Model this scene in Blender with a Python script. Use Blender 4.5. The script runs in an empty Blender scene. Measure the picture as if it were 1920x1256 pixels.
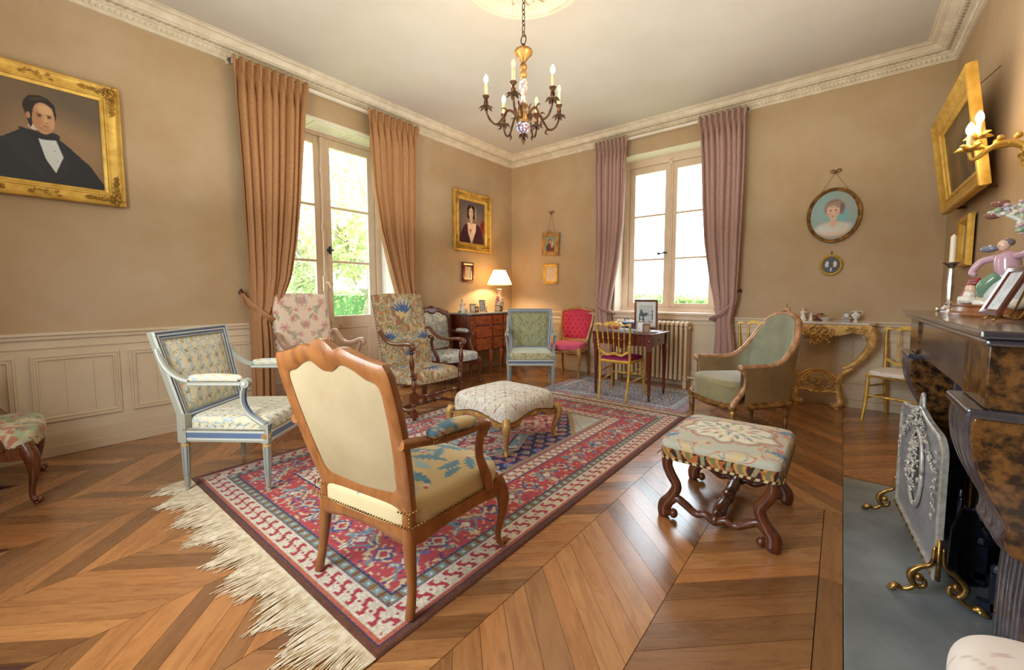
import bpy, math, random
import numpy as np
from mathutils import Matrix, Vector
SC = bpy.context.scene
COL = SC.collection
rnd = random.Random(7)
PI = math.pi
def lin(c):
    c = np.asarray(c, float)/255.0
    return np.where(c <= .04045, c/12.92, ((c+.055)/1.055)**2.4)
def L4(c): return (*[float(v) for v in lin(c)], 1.0)

# ---------------------------------------------------------------- camera
cam = bpy.data.objects.new('camera', bpy.data.cameras.new('camera')); COL.objects.link(cam); SC.camera = cam
cam.data.sensor_width = 36.0; cam.data.lens = 767/1920*36
cam.data.shift_x = -8/1920; cam.data.shift_y = -22.3/1920
cam.data.clip_start = .05; cam.data.clip_end = 800
YAW, PIT = .672, .0708
cam.location = (4.436, -5.45, 1.17)
cam.rotation_euler = (PI/2-PIT, 0, YAW)

# ---------------------------------------------------------------- world, sun, daylight portals, added fill lights, exposure
W = bpy.data.worlds.new('sky'); SC.world = W; W.use_nodes = True
nt = W.node_tree; nt.nodes.clear()
def N(nt, typ, **kw):
    n = nt.nodes.new(typ)
    for k, v in kw.items():
        if k in n.inputs.keys(): n.inputs[k].default_value = v
        else: setattr(n, k, v)
    return n
out = N(nt, 'ShaderNodeOutputWorld'); bg = N(nt, 'ShaderNodeBackground', Strength=5.0)
tc = N(nt, 'ShaderNodeTexCoord'); mp = N(nt, 'ShaderNodeMapping'); mp.inputs['Scale'].default_value = (1, 1, 3)
ns = N(nt, 'ShaderNodeTexNoise', Scale=2.5, Detail=5); rp = N(nt, 'ShaderNodeValToRGB')
rp.color_ramp.elements[0].position = .42; rp.color_ramp.elements[0].color = (.68, .86, 1, 1)
rp.color_ramp.elements[1].position = .6; rp.color_ramp.elements[1].color = (.93, .98, 1, 1)
nt.links.new(tc.outputs['Generated'], mp.inputs[0]); nt.links.new(mp.outputs[0], ns.inputs['Vector'])
nt.links.new(ns.outputs['Fac'], rp.inputs[0]); nt.links.new(rp.outputs[0], bg.inputs[0]); nt.links.new(bg.outputs[0], out.inputs[0])
def area(name, loc, rot, sx, sy, power, col=(1, 1, 1), portal=False):
    l = bpy.data.lights.new(name, 'AREA'); l.shape = 'RECTANGLE'; l.size = sx; l.size_y = sy; l.energy = power; l.color = col
    if portal: l.cycles.is_portal = True
    o = bpy.data.objects.new(name, l); COL.objects.link(o); o.location = loc; o.rotation_euler = rot; return o
area('sky_portal_garden_door', (-.55, -3.07, 1.6), (0, -PI/2, 0), 2.9, 1.5, 1, portal=True)
area('sky_portal_window', (2.56, .5, 2.0), (-PI/2, 0, 0), 1.3, 2.1, 1, portal=True)
area('sky_portal_rear', (2.8, -6.5, 1.85), (PI/2, 0, 0), 1.5, 2.3, 1, portal=True)  # sky portal of the added rear opening
# unseen added fill lamps: one behind the camera, one facing the ceiling
area('rear_fill_light', (2.8, -6.10, 1.85), (PI/2, 0, 0), 1.4, 2.1, 14, (.96, .98, 1))
area('ceiling_bounce_fill', (2.75, -3.3, 1.9), (PI, 0, 0), 4.2, 4.6, 36, (1, .98, .95))
SC.view_settings.view_transform = 'Standard'; SC.view_settings.look = 'None'
SC.view_settings.exposure = 1.3; SC.view_settings.gamma = 1; SC.view_settings.use_curve_mapping = False
cy = SC.cycles; cy.use_denoising = True; cy.max_bounces = 8; cy.diffuse_bounces = 5; cy.glossy_bounces = 3; cy.transmission_bounces = 4
cy.transparent_max_bounces = 8; cy.sample_clamp_indirect = 6; cy.caustics_reflective = False; cy.caustics_refractive = False
cy.use_adaptive_sampling = True; cy.adaptive_threshold = .02

# ---------------------------------------------------------------- object helpers
def tag(o, label=None, cat=None, group=None, kind=None):
    if label: o['label'] = label
    if cat: o['category'] = cat
    if group: o['group'] = group
    if kind: o['kind'] = kind
    return o
def thing(name, label, cat, loc=(0, 0, 0), rz=0, group=None, rx=0, ry=0):
    o = bpy.data.objects.new(name, None); COL.objects.link(o); o.location = loc
    o.rotation_euler = (math.radians(rx), math.radians(ry), math.radians(rz)); o.empty_display_size = .1
    return tag(o, label, cat, group)
def catmull(P, sm):
    P = np.asarray(P, float)
    if sm <= 1 or len(P) < 3: return P
    Q = np.vstack([2*P[0]-P[1], P, 2*P[-1]-P[-2]]); out = []
    for i in range(len(P)-1):
        p0, p1, p2, p3 = Q[i:i+4]
        for k in range(sm):
            t = k/sm
            out.append(.5*((2*p1)+(-p0+p2)*t+(2*p0-5*p1+4*p2-p3)*t*t+(-p0+3*p1-3*p2+p3)*t**3))
    out.append(P[-1]); return np.array(out)
class G:
    def __init__(s): s.V = []; s.F = []; s.C = []; s.n = 0; s.hascol = False; s.UV = None
    def add(s, V, F, C=None):
        V = np.asarray(V, float).reshape(-1, 3)
        for f in F: s.F.append([int(i)+s.n for i in f])
        s.V.append(V)
        if C is None: C = np.ones((len(V), 3))
        else:
            s.hascol = True; C = np.broadcast_to(np.asarray(C, float), (len(V), 3))
        s.C.append(C); s.n += len(V); return s
    def grid(s, P, C=None, wu=False, wv=False, flip=False):
        nu, nv = P.shape[:2]; iu = np.arange(nu if wu else nu-1); iv = np.arange(nv if wv else nv-1)
        a, b = np.meshgrid(iu, iv, indexing='ij'); a2 = (a+1) % nu; b2 = (b+1) % nv
        F = np.stack([a*nv+b, a2*nv+b, a2*nv+b2, a*nv+b2], -1).reshape(-1, 4)
        if flip: F = F[:, ::-1]
        if C is not None: C = np.asarray(C).reshape(-1, 3)
        return s.add(P.reshape(-1, 3), F.tolist(), C)
    def tube(s, pts, r, n=8, sm=4, cap=True, up=None, flat=1.0, C=None, flute=0, fd=.15):
        P = np.asarray(pts, float); k = len(P)
        R = np.broadcast_to(np.asarray(r, float), (k,)) if np.ndim(r) <= 1 else np.asarray(r, float)[:, 0]
        FL = np.broadcast_to(np.asarray(flat, float), (k,))
        A = catmull(np.column_stack([P, R, FL]), sm); P = A[:, :3]; R = np.abs(A[:, 3]); FL = A[:, 4]; m = len(P)
        T = np.gradient(P, axis=0); T /= np.linalg.norm(T, axis=1)[:, None]+1e-12
        u = np.array(up if up is not None else (0, 0, 1), float)
        if abs(T[0]@u) > .97*np.linalg.norm(u): u = np.array([1., .03, 0]) if up is None else u+np.array([.1, .1, .1])
        U = np.zeros_like(P)
        for i in range(m):
            u = u-(u@T[i])*T[i]; u /= np.linalg.norm(u)+1e-12; U[i] = u
        B = np.cross(T, U); th = np.arange(n)/n*2*PI+PI/n
        rr = 1-(fd*(np.cos(th*flute) > 0.2) if flute else 0)
        ring = P[:, None]+R[:, None, None]*((np.cos(th)*rr)[None, :, None]*U[:, None]*FL[:, None, None]+(np.sin(th)*rr)[None, :, None]*B[:, None])
        b = s.n; s.grid(ring, None if C is None else np.broadcast_to(C, ring.shape), wv=True)
        if cap: s.F.append([b+i for i in range(n)]); s.F.append([b+(m-1)*n+i for i in range(n)][::-1])
        return s
    def lathe(s, prof, n=16, c=(0, 0, 0), M=None, C=None, sm=1, flute=0, fd=.1):
        A = catmull(np.array(prof, float), sm); th = np.arange(n)/n*2*PI
        rr = 1-fd*(.5+.5*np.cos(th*flute)) if flute else np.ones(n)
        P = np.stack([A[:, :1]*np.cos(th)*rr, A[:, :1]*np.sin(th)*rr, np.repeat(A[:, 1:2], n, 1)], -1)
        if M is not None: P = P@np.array(M).T
        P = P+np.array(c); b = s.n; s.grid(P, None if C is None else np.broadcast_to(C, P.shape), wv=True, flip=True)
        if A[0, 0] > 1e-4: s.F.append([b+i for i in range(n)])
        if A[-1, 0] > 1e-4: s.F.append([b+(len(A)-1)*n+i for i in range(n)][::-1])
        return s
    def turned(s, p0, p1, prof, n=10, C=None):
        p0 = np.array(p0, float); p1 = np.array(p1, float); d = p1-p0; Ln = np.linalg.norm(d); d /= Ln
        a = np.array([1., 0, 0]) if abs(d[0]) < .8 else np.array([0, 1., 0]); x = np.cross(a, d); x /= np.linalg.norm(x); y = np.cross(d, x)
        return s.lathe([(r, t*Ln) for t, r in prof], n, p0, np.column_stack([x, y, d]), C)
    def box(s, x0, x1, y0, y1, z0, z1, C=None, M=None, o=(0, 0, 0)):
        V = np.array([(x, y, z) for x in (x0, x1) for y in (y0, y1) for z in (z0, z1)], float)
        if M is not None: V = V@np.array(M).T
        return s.add(V+np.array(o), [(0, 1, 3, 2), (4, 6, 7, 5), (0, 4, 5, 1), (2, 3, 7, 6), (0, 2, 6, 4), (1, 5, 7, 3)], C)
    def ball(s, c, r, n=8, k=5, C=None, M=None):
        r = np.broadcast_to(np.asarray(r, float), (3,)); ph = np.linspace(0, PI, k+1); th = np.arange(n)/n*2*PI
        P = np.stack([np.sin(ph)[:, None]*np.cos(th), np.sin(ph)[:, None]*np.sin(th), np.repeat(-np.cos(ph)[:, None], n, 1)], -1)*r
        if M is not None: P = P@np.array(M).T
        return s.grid(P+np.array(c), None if C is None else np.broadcast_to(C, P.shape), wv=True, flip=True)
    def prism(s, poly, a, b, pl='xz', C=None):
        poly = np.array(poly, float); n = len(poly)
        def mk(t):
            z = np.full(n, t)
            return {'xz': np.column_stack([poly[:, 0], z, poly[:, 1]]), 'xy': np.column_stack([poly[:, 0], poly[:, 1], z]), 'yz': np.column_stack([z, poly[:, 0], poly[:, 1]])}[pl]
        V = np.vstack([mk(a), mk(b)])
        F = [list(range(n))[::-1], [n+i for i in range(n)]]+[[i, (i+1) % n, n+(i+1) % n, n+i] for i in range(n)]
        return s.add(V, F, C)
    def ring(s, outer, inner, prof, tf, C=None):
        """closed moulding between two loops; prof = (t across, depth) points; tf maps x, h, depth to 3D"""
        O = np.array(outer, float); I = np.array(inner, float)
        P = np.stack([np.array([tf(*(O[i]+(I[i]-O[i])*t), d) for t, d in prof]) for i in range(len(O))])
        return s.grid(P, C, wu=True, wv=True)
    def T(s, M):
        M = np.array(M); s.V = [v@M[:3, :3].T+M[:3, 3] for v in s.V]; return s
    def mirror(s):
        V = np.vstack(s.V); C = np.vstack(s.C); F = [f[::-1] for f in s.F]; n = s.n
        V2 = V*np.array([-1, 1, 1]); s.V = [V, V2]; s.C = [C, C]; s.F += [[i+n for i in f] for f in F]; s.n *= 2; return s
    def mesh(s, name, m, smooth=35):
        me = bpy.data.meshes.new(name); V = np.vstack(s.V); me.from_pydata(V.tolist(), [], s.F)
        if s.hascol:
            a = me.color_attributes.new('Col', 'FLOAT_COLOR', 'POINT'); c = np.ones((len(V), 4)); c[:, :3] = np.vstack(s.C); a.data.foreach_set('color', c.ravel())
        if s.UV is not None:
            uv = me.uv_layers.new(name='UVMap'); idx = np.empty(len(me.loops), int); me.loops.foreach_get('vertex_index', idx)
            uv.data.foreach_set('uv', np.asarray(s.UV)[idx].ravel())
        if m: me.materials.append(m)
        if smooth:
            me.polygons.foreach_set('use_smooth', [True]*len(me.polygons))
            if smooth < 180: me.set_sharp_from_angle(angle=math.radians(smooth))
        me.update(); return me
def put(name, g, m, parent=None, loc=None, rz=0, smooth=35, bevel=0, label=None, cat=None, group=None, kind=None, rot=None):
    me = g if isinstance(g, bpy.types.Mesh) else g.mesh(name, m, smooth)
    o = bpy.data.objects.new(name, me); COL.objects.link(o)
    if parent: o.parent = parent
    if loc is not None: o.location = loc
    if rz: o.rotation_euler = (0, 0, math.radians(rz))
    if rot: o.rotation_euler = [math.radians(a) for a in rot]
    if bevel:
        b = o.modifiers.new('bevel', 'BEVEL'); b.width = bevel; b.segments = 2; b.limit_method = 'ANGLE'; b.angle_limit = math.radians(40)
    return tag(o, label, cat, group, kind)
def copytree(o, loc, rz, label, group=None):
    def cp(a, par):
        c = a.copy(); COL.objects.link(c)
        if par: c.parent = par
        for ch in list(a.children): cp(ch, c)
        return c
    c = cp(o, None); c.location = loc; c.rotation_euler = (0, 0, math.radians(rz)); c['label'] = label
    if group: c['group'] = group
    return c

# ---------------------------------------------------------------- materials
def mat(name, col, rough=.5, metal=0, col2=None, ns=8, nstr=(1, 1, 1), bump=0, bs=60, coat=0, attr=False, weave=0, ramp=(.35, .65), spec=.5, sheen=0, trans=0, emit=0, uv=False, det=4, alpha=1, wave=None):
    m = bpy.data.materials.new(name); m.use_nodes = True; t = m.node_tree; b = t.nodes['Principled BSDF']; lk = t.links.new
    b.inputs['Base Color'].default_value = L4(col); b.inputs['Roughness'].default_value = rough; b.inputs['Metallic'].default_value = metal
    b.inputs['Specular IOR Level'].default_value = spec
    if coat: b.inputs['Coat Weight'].default_value = coat; b.inputs['Coat Roughness'].default_value = .12
    if sheen: b.inputs['Sheen Weight'].default_value = sheen; b.inputs['Sheen Roughness'].default_value = .4; b.inputs['Sheen Tint'].default_value = L4(col)
    if trans: b.inputs['Transmission Weight'].default_value = trans
    if alpha < 1: b.inputs['Alpha'].default_value = alpha
    if emit: b.inputs['Emission Color'].default_value = L4(col); b.inputs['Emission Strength'].default_value = emit
    tc = N(t, 'ShaderNodeTexCoord'); mp = N(t, 'ShaderNodeMapping'); mp.inputs['Scale'].default_value = nstr
    lk(tc.outputs['UV' if uv else 'Object'], mp.inputs[0]); src = None
    if attr:
        a = N(t, 'ShaderNodeAttribute', attribute_name='Col'); src = a.outputs['Color']
    if col2 is not None:
        n = N(t, 'ShaderNodeTexNoise', Scale=ns, Detail=det, Roughness=.6); lk(mp.outputs[0], n.inputs['Vector'])
        r = N(t, 'ShaderNodeValToRGB'); r.color_ramp.elements[0].position = ramp[0]; r.color_ramp.elements[1].position = ramp[1]
        r.color_ramp.elements[0].color = L4(col); r.color_ramp.elements[1].color = L4(col2); lk(n.outputs['Fac'], r.inputs[0])
        if src is None: src = r.outputs[0]
        else:
            x = N(t, 'ShaderNodeMix', data_type='RGBA', blend_type='MULTIPLY'); x.inputs[0].default_value = 1; lk(src, x.inputs[6]); lk(r.outputs[0], x.inputs[7]); src = x.outputs[2]
    if src is not None: lk(src, b.inputs['Base Color'])
    h = None
    if bump:
        n2 = N(t, 'ShaderNodeTexNoise', Scale=bs, Detail=3); lk(mp.outputs[0], n2.inputs['Vector']); h = n2.outputs['Fac']
    if weave:
        w1 = N(t, 'ShaderNodeTexWave', Scale=weave, Distortion=.6); w1.bands_direction = 'X'; w2 = N(t, 'ShaderNodeTexWave', Scale=weave, Distortion=.6); w2.bands_direction = 'Z' if weave > 0 else 'Y'
        lk(tc.outputs['Object'], w1.inputs['Vector']); lk(tc.outputs['Object'], w2.inputs['Vector'])
        ad = N(t, 'ShaderNodeMath', operation='ADD'); lk(w1.outputs['Fac'], ad.inputs[0]); lk(w2.outputs['Fac'], ad.inputs[1]); h = ad.outputs[0]
    if h is not None:
        bm = N(t, 'ShaderNodeBump', Strength=bump or .15, Distance=.002); lk(h, bm.inputs['Height']); lk(bm.outputs[0], b.inputs['Normal'])
    return m
M = {}
M['plaster'] = mat('plaster', (194, 187, 176), .9, col2=(186, 179, 166), ns=1.2, bump=.15, bs=30)
M['cornice'] = mat('cornice_plaster', (222, 210, 190), .8, col2=(206, 192, 168), ns=9, bump=.5, bs=70)
M['cornice_dark'] = mat('cornice_band', (176, 160, 138), .85, col2=(206, 192, 170), ns=60)  # darker tone of the scroll band
M['wall'] = mat('wall_cloth', (178, 150, 114), .85, col2=(188, 164, 134), ns=1.3, bump=.5, bs=260, nstr=(1, 1, 1))
M['paint'] = mat('panel_paint', (214, 196, 168), .5, col2=(205, 184, 152), ns=2.0, bump=.08, bs=40)
M['paint_line'] = mat('panel_groove', (150, 122, 90), .7)
M['white'] = mat('white_paint', (232, 224, 212), .5, col2=(222, 212, 198), ns=3)
M['doorpaint'] = mat('door_paint', (222, 200, 176), .5, col2=(212, 186, 160), ns=3)
M['floorbase'] = mat('floor_joint', (70, 38, 18), .6)
M['walnut'] = mat('walnut_wood', (112, 58, 28), .32, col2=(70, 32, 16), ns=5, nstr=(14, 14, 1.2), coat=.35, bump=.1, bs=40)
M['cherry'] = mat('cherry_wood', (152, 96, 50), .38, col2=(116, 66, 34), ns=6, nstr=(4, 4, 1), coat=.3, bump=.15, bs=30, ramp=(.4, .75))
M['mahogany'] = mat('mahogany_wood', (110, 44, 22), .25, col2=(70, 22, 14), ns=4, nstr=(6, 6, 1), coat=.6)
M['kingwood'] = mat('marquetry_wood', (176, 96, 48), .25, col2=(120, 56, 28), ns=6, nstr=(3, 3, 9), coat=.6)
M['palewood'] = mat('bleached_wood', (186, 150, 128), .4, col2=(160, 122, 98), ns=5, nstr=(6, 6, 1), coat=.2)
M['gilt'] = mat('gilt', (226, 184, 88), .4, .4, col2=(196, 152, 64), ns=14, bump=.25, bs=50)
M['oldgilt'] = mat('old_gilt', (180, 136, 76), .45, .5, col2=(104, 72, 36), ns=18, bump=.35, bs=70)
M['paleg'] = mat('pale_gilt_wood', (200, 160, 96), .42, .25, col2=(160, 118, 62), ns=12, bump=.2, bs=50)
M['bronze'] = mat('dark_bronze', (110, 74, 44), .4, .8, col2=(52, 34, 26), ns=30, bump=.3, bs=80)
M['brass'] = mat('brass', (190, 150, 84), .3, .85, col2=(110, 80, 46), ns=20)
M['iron'] = mat('black_iron', (46, 52, 68), .34, .4, col2=(28, 32, 44), ns=12, bump=.2, bs=40)
M['silver'] = mat('silver', (214, 208, 202), .18, .95, col2=(150, 140, 132), ns=20)
M['relief'] = mat('pale_metal_relief', (206, 202, 194), .35, .35, col2=(160, 156, 148), ns=30)
M['pewter'] = mat('pewter_sheet', (160, 164, 170), .4, .25, col2=(136, 140, 148), ns=6, nstr=(1, 1, 5))
M['fab'] = mat('tapestry', (255, 255, 255), .9, attr=True, bump=.35, bs=420, sheen=.15)
M['rug'] = mat('wool_pile', (255, 255, 255), .95, attr=True, bump=.5, bs=500, sheen=.1, col2=(205, 205, 205), ns=120, ramp=(.3, .6))
M['canvas'] = mat('oil_canvas', (255, 255, 255), .35, attr=True, bump=.15, bs=300)
M['paintcol'] = mat('painted_wood', (255, 255, 255), .45, attr=True, bump=.08, bs=60)
M['porc'] = mat('porcelain', (255, 255, 255), .12, attr=True, spec=.6)
M['giltorn'] = mat('ornament_gilt', (204, 158, 74), .42, .45, col2=(146, 108, 48), ns=20, bump=.3, bs=70)  # darker gilt for the frame ornaments
M['linen'] = mat('linen', (170, 150, 114), .9, col2=(160, 138, 102), ns=4, bump=.3, bs=380)
M['fringe'] = mat('fringe_yarn', (226, 212, 186), .9, col2=(196, 174, 138), ns=30)
M['curtain_ochre'] = mat('curtain_ochre', (184, 138, 96), .8, col2=(160, 112, 72), ns=40, nstr=(1, 1, 6), bump=.4, bs=160, sheen=.4)
M['curtain_rose'] = mat('curtain_rose', (184, 150, 138), .8, col2=(158, 124, 118), ns=40, nstr=(1, 1, 6), bump=.4, bs=160, sheen=.4)
M['sage'] = mat('sage_velvet', (140, 136, 100), .75, col2=(112, 104, 70), ns=3, bump=.2, bs=300, sheen=.9)
M['brownvelvet'] = mat('olive_velvet', (142, 114, 72), .8, col2=(118, 94, 56), ns=3, bump=.2, bs=300, sheen=.5)
M['magenta'] = mat('magenta_velvet', (150, 20, 90), .75, col2=(120, 10, 66), ns=5, sheen=.6)
M['marble_dark'] = mat('dark_marble', (44, 46, 58), .26, col2=(92, 86, 88), ns=7, ramp=(.45, .75), coat=.9, det=10, spec=.8)  # blue-grey base colour puts part of the window reflection into mantel fronts
M['marble_brown'] = mat('brown_breccia', (38, 24, 14), .16, col2=(116, 78, 38), ns=30, ramp=(.42, .62), coat=.5, det=8)  # browner copy of the mantel marble for its sides and ends
M['marble_white'] = mat('white_marble', (226, 222, 216), .15, col2=(196, 190, 186), ns=6, coat=.4)
M['slate'] = mat('hearth_slate', (140, 146, 148), .32, col2=(108, 114, 118), ns=3, bump=.2, bs=12, det=8)
M['radiator'] = mat('radiator_paint', (214, 190, 158), .35)
M['glass'] = mat('window_glass', (255, 255, 255), .02, trans=1.0, alpha=.12)
M['candle'] = mat('candle_sleeve', (226, 212, 170), .5)
M['wax'] = mat('candle_wax', (240, 230, 205), .4)
M['black'] = mat('black_void', (12, 12, 14), .8)
def emis(name, col, s):
    m = bpy.data.materials.new(name); m.use_nodes = True; t = m.node_tree; t.nodes.clear()
    e = N(t, 'ShaderNodeEmission', Strength=s); e.inputs[0].default_value = L4(col); o = N(t, 'ShaderNodeOutputMaterial'); t.links.new(e.outputs[0], o.inputs[0]); return m
M['bulb'] = emis('lit_bulb', (255, 214, 140), 14)
M['bulb_off'] = mat('clear_bulb', (240, 225, 205), .08, alpha=.45)
def floor_mat():
    m = bpy.data.materials.new('oak_planks'); m.use_nodes = True; t = m.node_tree; b = t.nodes['Principled BSDF']; lk = t.links.new
    tc = N(t, 'ShaderNodeTexCoord'); oi = N(t, 'ShaderNodeObjectInfo'); at = N(t, 'ShaderNodeAttribute', attribute_name='pid')
    ad = N(t, 'ShaderNodeMath', operation='ADD'); lk(oi.outputs['Random'], ad.inputs[0]); lk(at.outputs['Fac'], ad.inputs[1])
    fr = N(t, 'ShaderNodeMath', operation='FRACT'); lk(ad.outputs[0], fr.inputs[0])
    ml = N(t, 'ShaderNodeMath', operation='MULTIPLY'); ml.inputs[1].default_value = 57; lk(ad.outputs[0], ml.inputs[0])
    cb = N(t, 'ShaderNodeCombineXYZ'); lk(ml.outputs[0], cb.inputs[0]); lk(ml.outputs[0], cb.inputs[2])
    va = N(t, 'ShaderNodeVectorMath', operation='ADD'); lk(tc.outputs['UV'], va.inputs[0]); lk(cb.outputs[0], va.inputs[1])
    mp = N(t, 'ShaderNodeMapping'); mp.inputs['Scale'].default_value = (2.2, 16, 1); lk(va.outputs[0], mp.inputs[0])
    n = N(t, 'ShaderNodeTexNoise', Scale=1.6, Detail=6, Roughness=.65, Distortion=1.2); lk(mp.outputs[0], n.inputs['Vector'])
    r = N(t, 'ShaderNodeValToRGB'); e = r.color_ramp.elements; e[0].position = .25; e[0].color = L4((148, 104, 66)); e[1].position = .7; e[1].color = L4((186, 140, 92)); lk(n.outputs['Fac'], r.inputs[0])
    r2 = N(t, 'ShaderNodeValToRGB'); e = r2.color_ramp.elements; e[0].position = 0; e[0].color = L4((176, 160, 144)); e[1].position = 1; e[1].color = L4((255, 244, 226)); lk(fr.outputs[0], r2.inputs[0])
    e = r2.color_ramp.elements.new(.35); e.color = L4((214, 198, 184)); e = r2.color_ramp.elements.new(.7); e.color = L4((250, 222, 194))
    x = N(t, 'ShaderNodeMix', data_type='RGBA', blend_type='MULTIPLY'); x.inputs[0].default_value = 1; lk(r.outputs[0], x.inputs[6]); lk(r2.outputs[0], x.inputs[7]); lk(x.outputs[2], b.inputs['Base Color'])
    n3 = N(t, 'ShaderNodeTexNoise', Scale=1.3, Detail=4); lk(tc.outputs['Object'], n3.inputs['Vector'])
    mr = N(t, 'ShaderNodeMapRange'); mr.inputs[3].default_value = .2; mr.inputs[4].default_value = .36; lk(n.outputs['Fac'], mr.inputs[0]); lk(mr.outputs[0], b.inputs['Roughness'])
    bm = N(t, 'ShaderNodeBump', Strength=.12, Distance=.002); lk(n.outputs['Fac'], bm.inputs['Height']); lk(bm.outputs[0], b.inputs['Normal'])
    b.inputs['Coat Weight'].default_value = .5; b.inputs['Coat Roughness'].default_value = .2
    return m
M['oak'] = floor_mat()
# ================================================================ SETTING
RX, RY, RZ = 5.156, -6.15, 3.40
def struct(name, g, m, parent=None, **k):
    k.setdefault('smooth', 0)
    o = put(name, g, m, parent, **k)
    if parent is None: o['kind'] = 'structure'
    return o
flr = struct('floor', G().box(-.55, RX+.3, RY-.3, .6, -.1, -.012), M['floorbase'])
struct('ceiling', G().box(-.5, RX+.3, RY-.3, .5, RZ, RZ+.12), M['plaster'])
DY0, DY1, DZ = -3.84, -2.28, 3.035           # garden door opening in the left wall
WX0, WX1, WZ0, WZ1 = 1.88, 3.25, .93, 3.05   # window opening in the back wall
g = G(); g.box(-.5, 0, RY-.3, DY0, 0, RZ); g.box(-.5, 0, DY1, .5, 0, RZ); g.box(-.5, 0, DY0, DY1, DZ, RZ)
wl = struct('wall_left', g, M['wall'])
g = G(); g.box(0, WX0, 0, .5, 0, RZ); g.box(WX1, RX+.3, 0, .5, 0, RZ); g.box(WX0, WX1, 0, .5, WZ1, RZ); g.box(WX0, WX1, 0, .5, 0, WZ0)
wb = struct('wall_back', g, M['wall'])
g = G(); g.box(RX, RX+.3, RY-.3, -3.60, 0, RZ); g.box(RX, RX+.3, -2.72, 0, 0, RZ); g.box(RX, RX+.3, -3.60, -2.72, .9, RZ)
wr = struct('wall_right', g, M['wall'])
g = G(); g.box(0, 2.1, RY-.3, RY, 0, RZ); g.box(3.5, RX, RY-.3, RY, 0, RZ); g.box(2.1, 3.5, RY-.3, RY, 2.9, RZ); g.box(2.1, 3.5, RY-.3, RY, 0, .8)  # opening added in the unseen wall to let in fill light
struct('wall_front', g, M['wall'])

# wainscot: local frame x along wall, z up, -y into the room
def wainscot(wall, side, a, b, panels, M4, zt=.898, base=True):
    g = G(); g.box(a, b, -.022, 0, .0, zt-.02); g.box(a, b, -.034, 0, .08, .165); g.box(a, b, -.030, 0, .165, .176)
    o = put('dado', g.T(M4), M['paint'], wall, smooth=0)
    g = G(); g.box(a, b, -.055, 0, zt-.022, zt); g.box(a, b, -.04, 0, zt-.05, zt-.022); g.box(a, b, -.03, 0, zt-.058, zt-.05); g.box(a, b, -.032, 0, zt-.115, zt-.1)
    put('dado_rail', g.T(M4), M['paint'], wall, smooth=0, bevel=.003)
    g = G(); g.box(a, b, -.045, 0, 0, .078)
    if base: struct('baseboard_'+side, g.T(M4), M['paint'], bevel=.004)
    for x0, x1 in panels:
        z0, z1 = .25, .733; w, h = x1-x0, z1-z0; loop = lambda d: [(x0-d, z0-d), (x1+d, z0-d), (x1+d, z1+d), (x0-d, z1+d)]
        g = G(); pr = [(0, .022), (0, .034), (.25, .036), (.3, .028), (.65, .028), (.7, .034), (.9, .034), (1, .022)]
        g.ring(loop(0), loop(-.038), pr, lambda x, h_, d: (x, -d, h_)); g.T(M4)
        pn = put('panel', G().box(x0+.05, x1-.05, -.024, -.018, z0+.05, z1-.05).T(M4), M['paint'], wall, smooth=0)
        put('moulding', g, M['paint'], pn, smooth=0)
        g = G()
        for q in (x0+w*.36, x0+w*.68): g.box(q, q+.0015, -.0246, -.02, z0+.05, z1-.05)
        put('board_joint', g.T(M4), M['paint_line'], pn, smooth=0)
ML = Matrix.Rotation(PI/2, 4, 'Z')    # x along wall -> +y ; -y -> +x
MB = Matrix.Identity(4)
MR = Matrix.Translation((RX, 0, 0))@Matrix.Rotation(-PI/2, 4, 'Z')   # x -> -y ; -y -> -x
wainscot(wl, 'left', -6.1, DY0-.05, [(-5.86, -5.42), (-5.35, -4.90), (-4.84, -4.40), (-4.33, -3.95)], ML)
wainscot(wl, 'left', DY1+.06, 0, [(-2.12, -1.68), (-1.60, -1.12), (-1.05, -.62), (-.55, -.08)], ML)
wainscot(wb, 'back', 0, 1.82, [(.10, .50), (.58, 1.02), (1.10, 1.62)], MB)
wainscot(wb, 'back', 1.82, 3.30, [(1.95, 2.5), (2.56, 2.98)], MB, base=True)
wainscot(wb, 'back', 3.30, RX, [(3.40, 3.86), (3.93, 4.41), (4.51, 4.98)], MB)
wainscot(wr, 'right', .02, 2.42, [(.1, .8), (.9, 1.6), (1.7, 2.3)], MR)
wainscot(wr, 'right', 4.05, 6.1, [(4.2, 5.0), (5.1, 5.9)], MR)
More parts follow.
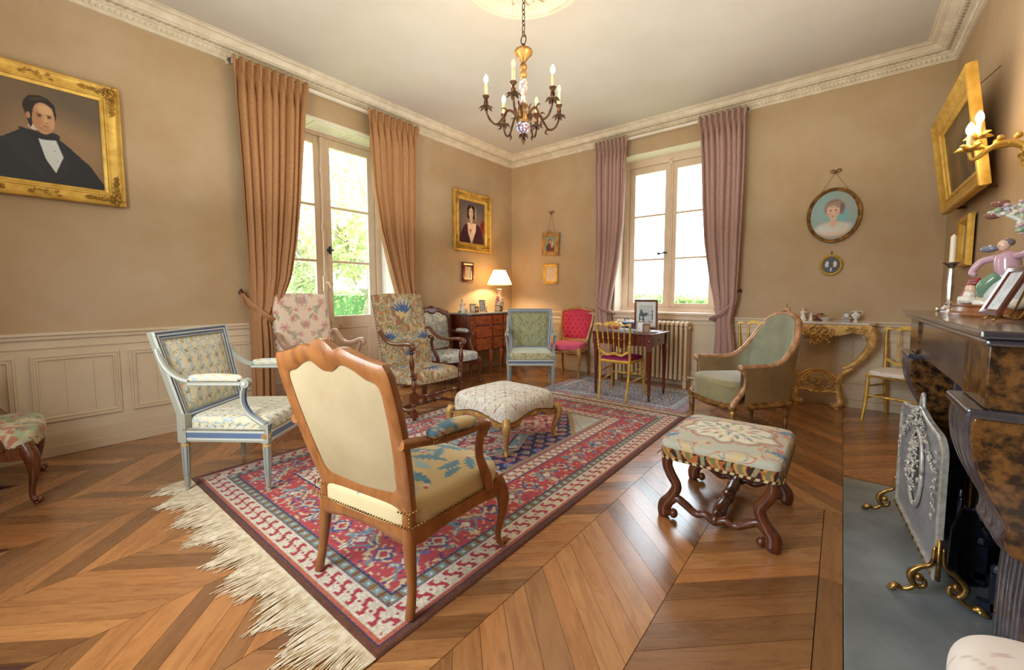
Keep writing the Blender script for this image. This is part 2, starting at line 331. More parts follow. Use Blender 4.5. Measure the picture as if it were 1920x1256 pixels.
# cornice
cp = [(0, 3.262), (.018, 3.262), (.022, 3.285), (.034, 3.292), (.044, 3.312), (.044, 3.32), (.062, 3.322), (.066, 3.338), (.105, 3.342), (.11, 3.350), (.125, 3.352), (.135, 3.366), (.165, 3.385), (.2, 3.388), (.205, 3.394), (.23, 3.395), (.23, 3.405), (0, 3.405)]
def cornice(name, a, b, M4, m0=True, m1=True):
    ends = []
    for e, s, mm in ((a, 1, m0), (b, -1, m1)): ends.append([(e+(s*d if mm else 0), -d, z) for d, z in cp])
    n = len(cp); g = G().add(ends[0]+ends[1], [[i, (i+1) % n, n+(i+1) % n, n+i] for i in range(n)]); g.T(M4)
    o = struct(name, g, M['cornice'], smooth=25)
    g = G(); k = int((b-a)/.034)
    for i in range(k):
        x = a+.05+i*(b-a-.1)/k
        g.ball((x, -.036, 3.298), (.011, .012, .017), 6, 4)
        if i % 2 == 0: g.ball((x, -.112, 3.352), (.014, .008, .008), 5, 3)
    put('leaf_moulding', g.T(M4), M['cornice'], o, smooth=180, kind='stuff')
    g = G(); k = int((b-a)/.05)
    for i in range(k):
        x = a+.11+i*(b-a-.2)/k; g.tube([(x-.02, -.084, 3.339), (x-.008, -.072, 3.334), (x+.006, -.094, 3.334), (x+.02, -.08, 3.339)], .005, 4, 2)
    put('scroll_band', g.T(M4), M['cornice_dark'], o, smooth=180, kind='stuff')
cornice('trim_1', -6.15, 0, ML); cornice('trim_2', 0, RX, MB); cornice('trim_3', 0, 6.15, MR)

# ceiling rose
g = G(); g.lathe([(.475, 3.401), (.47, 3.386), (.45, 3.380), (.44, 3.386), (.425, 3.378), (.40, 3.372), (.385, 3.380), (.375, 3.388), (.33, 3.392), (.1, 3.392), (.08, 3.37), (.05, 3.36), (0, 3.355)], 64)
ro = struct('trim_4', g, M['cornice'], loc=(2.60, -3.06, 0), smooth=30)
g = G()
for i in range(16):
    a = i/16*2*PI; R_ = Matrix.Rotation(a, 3, 'Z')
    g.ball(R_@Vector((.2, 0, 3.388)), (.09, .022, .012), 8, 4, M=R_); g.T(Matrix.Identity(4))
for i in range(16):
    a = (i+.5)/16*2*PI; c, s = math.cos(a), math.sin(a)
    g.tube([(c*.12, s*.12, 3.385), (math.cos(a+.1)*.22, math.sin(a+.1)*.22, 3.38), (math.cos(a-.05)*.31, math.sin(a-.05)*.31, 3.385), (math.cos(a-.12)*.28, math.sin(a-.12)*.28, 3.387)], [.006, .009, .007, .004], 5, 4)
put('rose_leaves', g, M['cornice'], ro, smooth=180, kind='stuff')

# ---------------------------------------------------------------- parquet in point-of-Hungary columns
def planks():
    cols = [(.04, .54, 1), (.54, 1.02, -1), (1.02, 1.50, 1), (1.50, 1.985, -1), (1.985, 2.48, 1), (2.48, 2.975, -1), (2.975, 3.478, 1), (3.478, 3.952, -1), (3.952, 4.41, 1)]
    R2 = random.Random(3); L = []
    def col(x0, x1, s, y0, y1, cl=None):
        y = y0
        while y < y1:
            h = R2.choice((.105, .118, .13, .13, .142)); L.append((x0, x1, s, y, h)); y += h
    for x0, x1, s in cols[:7]: col(x0, x1, s, -5.9, .45 if s < 0 else -.02)
    col(3.478, 3.952, -1, -5.6, .45)
    col(3.952, 4.41, 1, -5.9, -2.0); col(3.952, 4.49, -1, -3.0, .95)
    col(4.49, 5.15, 1, -2.9, -.02)
    return L
def clip_poly(P, y0, y1):
    def half(P, k, v, s):
        out = []
        for i in range(len(P)):
            a, b = P[i], P[(i+1) % len(P)]; da, db = s*(a[k]-v), s*(b[k]-v)
            if da >= 0: out.append(a)
            if da*db < 0: t = da/(da-db); out.append(tuple(a[j]+(b[j]-a[j])*t for j in range(2)))
        return out
    P = half(P, 1, y0, 1); return half(P, 1, y1, -1) if P else P
far = []; parts_n = 0; meshes = {}
camxy = np.array([4.436, -5.45]); fwd = np.array([-math.sin(YAW), math.cos(YAW)]); rgt = np.array([math.cos(YAW), math.sin(YAW)])
cand = []
for x0, x1, s, y, h in planks():
    w = x1-x0; dz = w*.93*s
    P = [(x0+.0012, y), (x1-.0012, y+dz), (x1-.0012, y+dz+h-.002), (x0+.0012, y+h-.002)]
    yc = y+dz/2+h/2; d = np.array([x0+w/2, yc])-camxy; z = d@fwd; l = d@rgt
    if z < .6 or abs(l) > z*1.5+.5 or yc > .2 or yc < -6.2: continue
    under = 1.35 < x0+w/2 < 3.25 and -4.65 < yc < -1.5
    lo = -3.33 if (s > 0 and x0 == 3.952) else -9
    Q = clip_poly(P, -2.11 if x0 == 4.49 else -9, -2.72 if (s > 0 and x0 == 3.952) else -.001)
    if s < 0 and x0 == 3.952: Q = clip_poly(Q, -2.72, 9) if Q else Q
    if not Q or len(Q) < 3: continue
    full = len(Q) == 4 and abs(yc) < 5.8 and np.allclose(np.array(Q), np.array(P))
    cand.append((z+(20 if (under or not full) else 0), x0, w, s, y, h, dz, Q))
cand.sort(key=lambda c: c[0])
def plank_mesh(Q, ax, key):
    c = np.mean(np.array(Q), 0) if key is None else np.array([0, 0]); Q = np.array(Q); n = len(Q)
    g = G(); V = [(x, y, 0) for x, y in Q]+[(x, y, -.011) for x, y in Q]
    g.add(V, [list(range(n))]+[[i, n+i, n+(i+1) % n, (i+1) % n] for i in range(n)])
    v = np.vstack(g.V); u = v[:, 0]*ax[0]+v[:, 1]*ax[1]; w = -v[:, 0]*ax[1]+v[:, 1]*ax[0]; g.UV = np.column_stack([u, w]); return g
gf = G(); pid = []; uvs = []
for k, (z, x0, w, s, y, h, dz, Q) in enumerate(cand):
    ax = np.array([w, dz]); ax /= np.linalg.norm(ax)
    lift = rnd.uniform(0, .0006)
    if parts_n < 288 and z < 20:
        key = (round(w, 4), s, round(h, 4))
        if key not in meshes:
            P = [(.0012, 0), (w-.0012, dz), (w-.0012, dz+h-.002), (.0012, h-.002)]
            if s < 0: P = P
            meshes[key] = plank_mesh(P, ax, key).mesh('plank', M['oak'], 0)
        o = bpy.data.objects.new('plank', meshes[key]); COL.objects.link(o); o.parent = flr; o.location = (x0, y, lift); parts_n += 1
    else:
        g = plank_mesh(Q, ax, None); V = g.V[0]+np.array([0, 0, lift]); gf.add(V, g.F); pid += [rnd.random()]*len(V); uvs.append(g.UV)
gf.UV = np.vstack(uvs); o = put('far_planks', gf, M['oak'], flr, smooth=0, kind='stuff')
at = o.data.attributes.new('pid', 'FLOAT', 'POINT'); at.data.foreach_set('value', pid)
def strip(x0, x1, y0, y1, alongy=True):
    g = G().box(x0, x1, y0, y1, -.011, .0004); v = np.vstack(g.V); g.UV = v[:, [1, 0]] if alongy else v[:, :2]
    put('border_plank', g, M['oak'], flr, smooth=0)
strip(4.412, 4.488, -4.75, -3.4); strip(4.412, 4.488, -3.397, -2.72); strip(4.412, 4.488, -6.0, -4.753); strip(4.49, 5.15, -2.155, -2.11, False)
# hearth slab
g = G().box(4.491, RX, -4.15, -2.157, -.011, .003)
put('hearth_slab', g, M['slate'], flr, smooth=0, bevel=.002)

# ---------------------------------------------------------------- garden door (left wall), local: x along wall (+y), -y into room ; plane at x=-.4
def glazed_leaf(par, x0, x1, z0, z1, panes, kick=None, st=.085, y=-.03, th=.04, m='doorpaint', name='leaf'):
    g = G(); g.box(x0, x0+st, y, y+th, z0, z1); g.box(x1-st, x1, y, y+th, z0, z1); g.box(x0+st, x1-st, y, y+th, z1-.09, z1)
    zb = panes[0]; g.box(x0+st, x1-st, y, y+th, z0, z0+(.12 if kick else zb-z0)) if not kick else g.box(x0+st, x1-st, y, y+th, z0, z0+.14)
    if kick: g.box(x0+st, x1-st, y, y+th, zb-.13, zb)
    lf = put(name, g.T(par['M4']), M[m], par['o'], smooth=0, bevel=.004)
    for a in panes[1:-1]: put('glazing_bar', G().box(x0+st-.005, x1-st+.005, y+.004, y+th-.004, a-.013, a+.013).T(par['M4']), M[m], lf, smooth=0, bevel=.003)
    for a, b in zip(panes[:-1], panes[1:]): put('pane', G().box(x0+st-.004, x1-st+.004, y+.018, y+.021, a, b).T(par['M4']), M['glass'], lf, smooth=0)
    if kick:
        gg = G(); A, B, Cc, D = x0+st+.0, x1-st-.0, z0+.14, zb-.13
        gg.ring([(A, Cc), (B, Cc), (B, D), (A, D)], [(A+.035, Cc+.035), (B-.035, Cc+.035), (B-.035, D-.035), (A+.035, D-.035)], [(0, 0), (0, .012), (.5, .016), (1, .004), (1, 0)], lambda X, Z, d: (X, y+.01-d, Z))
        put('moulding', gg.T(par['M4']), M[m], lf, smooth=0); put('kick_panel', G().box(A, B, y+.006, y+.03, Cc, D).T(par['M4']), M[m], lf, smooth=0)
    return lf
P4 = Matrix.Translation((-.40, 0, 0))@ML
g = G(); A, B = -3.80, -2.33
g.box(A-.05, A+.035, -.05, .06, 0, 3.035); g.box(B-.035, B+.06, -.05, .06, 0, 3.035); g.box(A+.035, B-.035, -.05, .06, 2.985, 3.035); g.box(A, B, -.05, .06, -.01, .03)
door = struct('door_1', g.T(P4), M['doorpaint'], bevel=.004)
pr = dict(o=door, M4=P4); mid = -3.045
glazed_leaf(pr, A+.037, mid-.002, .03, 2.983, [.905, 1.56, 2.20, 2.885], True, st=.095)
lf = glazed_leaf(pr, mid+.002, B-.037, .03, 2.983, [.905, 1.56, 2.20, 2.885], True, st=.095)
g = G(); g.box(mid-.028, mid+.02, -.055, -.03, .03, 2.98); put('meeting_stile', g.T(P4), M['doorpaint'], door, smooth=0, bevel=.006)
g = G(); g.tube([(mid-.02, -.066, .1), (mid-.02, -.066, 2.95)], .007, 8, 1)
for z in (.25, .9, 1.15, 1.95, 2.6, 2.93): g.box(mid-.038, mid-.003, -.075, -.055, z-.035, z+.035)
g.box(mid-.045, mid, -.085, -.055, 1.20, 1.38); g.tube([(mid-.02, -.09, 1.3), (mid-.0, -.12, 1.3), (mid+.02, -.12, 1.24)], [.01, .012, .014], 8, 3)
put('espagnolette_bolt', g.T(P4), M['doorpaint'], door, smooth=40)
g = G(); g.ball((mid+.055, -.06, 1.69), (.02, .012, .05)); g.ball((mid+.055, -.07, 1.69), .018); g.tube([(mid+.03, -.075, 1.69), (mid+.09, -.075, 1.69)], .012, 8, 1); g.ball((mid+.055, -.045, 1.69), (.035, .008, .02))
put('lock_knob', g.T(P4), M['iron'], door, smooth=180, label='black iron lock knob')
g = G(); g.box(mid+.05, mid+.20, -.045, -.03, .76, .84); g.ball((mid+.165, -.05, .8), (.018, .01, .018)); put('rim_lock', g.T(P4), M['doorpaint'], door, smooth=30)
# panelled reveals and soffit of the door opening
def reveal_panel(par, g0, panels, fn):
    o = put('reveal_lining', g0, M['white'], par, smooth=0)
    for (a, b, c, d) in panels:
        g = G(); g.ring([(a, c), (b, c), (b, d), (a, d)], [(a+.03, c+.03), (b-.03, c+.03), (b-.03, d-.03), (a+.03, d-.03)], [(0, 0), (0, .008), (.5, .012), (1, .003), (1, 0)], fn)
        put('moulding', g, M['white'], o, smooth=0)
reveal_panel(wl, G().box(-.35, -.002, DY1-.016, DY1, 0, DZ-.02), [(-.30, -.05, .12, .8), (-.30, -.05, .88, 2.05), (-.30, -.05, 2.12, 2.93)], lambda a, z, d: (a, DY1-.016-d, z))
reveal_panel(wl, G().box(-.35, -.002, DY0, DY0+.016, 0, DZ-.02), [(-.30, -.05, .12, .8), (-.30, -.05, .88, 2.05), (-.30, -.05, 2.12, 2.93)], lambda a, z, d: (a, DY0+.016+d, z))
reveal_panel(wl, G().box(-.35, -.002, DY0+.016, DY1-.016, DZ-.018, DZ), [(-.30, -.05, -3.80, -3.35), (-.30, -.05, -3.27, -2.85), (-.30, -.05, -2.77, -2.32)], lambda a, y, d: (a, y, DZ-.018-d))
# window in back wall; frame plane y=.3
P4 = Matrix.Translation((0, .30, 0))
g = G(); A, B = 1.93, 3.20; g.box(A-.05, A+.05, -.05, .06, .93, 3.05); g.box(B-.05, B+.05, -.05, .06, .93, 3.05); g.box(A+.05, B-.05, -.05, .06, 2.945, 3.05); g.box(A+.05, B-.05, -.06, .06, .93, .985)
g.box(A-.05, B+.05, -.10, -.05, .93, .955)
win = struct('window_1', g.T(P4), M['doorpaint'], bevel=.004)
pr = dict(o=win, M4=P4); mid = 2.562
glazed_leaf(pr, A+.052, mid-.002, .985, 2.943, [1.045, 1.655, 2.265, 2.85], None, st=.078)
glazed_leaf(pr, mid+.002, B-.052, .985, 2.943, [1.045, 1.655, 2.265, 2.85], None, st=.078)
put('meeting_stile', G().box(mid-.024, mid+.03, -.052, -.03, .985, 2.94).T(P4), M['doorpaint'], win, smooth=0, bevel=.005)
g = G(); g.tube([(mid+.002, -.062, 1.0), (mid+.002, -.062, 2.97)], .006, 8, 1)
for z in (1.02, 2.3, 2.93): g.box(mid-.012, mid+.016, -.07, -.05, z-.02, z+.02)
g.tube([(mid-.02, -.06, 2.97), (mid+.03, -.06, 2.985)], .008, 6, 1)
put('espagnolette_bolt', g.T(P4), M['doorpaint'], win, smooth=40)
g = G(); g.tube([(mid-.02, -.075, 1.73), (mid-.06, -.09, 1.735), (mid-.09, -.09, 1.72), (mid-.125, -.09, 1.725)], [.008, .013, .008, .016], 8, 3); g.ball((mid-.13, -.09, 1.725), .02)
put('bolt_handle', g.T(P4), M['iron'], win, smooth=180, label='dark iron bolt handle')
reveal_panel(wb, G().box(WX0, WX0+.014, .002, .25, WZ0, WZ1), [], None); reveal_panel(wb, G().box(WX1-.014, WX1, .002, .25, WZ0, WZ1), [], None)
put('reveal_lining', G().box(WX0+.014, WX1-.014, .002, .25, WZ1-.014, WZ1), M['white'], wb, smooth=0)
g = G(); g.box(WX0-.08, WX1+.08, -.07, .26, WZ0-.03, WZ0+.002); g.box(WX0-.05, WX1+.05, -.05, 0, WZ0-.09, WZ0-.03); put('window_sill', g, M['doorpaint'], win, smooth=0, bevel=.006)

# ---------------------------------------------------------------- outside
def noisegrid(n, seed):
    r = np.random.RandomState(seed); return r.rand(n, n)
def ground():
    xs = np.linspace(-60, 60, 40); P = np.stack(np.meshgrid(xs, xs, indexing='ij')+[np.full((40, 40), -.45)], -1)
    m = mat('lawn', (170, 180, 120), .95, col2=(140, 156, 96), ns=.8); o = put('garden_lawn', G().grid(P), m, smooth=0); o['kind'] = 'structure'
    r = np.random.RandomState(5); mh = mat('hill_woods', (84, 104, 104), .95, col2=(46, 66, 64), ns=.25, det=8)
    g = G(); a = np.linspace(math.radians(60), math.radians(135), 160); base = 6.5+3.2*np.sin(a*5+.9)+1.5*np.sin(a*13)+r.rand(160)*1.1
    R = 190; top = np.stack([R*np.cos(a), R*np.sin(a), base], -1); bot = np.stack([(R-60)*np.cos(a), (R-60)*np.sin(a), np.full(160, -3.)], -1); back = np.stack([(R+60)*np.cos(a), (R+60)*np.sin(a), np.full(160, -3.)], -1)
    o = put('wooded_hills', g.grid(np.stack([bot, (bot+top)/2+np.array([0, 0, 2]), top, back])), mh, smooth=0); o['kind'] = 'structure'
ground()
def foliage(cs, n, size, seed, shell=True):
    r = np.random.RandomState(seed); V = []; cs = np.array(cs, float); wt = cs[:, 3]**2; wt /= wt.sum(); idx = r.choice(len(cs), n, p=wt)
    d = r.normal(size=(n, 3)); d /= np.linalg.norm(d, axis=1)[:, None]; rad = cs[idx, 3]*(r.rand(n)**(.33 if shell else .5)); c = cs[idx, :3]+d*rad[:, None]*np.array([1, 1, .8])
    a = r.normal(size=(n, 3)); a /= np.linalg.norm(a, axis=1)[:, None]; b = np.cross(a, r.normal(size=(n, 3))); b /= np.linalg.norm(b, axis=1)[:, None]; s = size*(.6+.8*r.rand(n))[:, None]
    V = np.stack([c-a*s, c+b*s*.45, c+a*s, c-b*s*.45], 1).reshape(-1, 3); F = (np.arange(n)[:, None]*4+np.arange(4)).tolist(); g = G(); g.add(V, F); return g
M['leaf_pale'] = mat('hazy_pale_leaves', (204, 206, 150), .8, col2=(168, 178, 124), ns=2); M['leaf_green'] = mat('hedge_leaves', (176, 186, 128), .8, col2=(138, 156, 96), ns=3)  # overexposed haze of the garden view put into the pale leaf colour
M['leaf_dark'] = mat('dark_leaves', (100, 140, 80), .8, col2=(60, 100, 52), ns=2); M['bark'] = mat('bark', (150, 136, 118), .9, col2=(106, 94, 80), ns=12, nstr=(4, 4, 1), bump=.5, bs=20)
def tree(name, label, x, y, h, seed, m='leaf_pale', n=9000, rr=2.6, tw=.22, lean=(0, 0), group=None, z0=-.45):
    t = thing(name, label, 'tree', (x, y, z0), 0, group); r = random.Random(seed); g = G(); tips = []
    top = (lean[0], lean[1], h*.38); g.tube([(0, 0, 0), (lean[0]*.3, lean[1]*.3, h*.18), top], [tw*1.25, tw, tw*.85], 10, 4)
    for k in range(9):
        a = k/9*2*PI+r.uniform(-.3, .3); R1 = rr*r.uniform(.5, 1.05); zt = h*r.uniform(.4, 1.0); s0 = r.uniform(.45, 1)
        st = (top[0]*s0, top[1]*s0, top[2]*s0); e = (top[0]+math.cos(a)*R1, top[1]+math.sin(a)*R1, zt)
        md = ((st[0]+e[0])/2+r.uniform(-.3, .3), (st[1]+e[1])/2+r.uniform(-.3, .3), (st[2]+e[2])/2-.25)
        g.tube([st, md, e], [tw*.6, tw*.34, tw*.12], 7, 4); tips.append((*e, rr*.42)); tips.append((*[(md[i]+e[i])/2 for i in range(3)], rr*.34))
        for q in range(3):
            e2 = (e[0]+r.uniform(-1, 1)*rr*.4, e[1]+r.uniform(-1, 1)*rr*.4, e[2]+r.uniform(-.2, .5)*rr*.4); g.tube([md, tuple((md[i]+e2[i])/2+.1 for i in range(3)), e2], [tw*.22, tw*.13, tw*.05], 5, 3)
    put('trunk', g, M['bark'], t, smooth=180); put('foliage', foliage(tips, n, .085, seed), M[m], t, smooth=0, kind='stuff'); return t
tree('orchard_tree', 'large pale green tree with forked grey trunk close outside the garden door', -4.9, .2, 5.6, 11, n=9000, rr=2.3, tw=.24, lean=(.1, .5))
tree('orchard_tree', 'leaning tree with low spreading branch at the left of the garden door view', -5.0, -4.6, 5.2, 12, n=7000, rr=1.7, tw=.17, lean=(0, -.8))
tree('garden_tree', 'bushy pale tree farther out on the lawn beyond the garden door', -14, 3.0, 8, 13, n=9000, rr=3.0, tw=.3)
tree('garden_tree', 'tall tree filling the distance at the upper right of the garden door', -13, 11.0, 9, 14, n=9000, rr=3.2, tw=.3)
tree('garden_tree', 'far tree at the left edge of the garden door view', -15, -5, 9, 15, n=9000, rr=3.2, tw=.3)
def hedge(name, label, x0, x1, y0, y1, z1, n, seed, m):
    r = np.random.RandomState(seed); t = thing(name, label, 'hedge', ((x0+x1)/2, (y0+y1)/2, -.45)); w, d, h = (x1-x0)/2, (y1-y0)/2, z1+.45
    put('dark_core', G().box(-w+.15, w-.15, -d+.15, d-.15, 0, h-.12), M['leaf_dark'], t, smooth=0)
    P = r.rand(n, 3)*2-1; k = r.randint(0, 3, n); f = np.where(P[np.arange(n), k] > 0, 1., -1.); P[np.arange(n), k] = f*(1-.12*r.rand(n)); c = P*np.array([w, d, h/2])+np.array([0, 0, h/2])
    c[:, 2] += .08*np.sin(c[:, 0]*2.3)*np.cos(c[:, 1]*1.7); a = r.normal(size=(n, 3)); a /= np.linalg.norm(a, axis=1)[:, None]; b = np.cross(a, r.normal(size=(n, 3))); b /= np.linalg.norm(b, axis=1)[:, None]; s = .05*(.6+.8*r.rand(n))[:, None]
    V = np.stack([c-a*s, c+b*s*.6, c+a*s, c-b*s*.6], 1).reshape(-1, 3); put('foliage', G().add(V, (np.arange(n)[:, None]*4+np.arange(4)).tolist()), M[m], t, smooth=0, kind='stuff')
tree('garden_shrub', 'round green shrub behind the hedge outside the garden door', -11.5, -.5, 3.4, 21, m='leaf_green', n=8000, rr=2.2, tw=.1)
tree('garden_shrub', 'broad green shrub behind the hedge at the left of the garden door view', -11.5, -8, 3.6, 22, m='leaf_green', n=8000, rr=2.2, tw=.1)
tree('garden_shrub', 'green shrub behind the hedge at the right of the garden door view', -11, 6.4, 3.4, 23, m='leaf_green', n=8000, rr=2.2, tw=.1)
hedge('clipped_hedge', 'bright green clipped hedge seen through the back window', -6, 5, 5.0, 6.4, 1.13, 26000, 3, 'leaf_green')
hedge('clipped_hedge', 'pale green hedge seen low through the garden door', -8.6, -7.4, -8, 9, 1.25, 26000, 4, 'leaf_green')
# ================================================================ PATTERN PAINTING (flat print on cloth, wool, canvas)
def vn(x, y, seed=0, sc=1.0, oct=1):
    r = 0; amp = 1; tot = 0
    for o in range(oct):
        g = np.random.RandomState(seed+o*17).rand(64, 64); u = x*sc; v = y*sc; i = np.floor(u).astype(int); j = np.floor(v).astype(int); fu = u-i; fv = v-j
        fu = fu*fu*(3-2*fu); fv = fv*fv*(3-2*fv); a = g[i % 64, j % 64]; b = g[(i+1) % 64, j % 64]; c = g[i % 64, (j+1) % 64]; d = g[(i+1) % 64, (j+1) % 64]
        r = r+amp*((a*(1-fu)+b*fu)*(1-fv)+(c*(1-fu)+d*fu)*fv); tot += amp; amp *= .5; sc *= 2
    return r/tot
def mix(c, m, col):
    m = np.clip(m, 0, 1)[..., None]; return c*(1-m)+lin(col)*m
def full(x, col): return np.broadcast_to(lin(col), x.shape+(3,)).copy()
def tri(t): return np.abs((t % 1)-.5)*2      # 1 at integers, 0 at halves
def ss(v, a, b): return np.clip((v-a)/(b-a), 0, 1)
def leaf(x, y, cx, cy, ang, Ln, w, jag=0, bend=0):
    c, s = math.cos(ang), math.sin(ang); u = ((x-cx)*c+(y-cy)*s)/Ln; v = (-(x-cx)*s+(y-cy)*c)/w; v = v-bend*u*(1-u)*4
    e = np.where((u > 0) & (u < 1), np.sin(np.clip(u, 0, 1)*PI)**.8*(1-.35*u)*(1+jag*np.sin(u*38)), -1); return ((np.abs(v) < e)*1.0)
def disc(x, y, cx, cy, r): return ((x-cx)**2+(y-cy)**2 < r*r)*1.0
def flower(x, y, cx, cy, r, k=5, ph=0):
    a = np.arctan2(y-cy, x-cx); return (np.hypot(x-cx, y-cy) < r*(.78+.22*np.cos(k*a+ph)))*1.0
def pat_lattice(x, y):      # blue ribbons on cream with sprigs
    c = full(x, (214, 206, 176)); c = mix(c, (vn(x, y, 3, 60) > .6)*.25, (190, 180, 140))
    p = .075
    for sgn in (1, -1):
        t = (x+sgn*y*.35+.010*np.sin(y*70+sgn))/p; c = mix(c, (tri(t) > .86)*.75, (150, 176, 200))
    gx = (x/p*1.0) % 1-.5; gy = (y/.06) % 1-.5
    c = mix(c, (np.hypot(gx+.1*np.sin(y*90), gy) < .17)*.8*(vn(x, y, 5, 150) > .35), (132, 128, 70)); c = mix(c, (np.hypot(gx-.2, gy+.2) < .11)*.7, (206, 160, 138)); c = mix(c, (np.hypot(gx+.22, gy-.24) < .1)*.7, (150, 140, 80)); return c
def pat_cream_blue(x, y):   # big blue acanthus on cream
    c = full(x, (206, 186, 142)); c = mix(c, vn(x, y, 8, 9)*.35, (190, 166, 118))
    B = (96, 140, 164); Lb = (150, 184, 196)
    for cx, cy, a, L_, w, col in [(-.02, .02, .3, .2, .035, B), (.1, .09, 2.2, .14, .03, B), (.16, -.02, 2.9, .13, .03, Lb), (.02, .14, 3.6, .16, .028, B), (-.14, .08, 5.2, .14, .03, B), (-.1, -.02, 5.9, .12, .025, Lb), (.2, .12, 4.6, .13, .03, B), (-.24, -.12, .35, .2, .035, (70, 128, 164)), (.05, -.15, .15, .22, .038, (70, 128, 164)), (.27, -.04, 1.7, .12, .024, B), (-.26, .1, 1.2, .12, .028, B), (-.05, .2, .1, .18, .03, B), (-.2, .24, -.2, .1, .02, Lb), (.14, .25, 2.7, .12, .02, B), (.0, -.06, 1.1, .09, .02, Lb), (-.30, .0, 1.0, .13, .03, B), (.30, .1, 2.2, .13, .03, B), (-.12, -.2, 2.5, .13, .026, Lb), (.16, -.2, 1.0, .13, .028, B), (-.3, -.26, 1.2, .12, .026, B), (.3, -.24, 2.4, .12, .026, Lb), (-.02, -.3, .7, .12, .026, B), (-.3, .3, 5.3, .12, .026, B), (.32, .3, 4.0, .12, .026, B), (-.14, .32, 5.8, .12, .022, Lb), (-.2, .0, 2.4, .1, .02, B), (.1, -.08, 5.2, .1, .022, Lb)]:
        c = mix(c, leaf(x, y, cx, cy, a, L_, w, .35, .5), col)
    for cx, cy in [(.26, -.14), (-.05, -.2), (-.02, .1), (.22, .2)]:
        c = mix(c, flower(x, y, cx, cy, .022, 6), (214, 196, 180)); c = mix(c, (disc(x, y, cx+.012, cy-.012, .011)), (176, 84, 78))
    return c
def pat_verdure(x, y):      # large multicolour tapestry foliage
    wx = x+.05*vn(x, y, 1, 9, 2); wy = y+.06*vn(x, y, 2, 8, 2); n = vn(wx, wy, 4, 10, 2); k = (n*9) % 1
    c = full(x, (176, 158, 116)); pal = [(186, 168, 120), (110, 128, 116), (168, 96, 66), (190, 160, 96), (130, 150, 140), (196, 172, 134), (156, 84, 60), (120, 112, 66)]
    idx = (n*22).astype(int) % len(pal)
    for i, p in enumerate(pal): c = mix(c, (idx == i)*.85, p)
    for cx, cy, s in [(0, .18, 1), (-.2, -.12, .7), (.2, -.1, .7), (0, -.28, .7), (0, .5, .8)]:
        c = mix(c, (np.hypot((x-cx)*1.1, y-cy) < .105*s)*.9, (196, 176, 146))
        for q in range(7): c = mix(c, leaf(x, y, cx, cy-.06*s, .5+q*.35, .15*s, .016*s, .2), (70, 100, 140))
        c = mix(c, flower(x, y, cx+.03*s, cy-.07*s, .045*s, 5), (204, 176, 110))
    c = mix(c, (vn(x, y, 9, 130) > .62)*.25, (80, 70, 50)); return c
def pat_pink(x, y):
    x = np.abs(x); c = full(x, (226, 206, 184))
    for cy in np.arange(-.7, 1.3, .24):
        for cx, dy, r in [(.0, 0, .05), (.11, .06, .045), (.2, -.02, .05), (.07, .15, .035), (.26, .12, .04), (.16, .17, .03)]:
            f = flower(x, y, cx, cy+dy, r, 6, cy*9); c = mix(c, f*.85*(vn(x, y, 7, 110) > .3), (206, 150, 146)); c = mix(c, flower(x, y, cx, cy+dy, r*.4, 4)*.6, (190, 120, 120))
        for cx, dy, a in [(.05, .05, .8), (.15, .1, 2.2), (.24, .05, 1.2), (.1, -.06, 5.5), (.2, .2, 3.6), (.02, .2, 1.2)]: c = mix(c, leaf(x, y, cx, cy+dy, a, .08, .016, .2, .5)*.75, (140, 150, 126))
    c = mix(c, ((np.hypot(x, (y-.25)*.7) < .06) & (vn(x, y, 3, 60) > .4))*.7, (176, 150, 146)); return c
def pat_os(x, y):           # stool tapestry: cream medallion, rust and blue scrolls, dark border
    n = vn(x, y, 12, 14, 2); c = full(x, (196, 184, 156)); c = mix(c, (n > .55)*.6, (170, 178, 168)); c = mix(c, ((n > .47) & (n < .52))*.8, (178, 106, 78)); c = mix(c, ((n > .38) & (n < .41))*.8, (92, 124, 142)); c = mix(c, (n < .34)*.7, (206, 180, 128))
    r = np.hypot(x/.19, y/.15); w = r+.10*np.sin(np.arctan2(y, x)*9); c = mix(c, ((w < 1.18)), (180, 122, 92)); c = mix(c, (w < 1.08), (168, 172, 158)); c = mix(c, (w < 1.0), (222, 212, 190))
    for i in range(26):
        a = i*2.4; q = .19*math.sqrt(i/26)*.85; cx, cy = q*math.cos(a), q*.78*math.sin(a); col = [(196, 140, 122), (140, 160, 150), (110, 140, 150), (212, 184, 130)][i % 4]; c = mix(c, flower(x, y, cx, cy, .02, 5, i)*.8, col); c = mix(c, leaf(x, y, cx, cy, a, .045, .008), (120, 140, 120))
    for sx in (-1, 1):
        for sy in (-1, 1): c = mix(c, leaf(x, y, sx*.2, sy*.15, math.atan2(sy*.6, sx), .12, .03, .3, .4), (96, 124, 150)); c = mix(c, flower(x, y, sx*.235, sy*.12, .025, 6), (190, 110, 90))
    e = np.maximum(np.abs(x)/.345, np.abs(y)/.385); d = (e > .86)
    if True:
        b = full(x, (58, 34, 24)); X = np.where(np.abs(x)/.345 > np.abs(y)/.385, y, x)
        b = mix(b, (tri(X/.13+.1*np.sin(e*30)) > .55)*(e < .972), (196, 146, 78)); b = mix(b, (tri(X/.13+.1*np.sin(e*30)) > .8)*(e < .965), (120, 120, 76)); b = mix(b, (tri(X/.13+.5) > .82)*(e < .965), (150, 150, 110))
        b = mix(b, (vn(x, y, 4, 90) > .66)*(e < .972), (180, 100, 50)); ck = ((X/.021) % 2 < 1); b = np.where((e > .972)[..., None], np.where(ck[..., None], lin((210, 184, 128)), lin((64, 38, 26))), b); c = np.where(d[..., None], b, c)
    return c
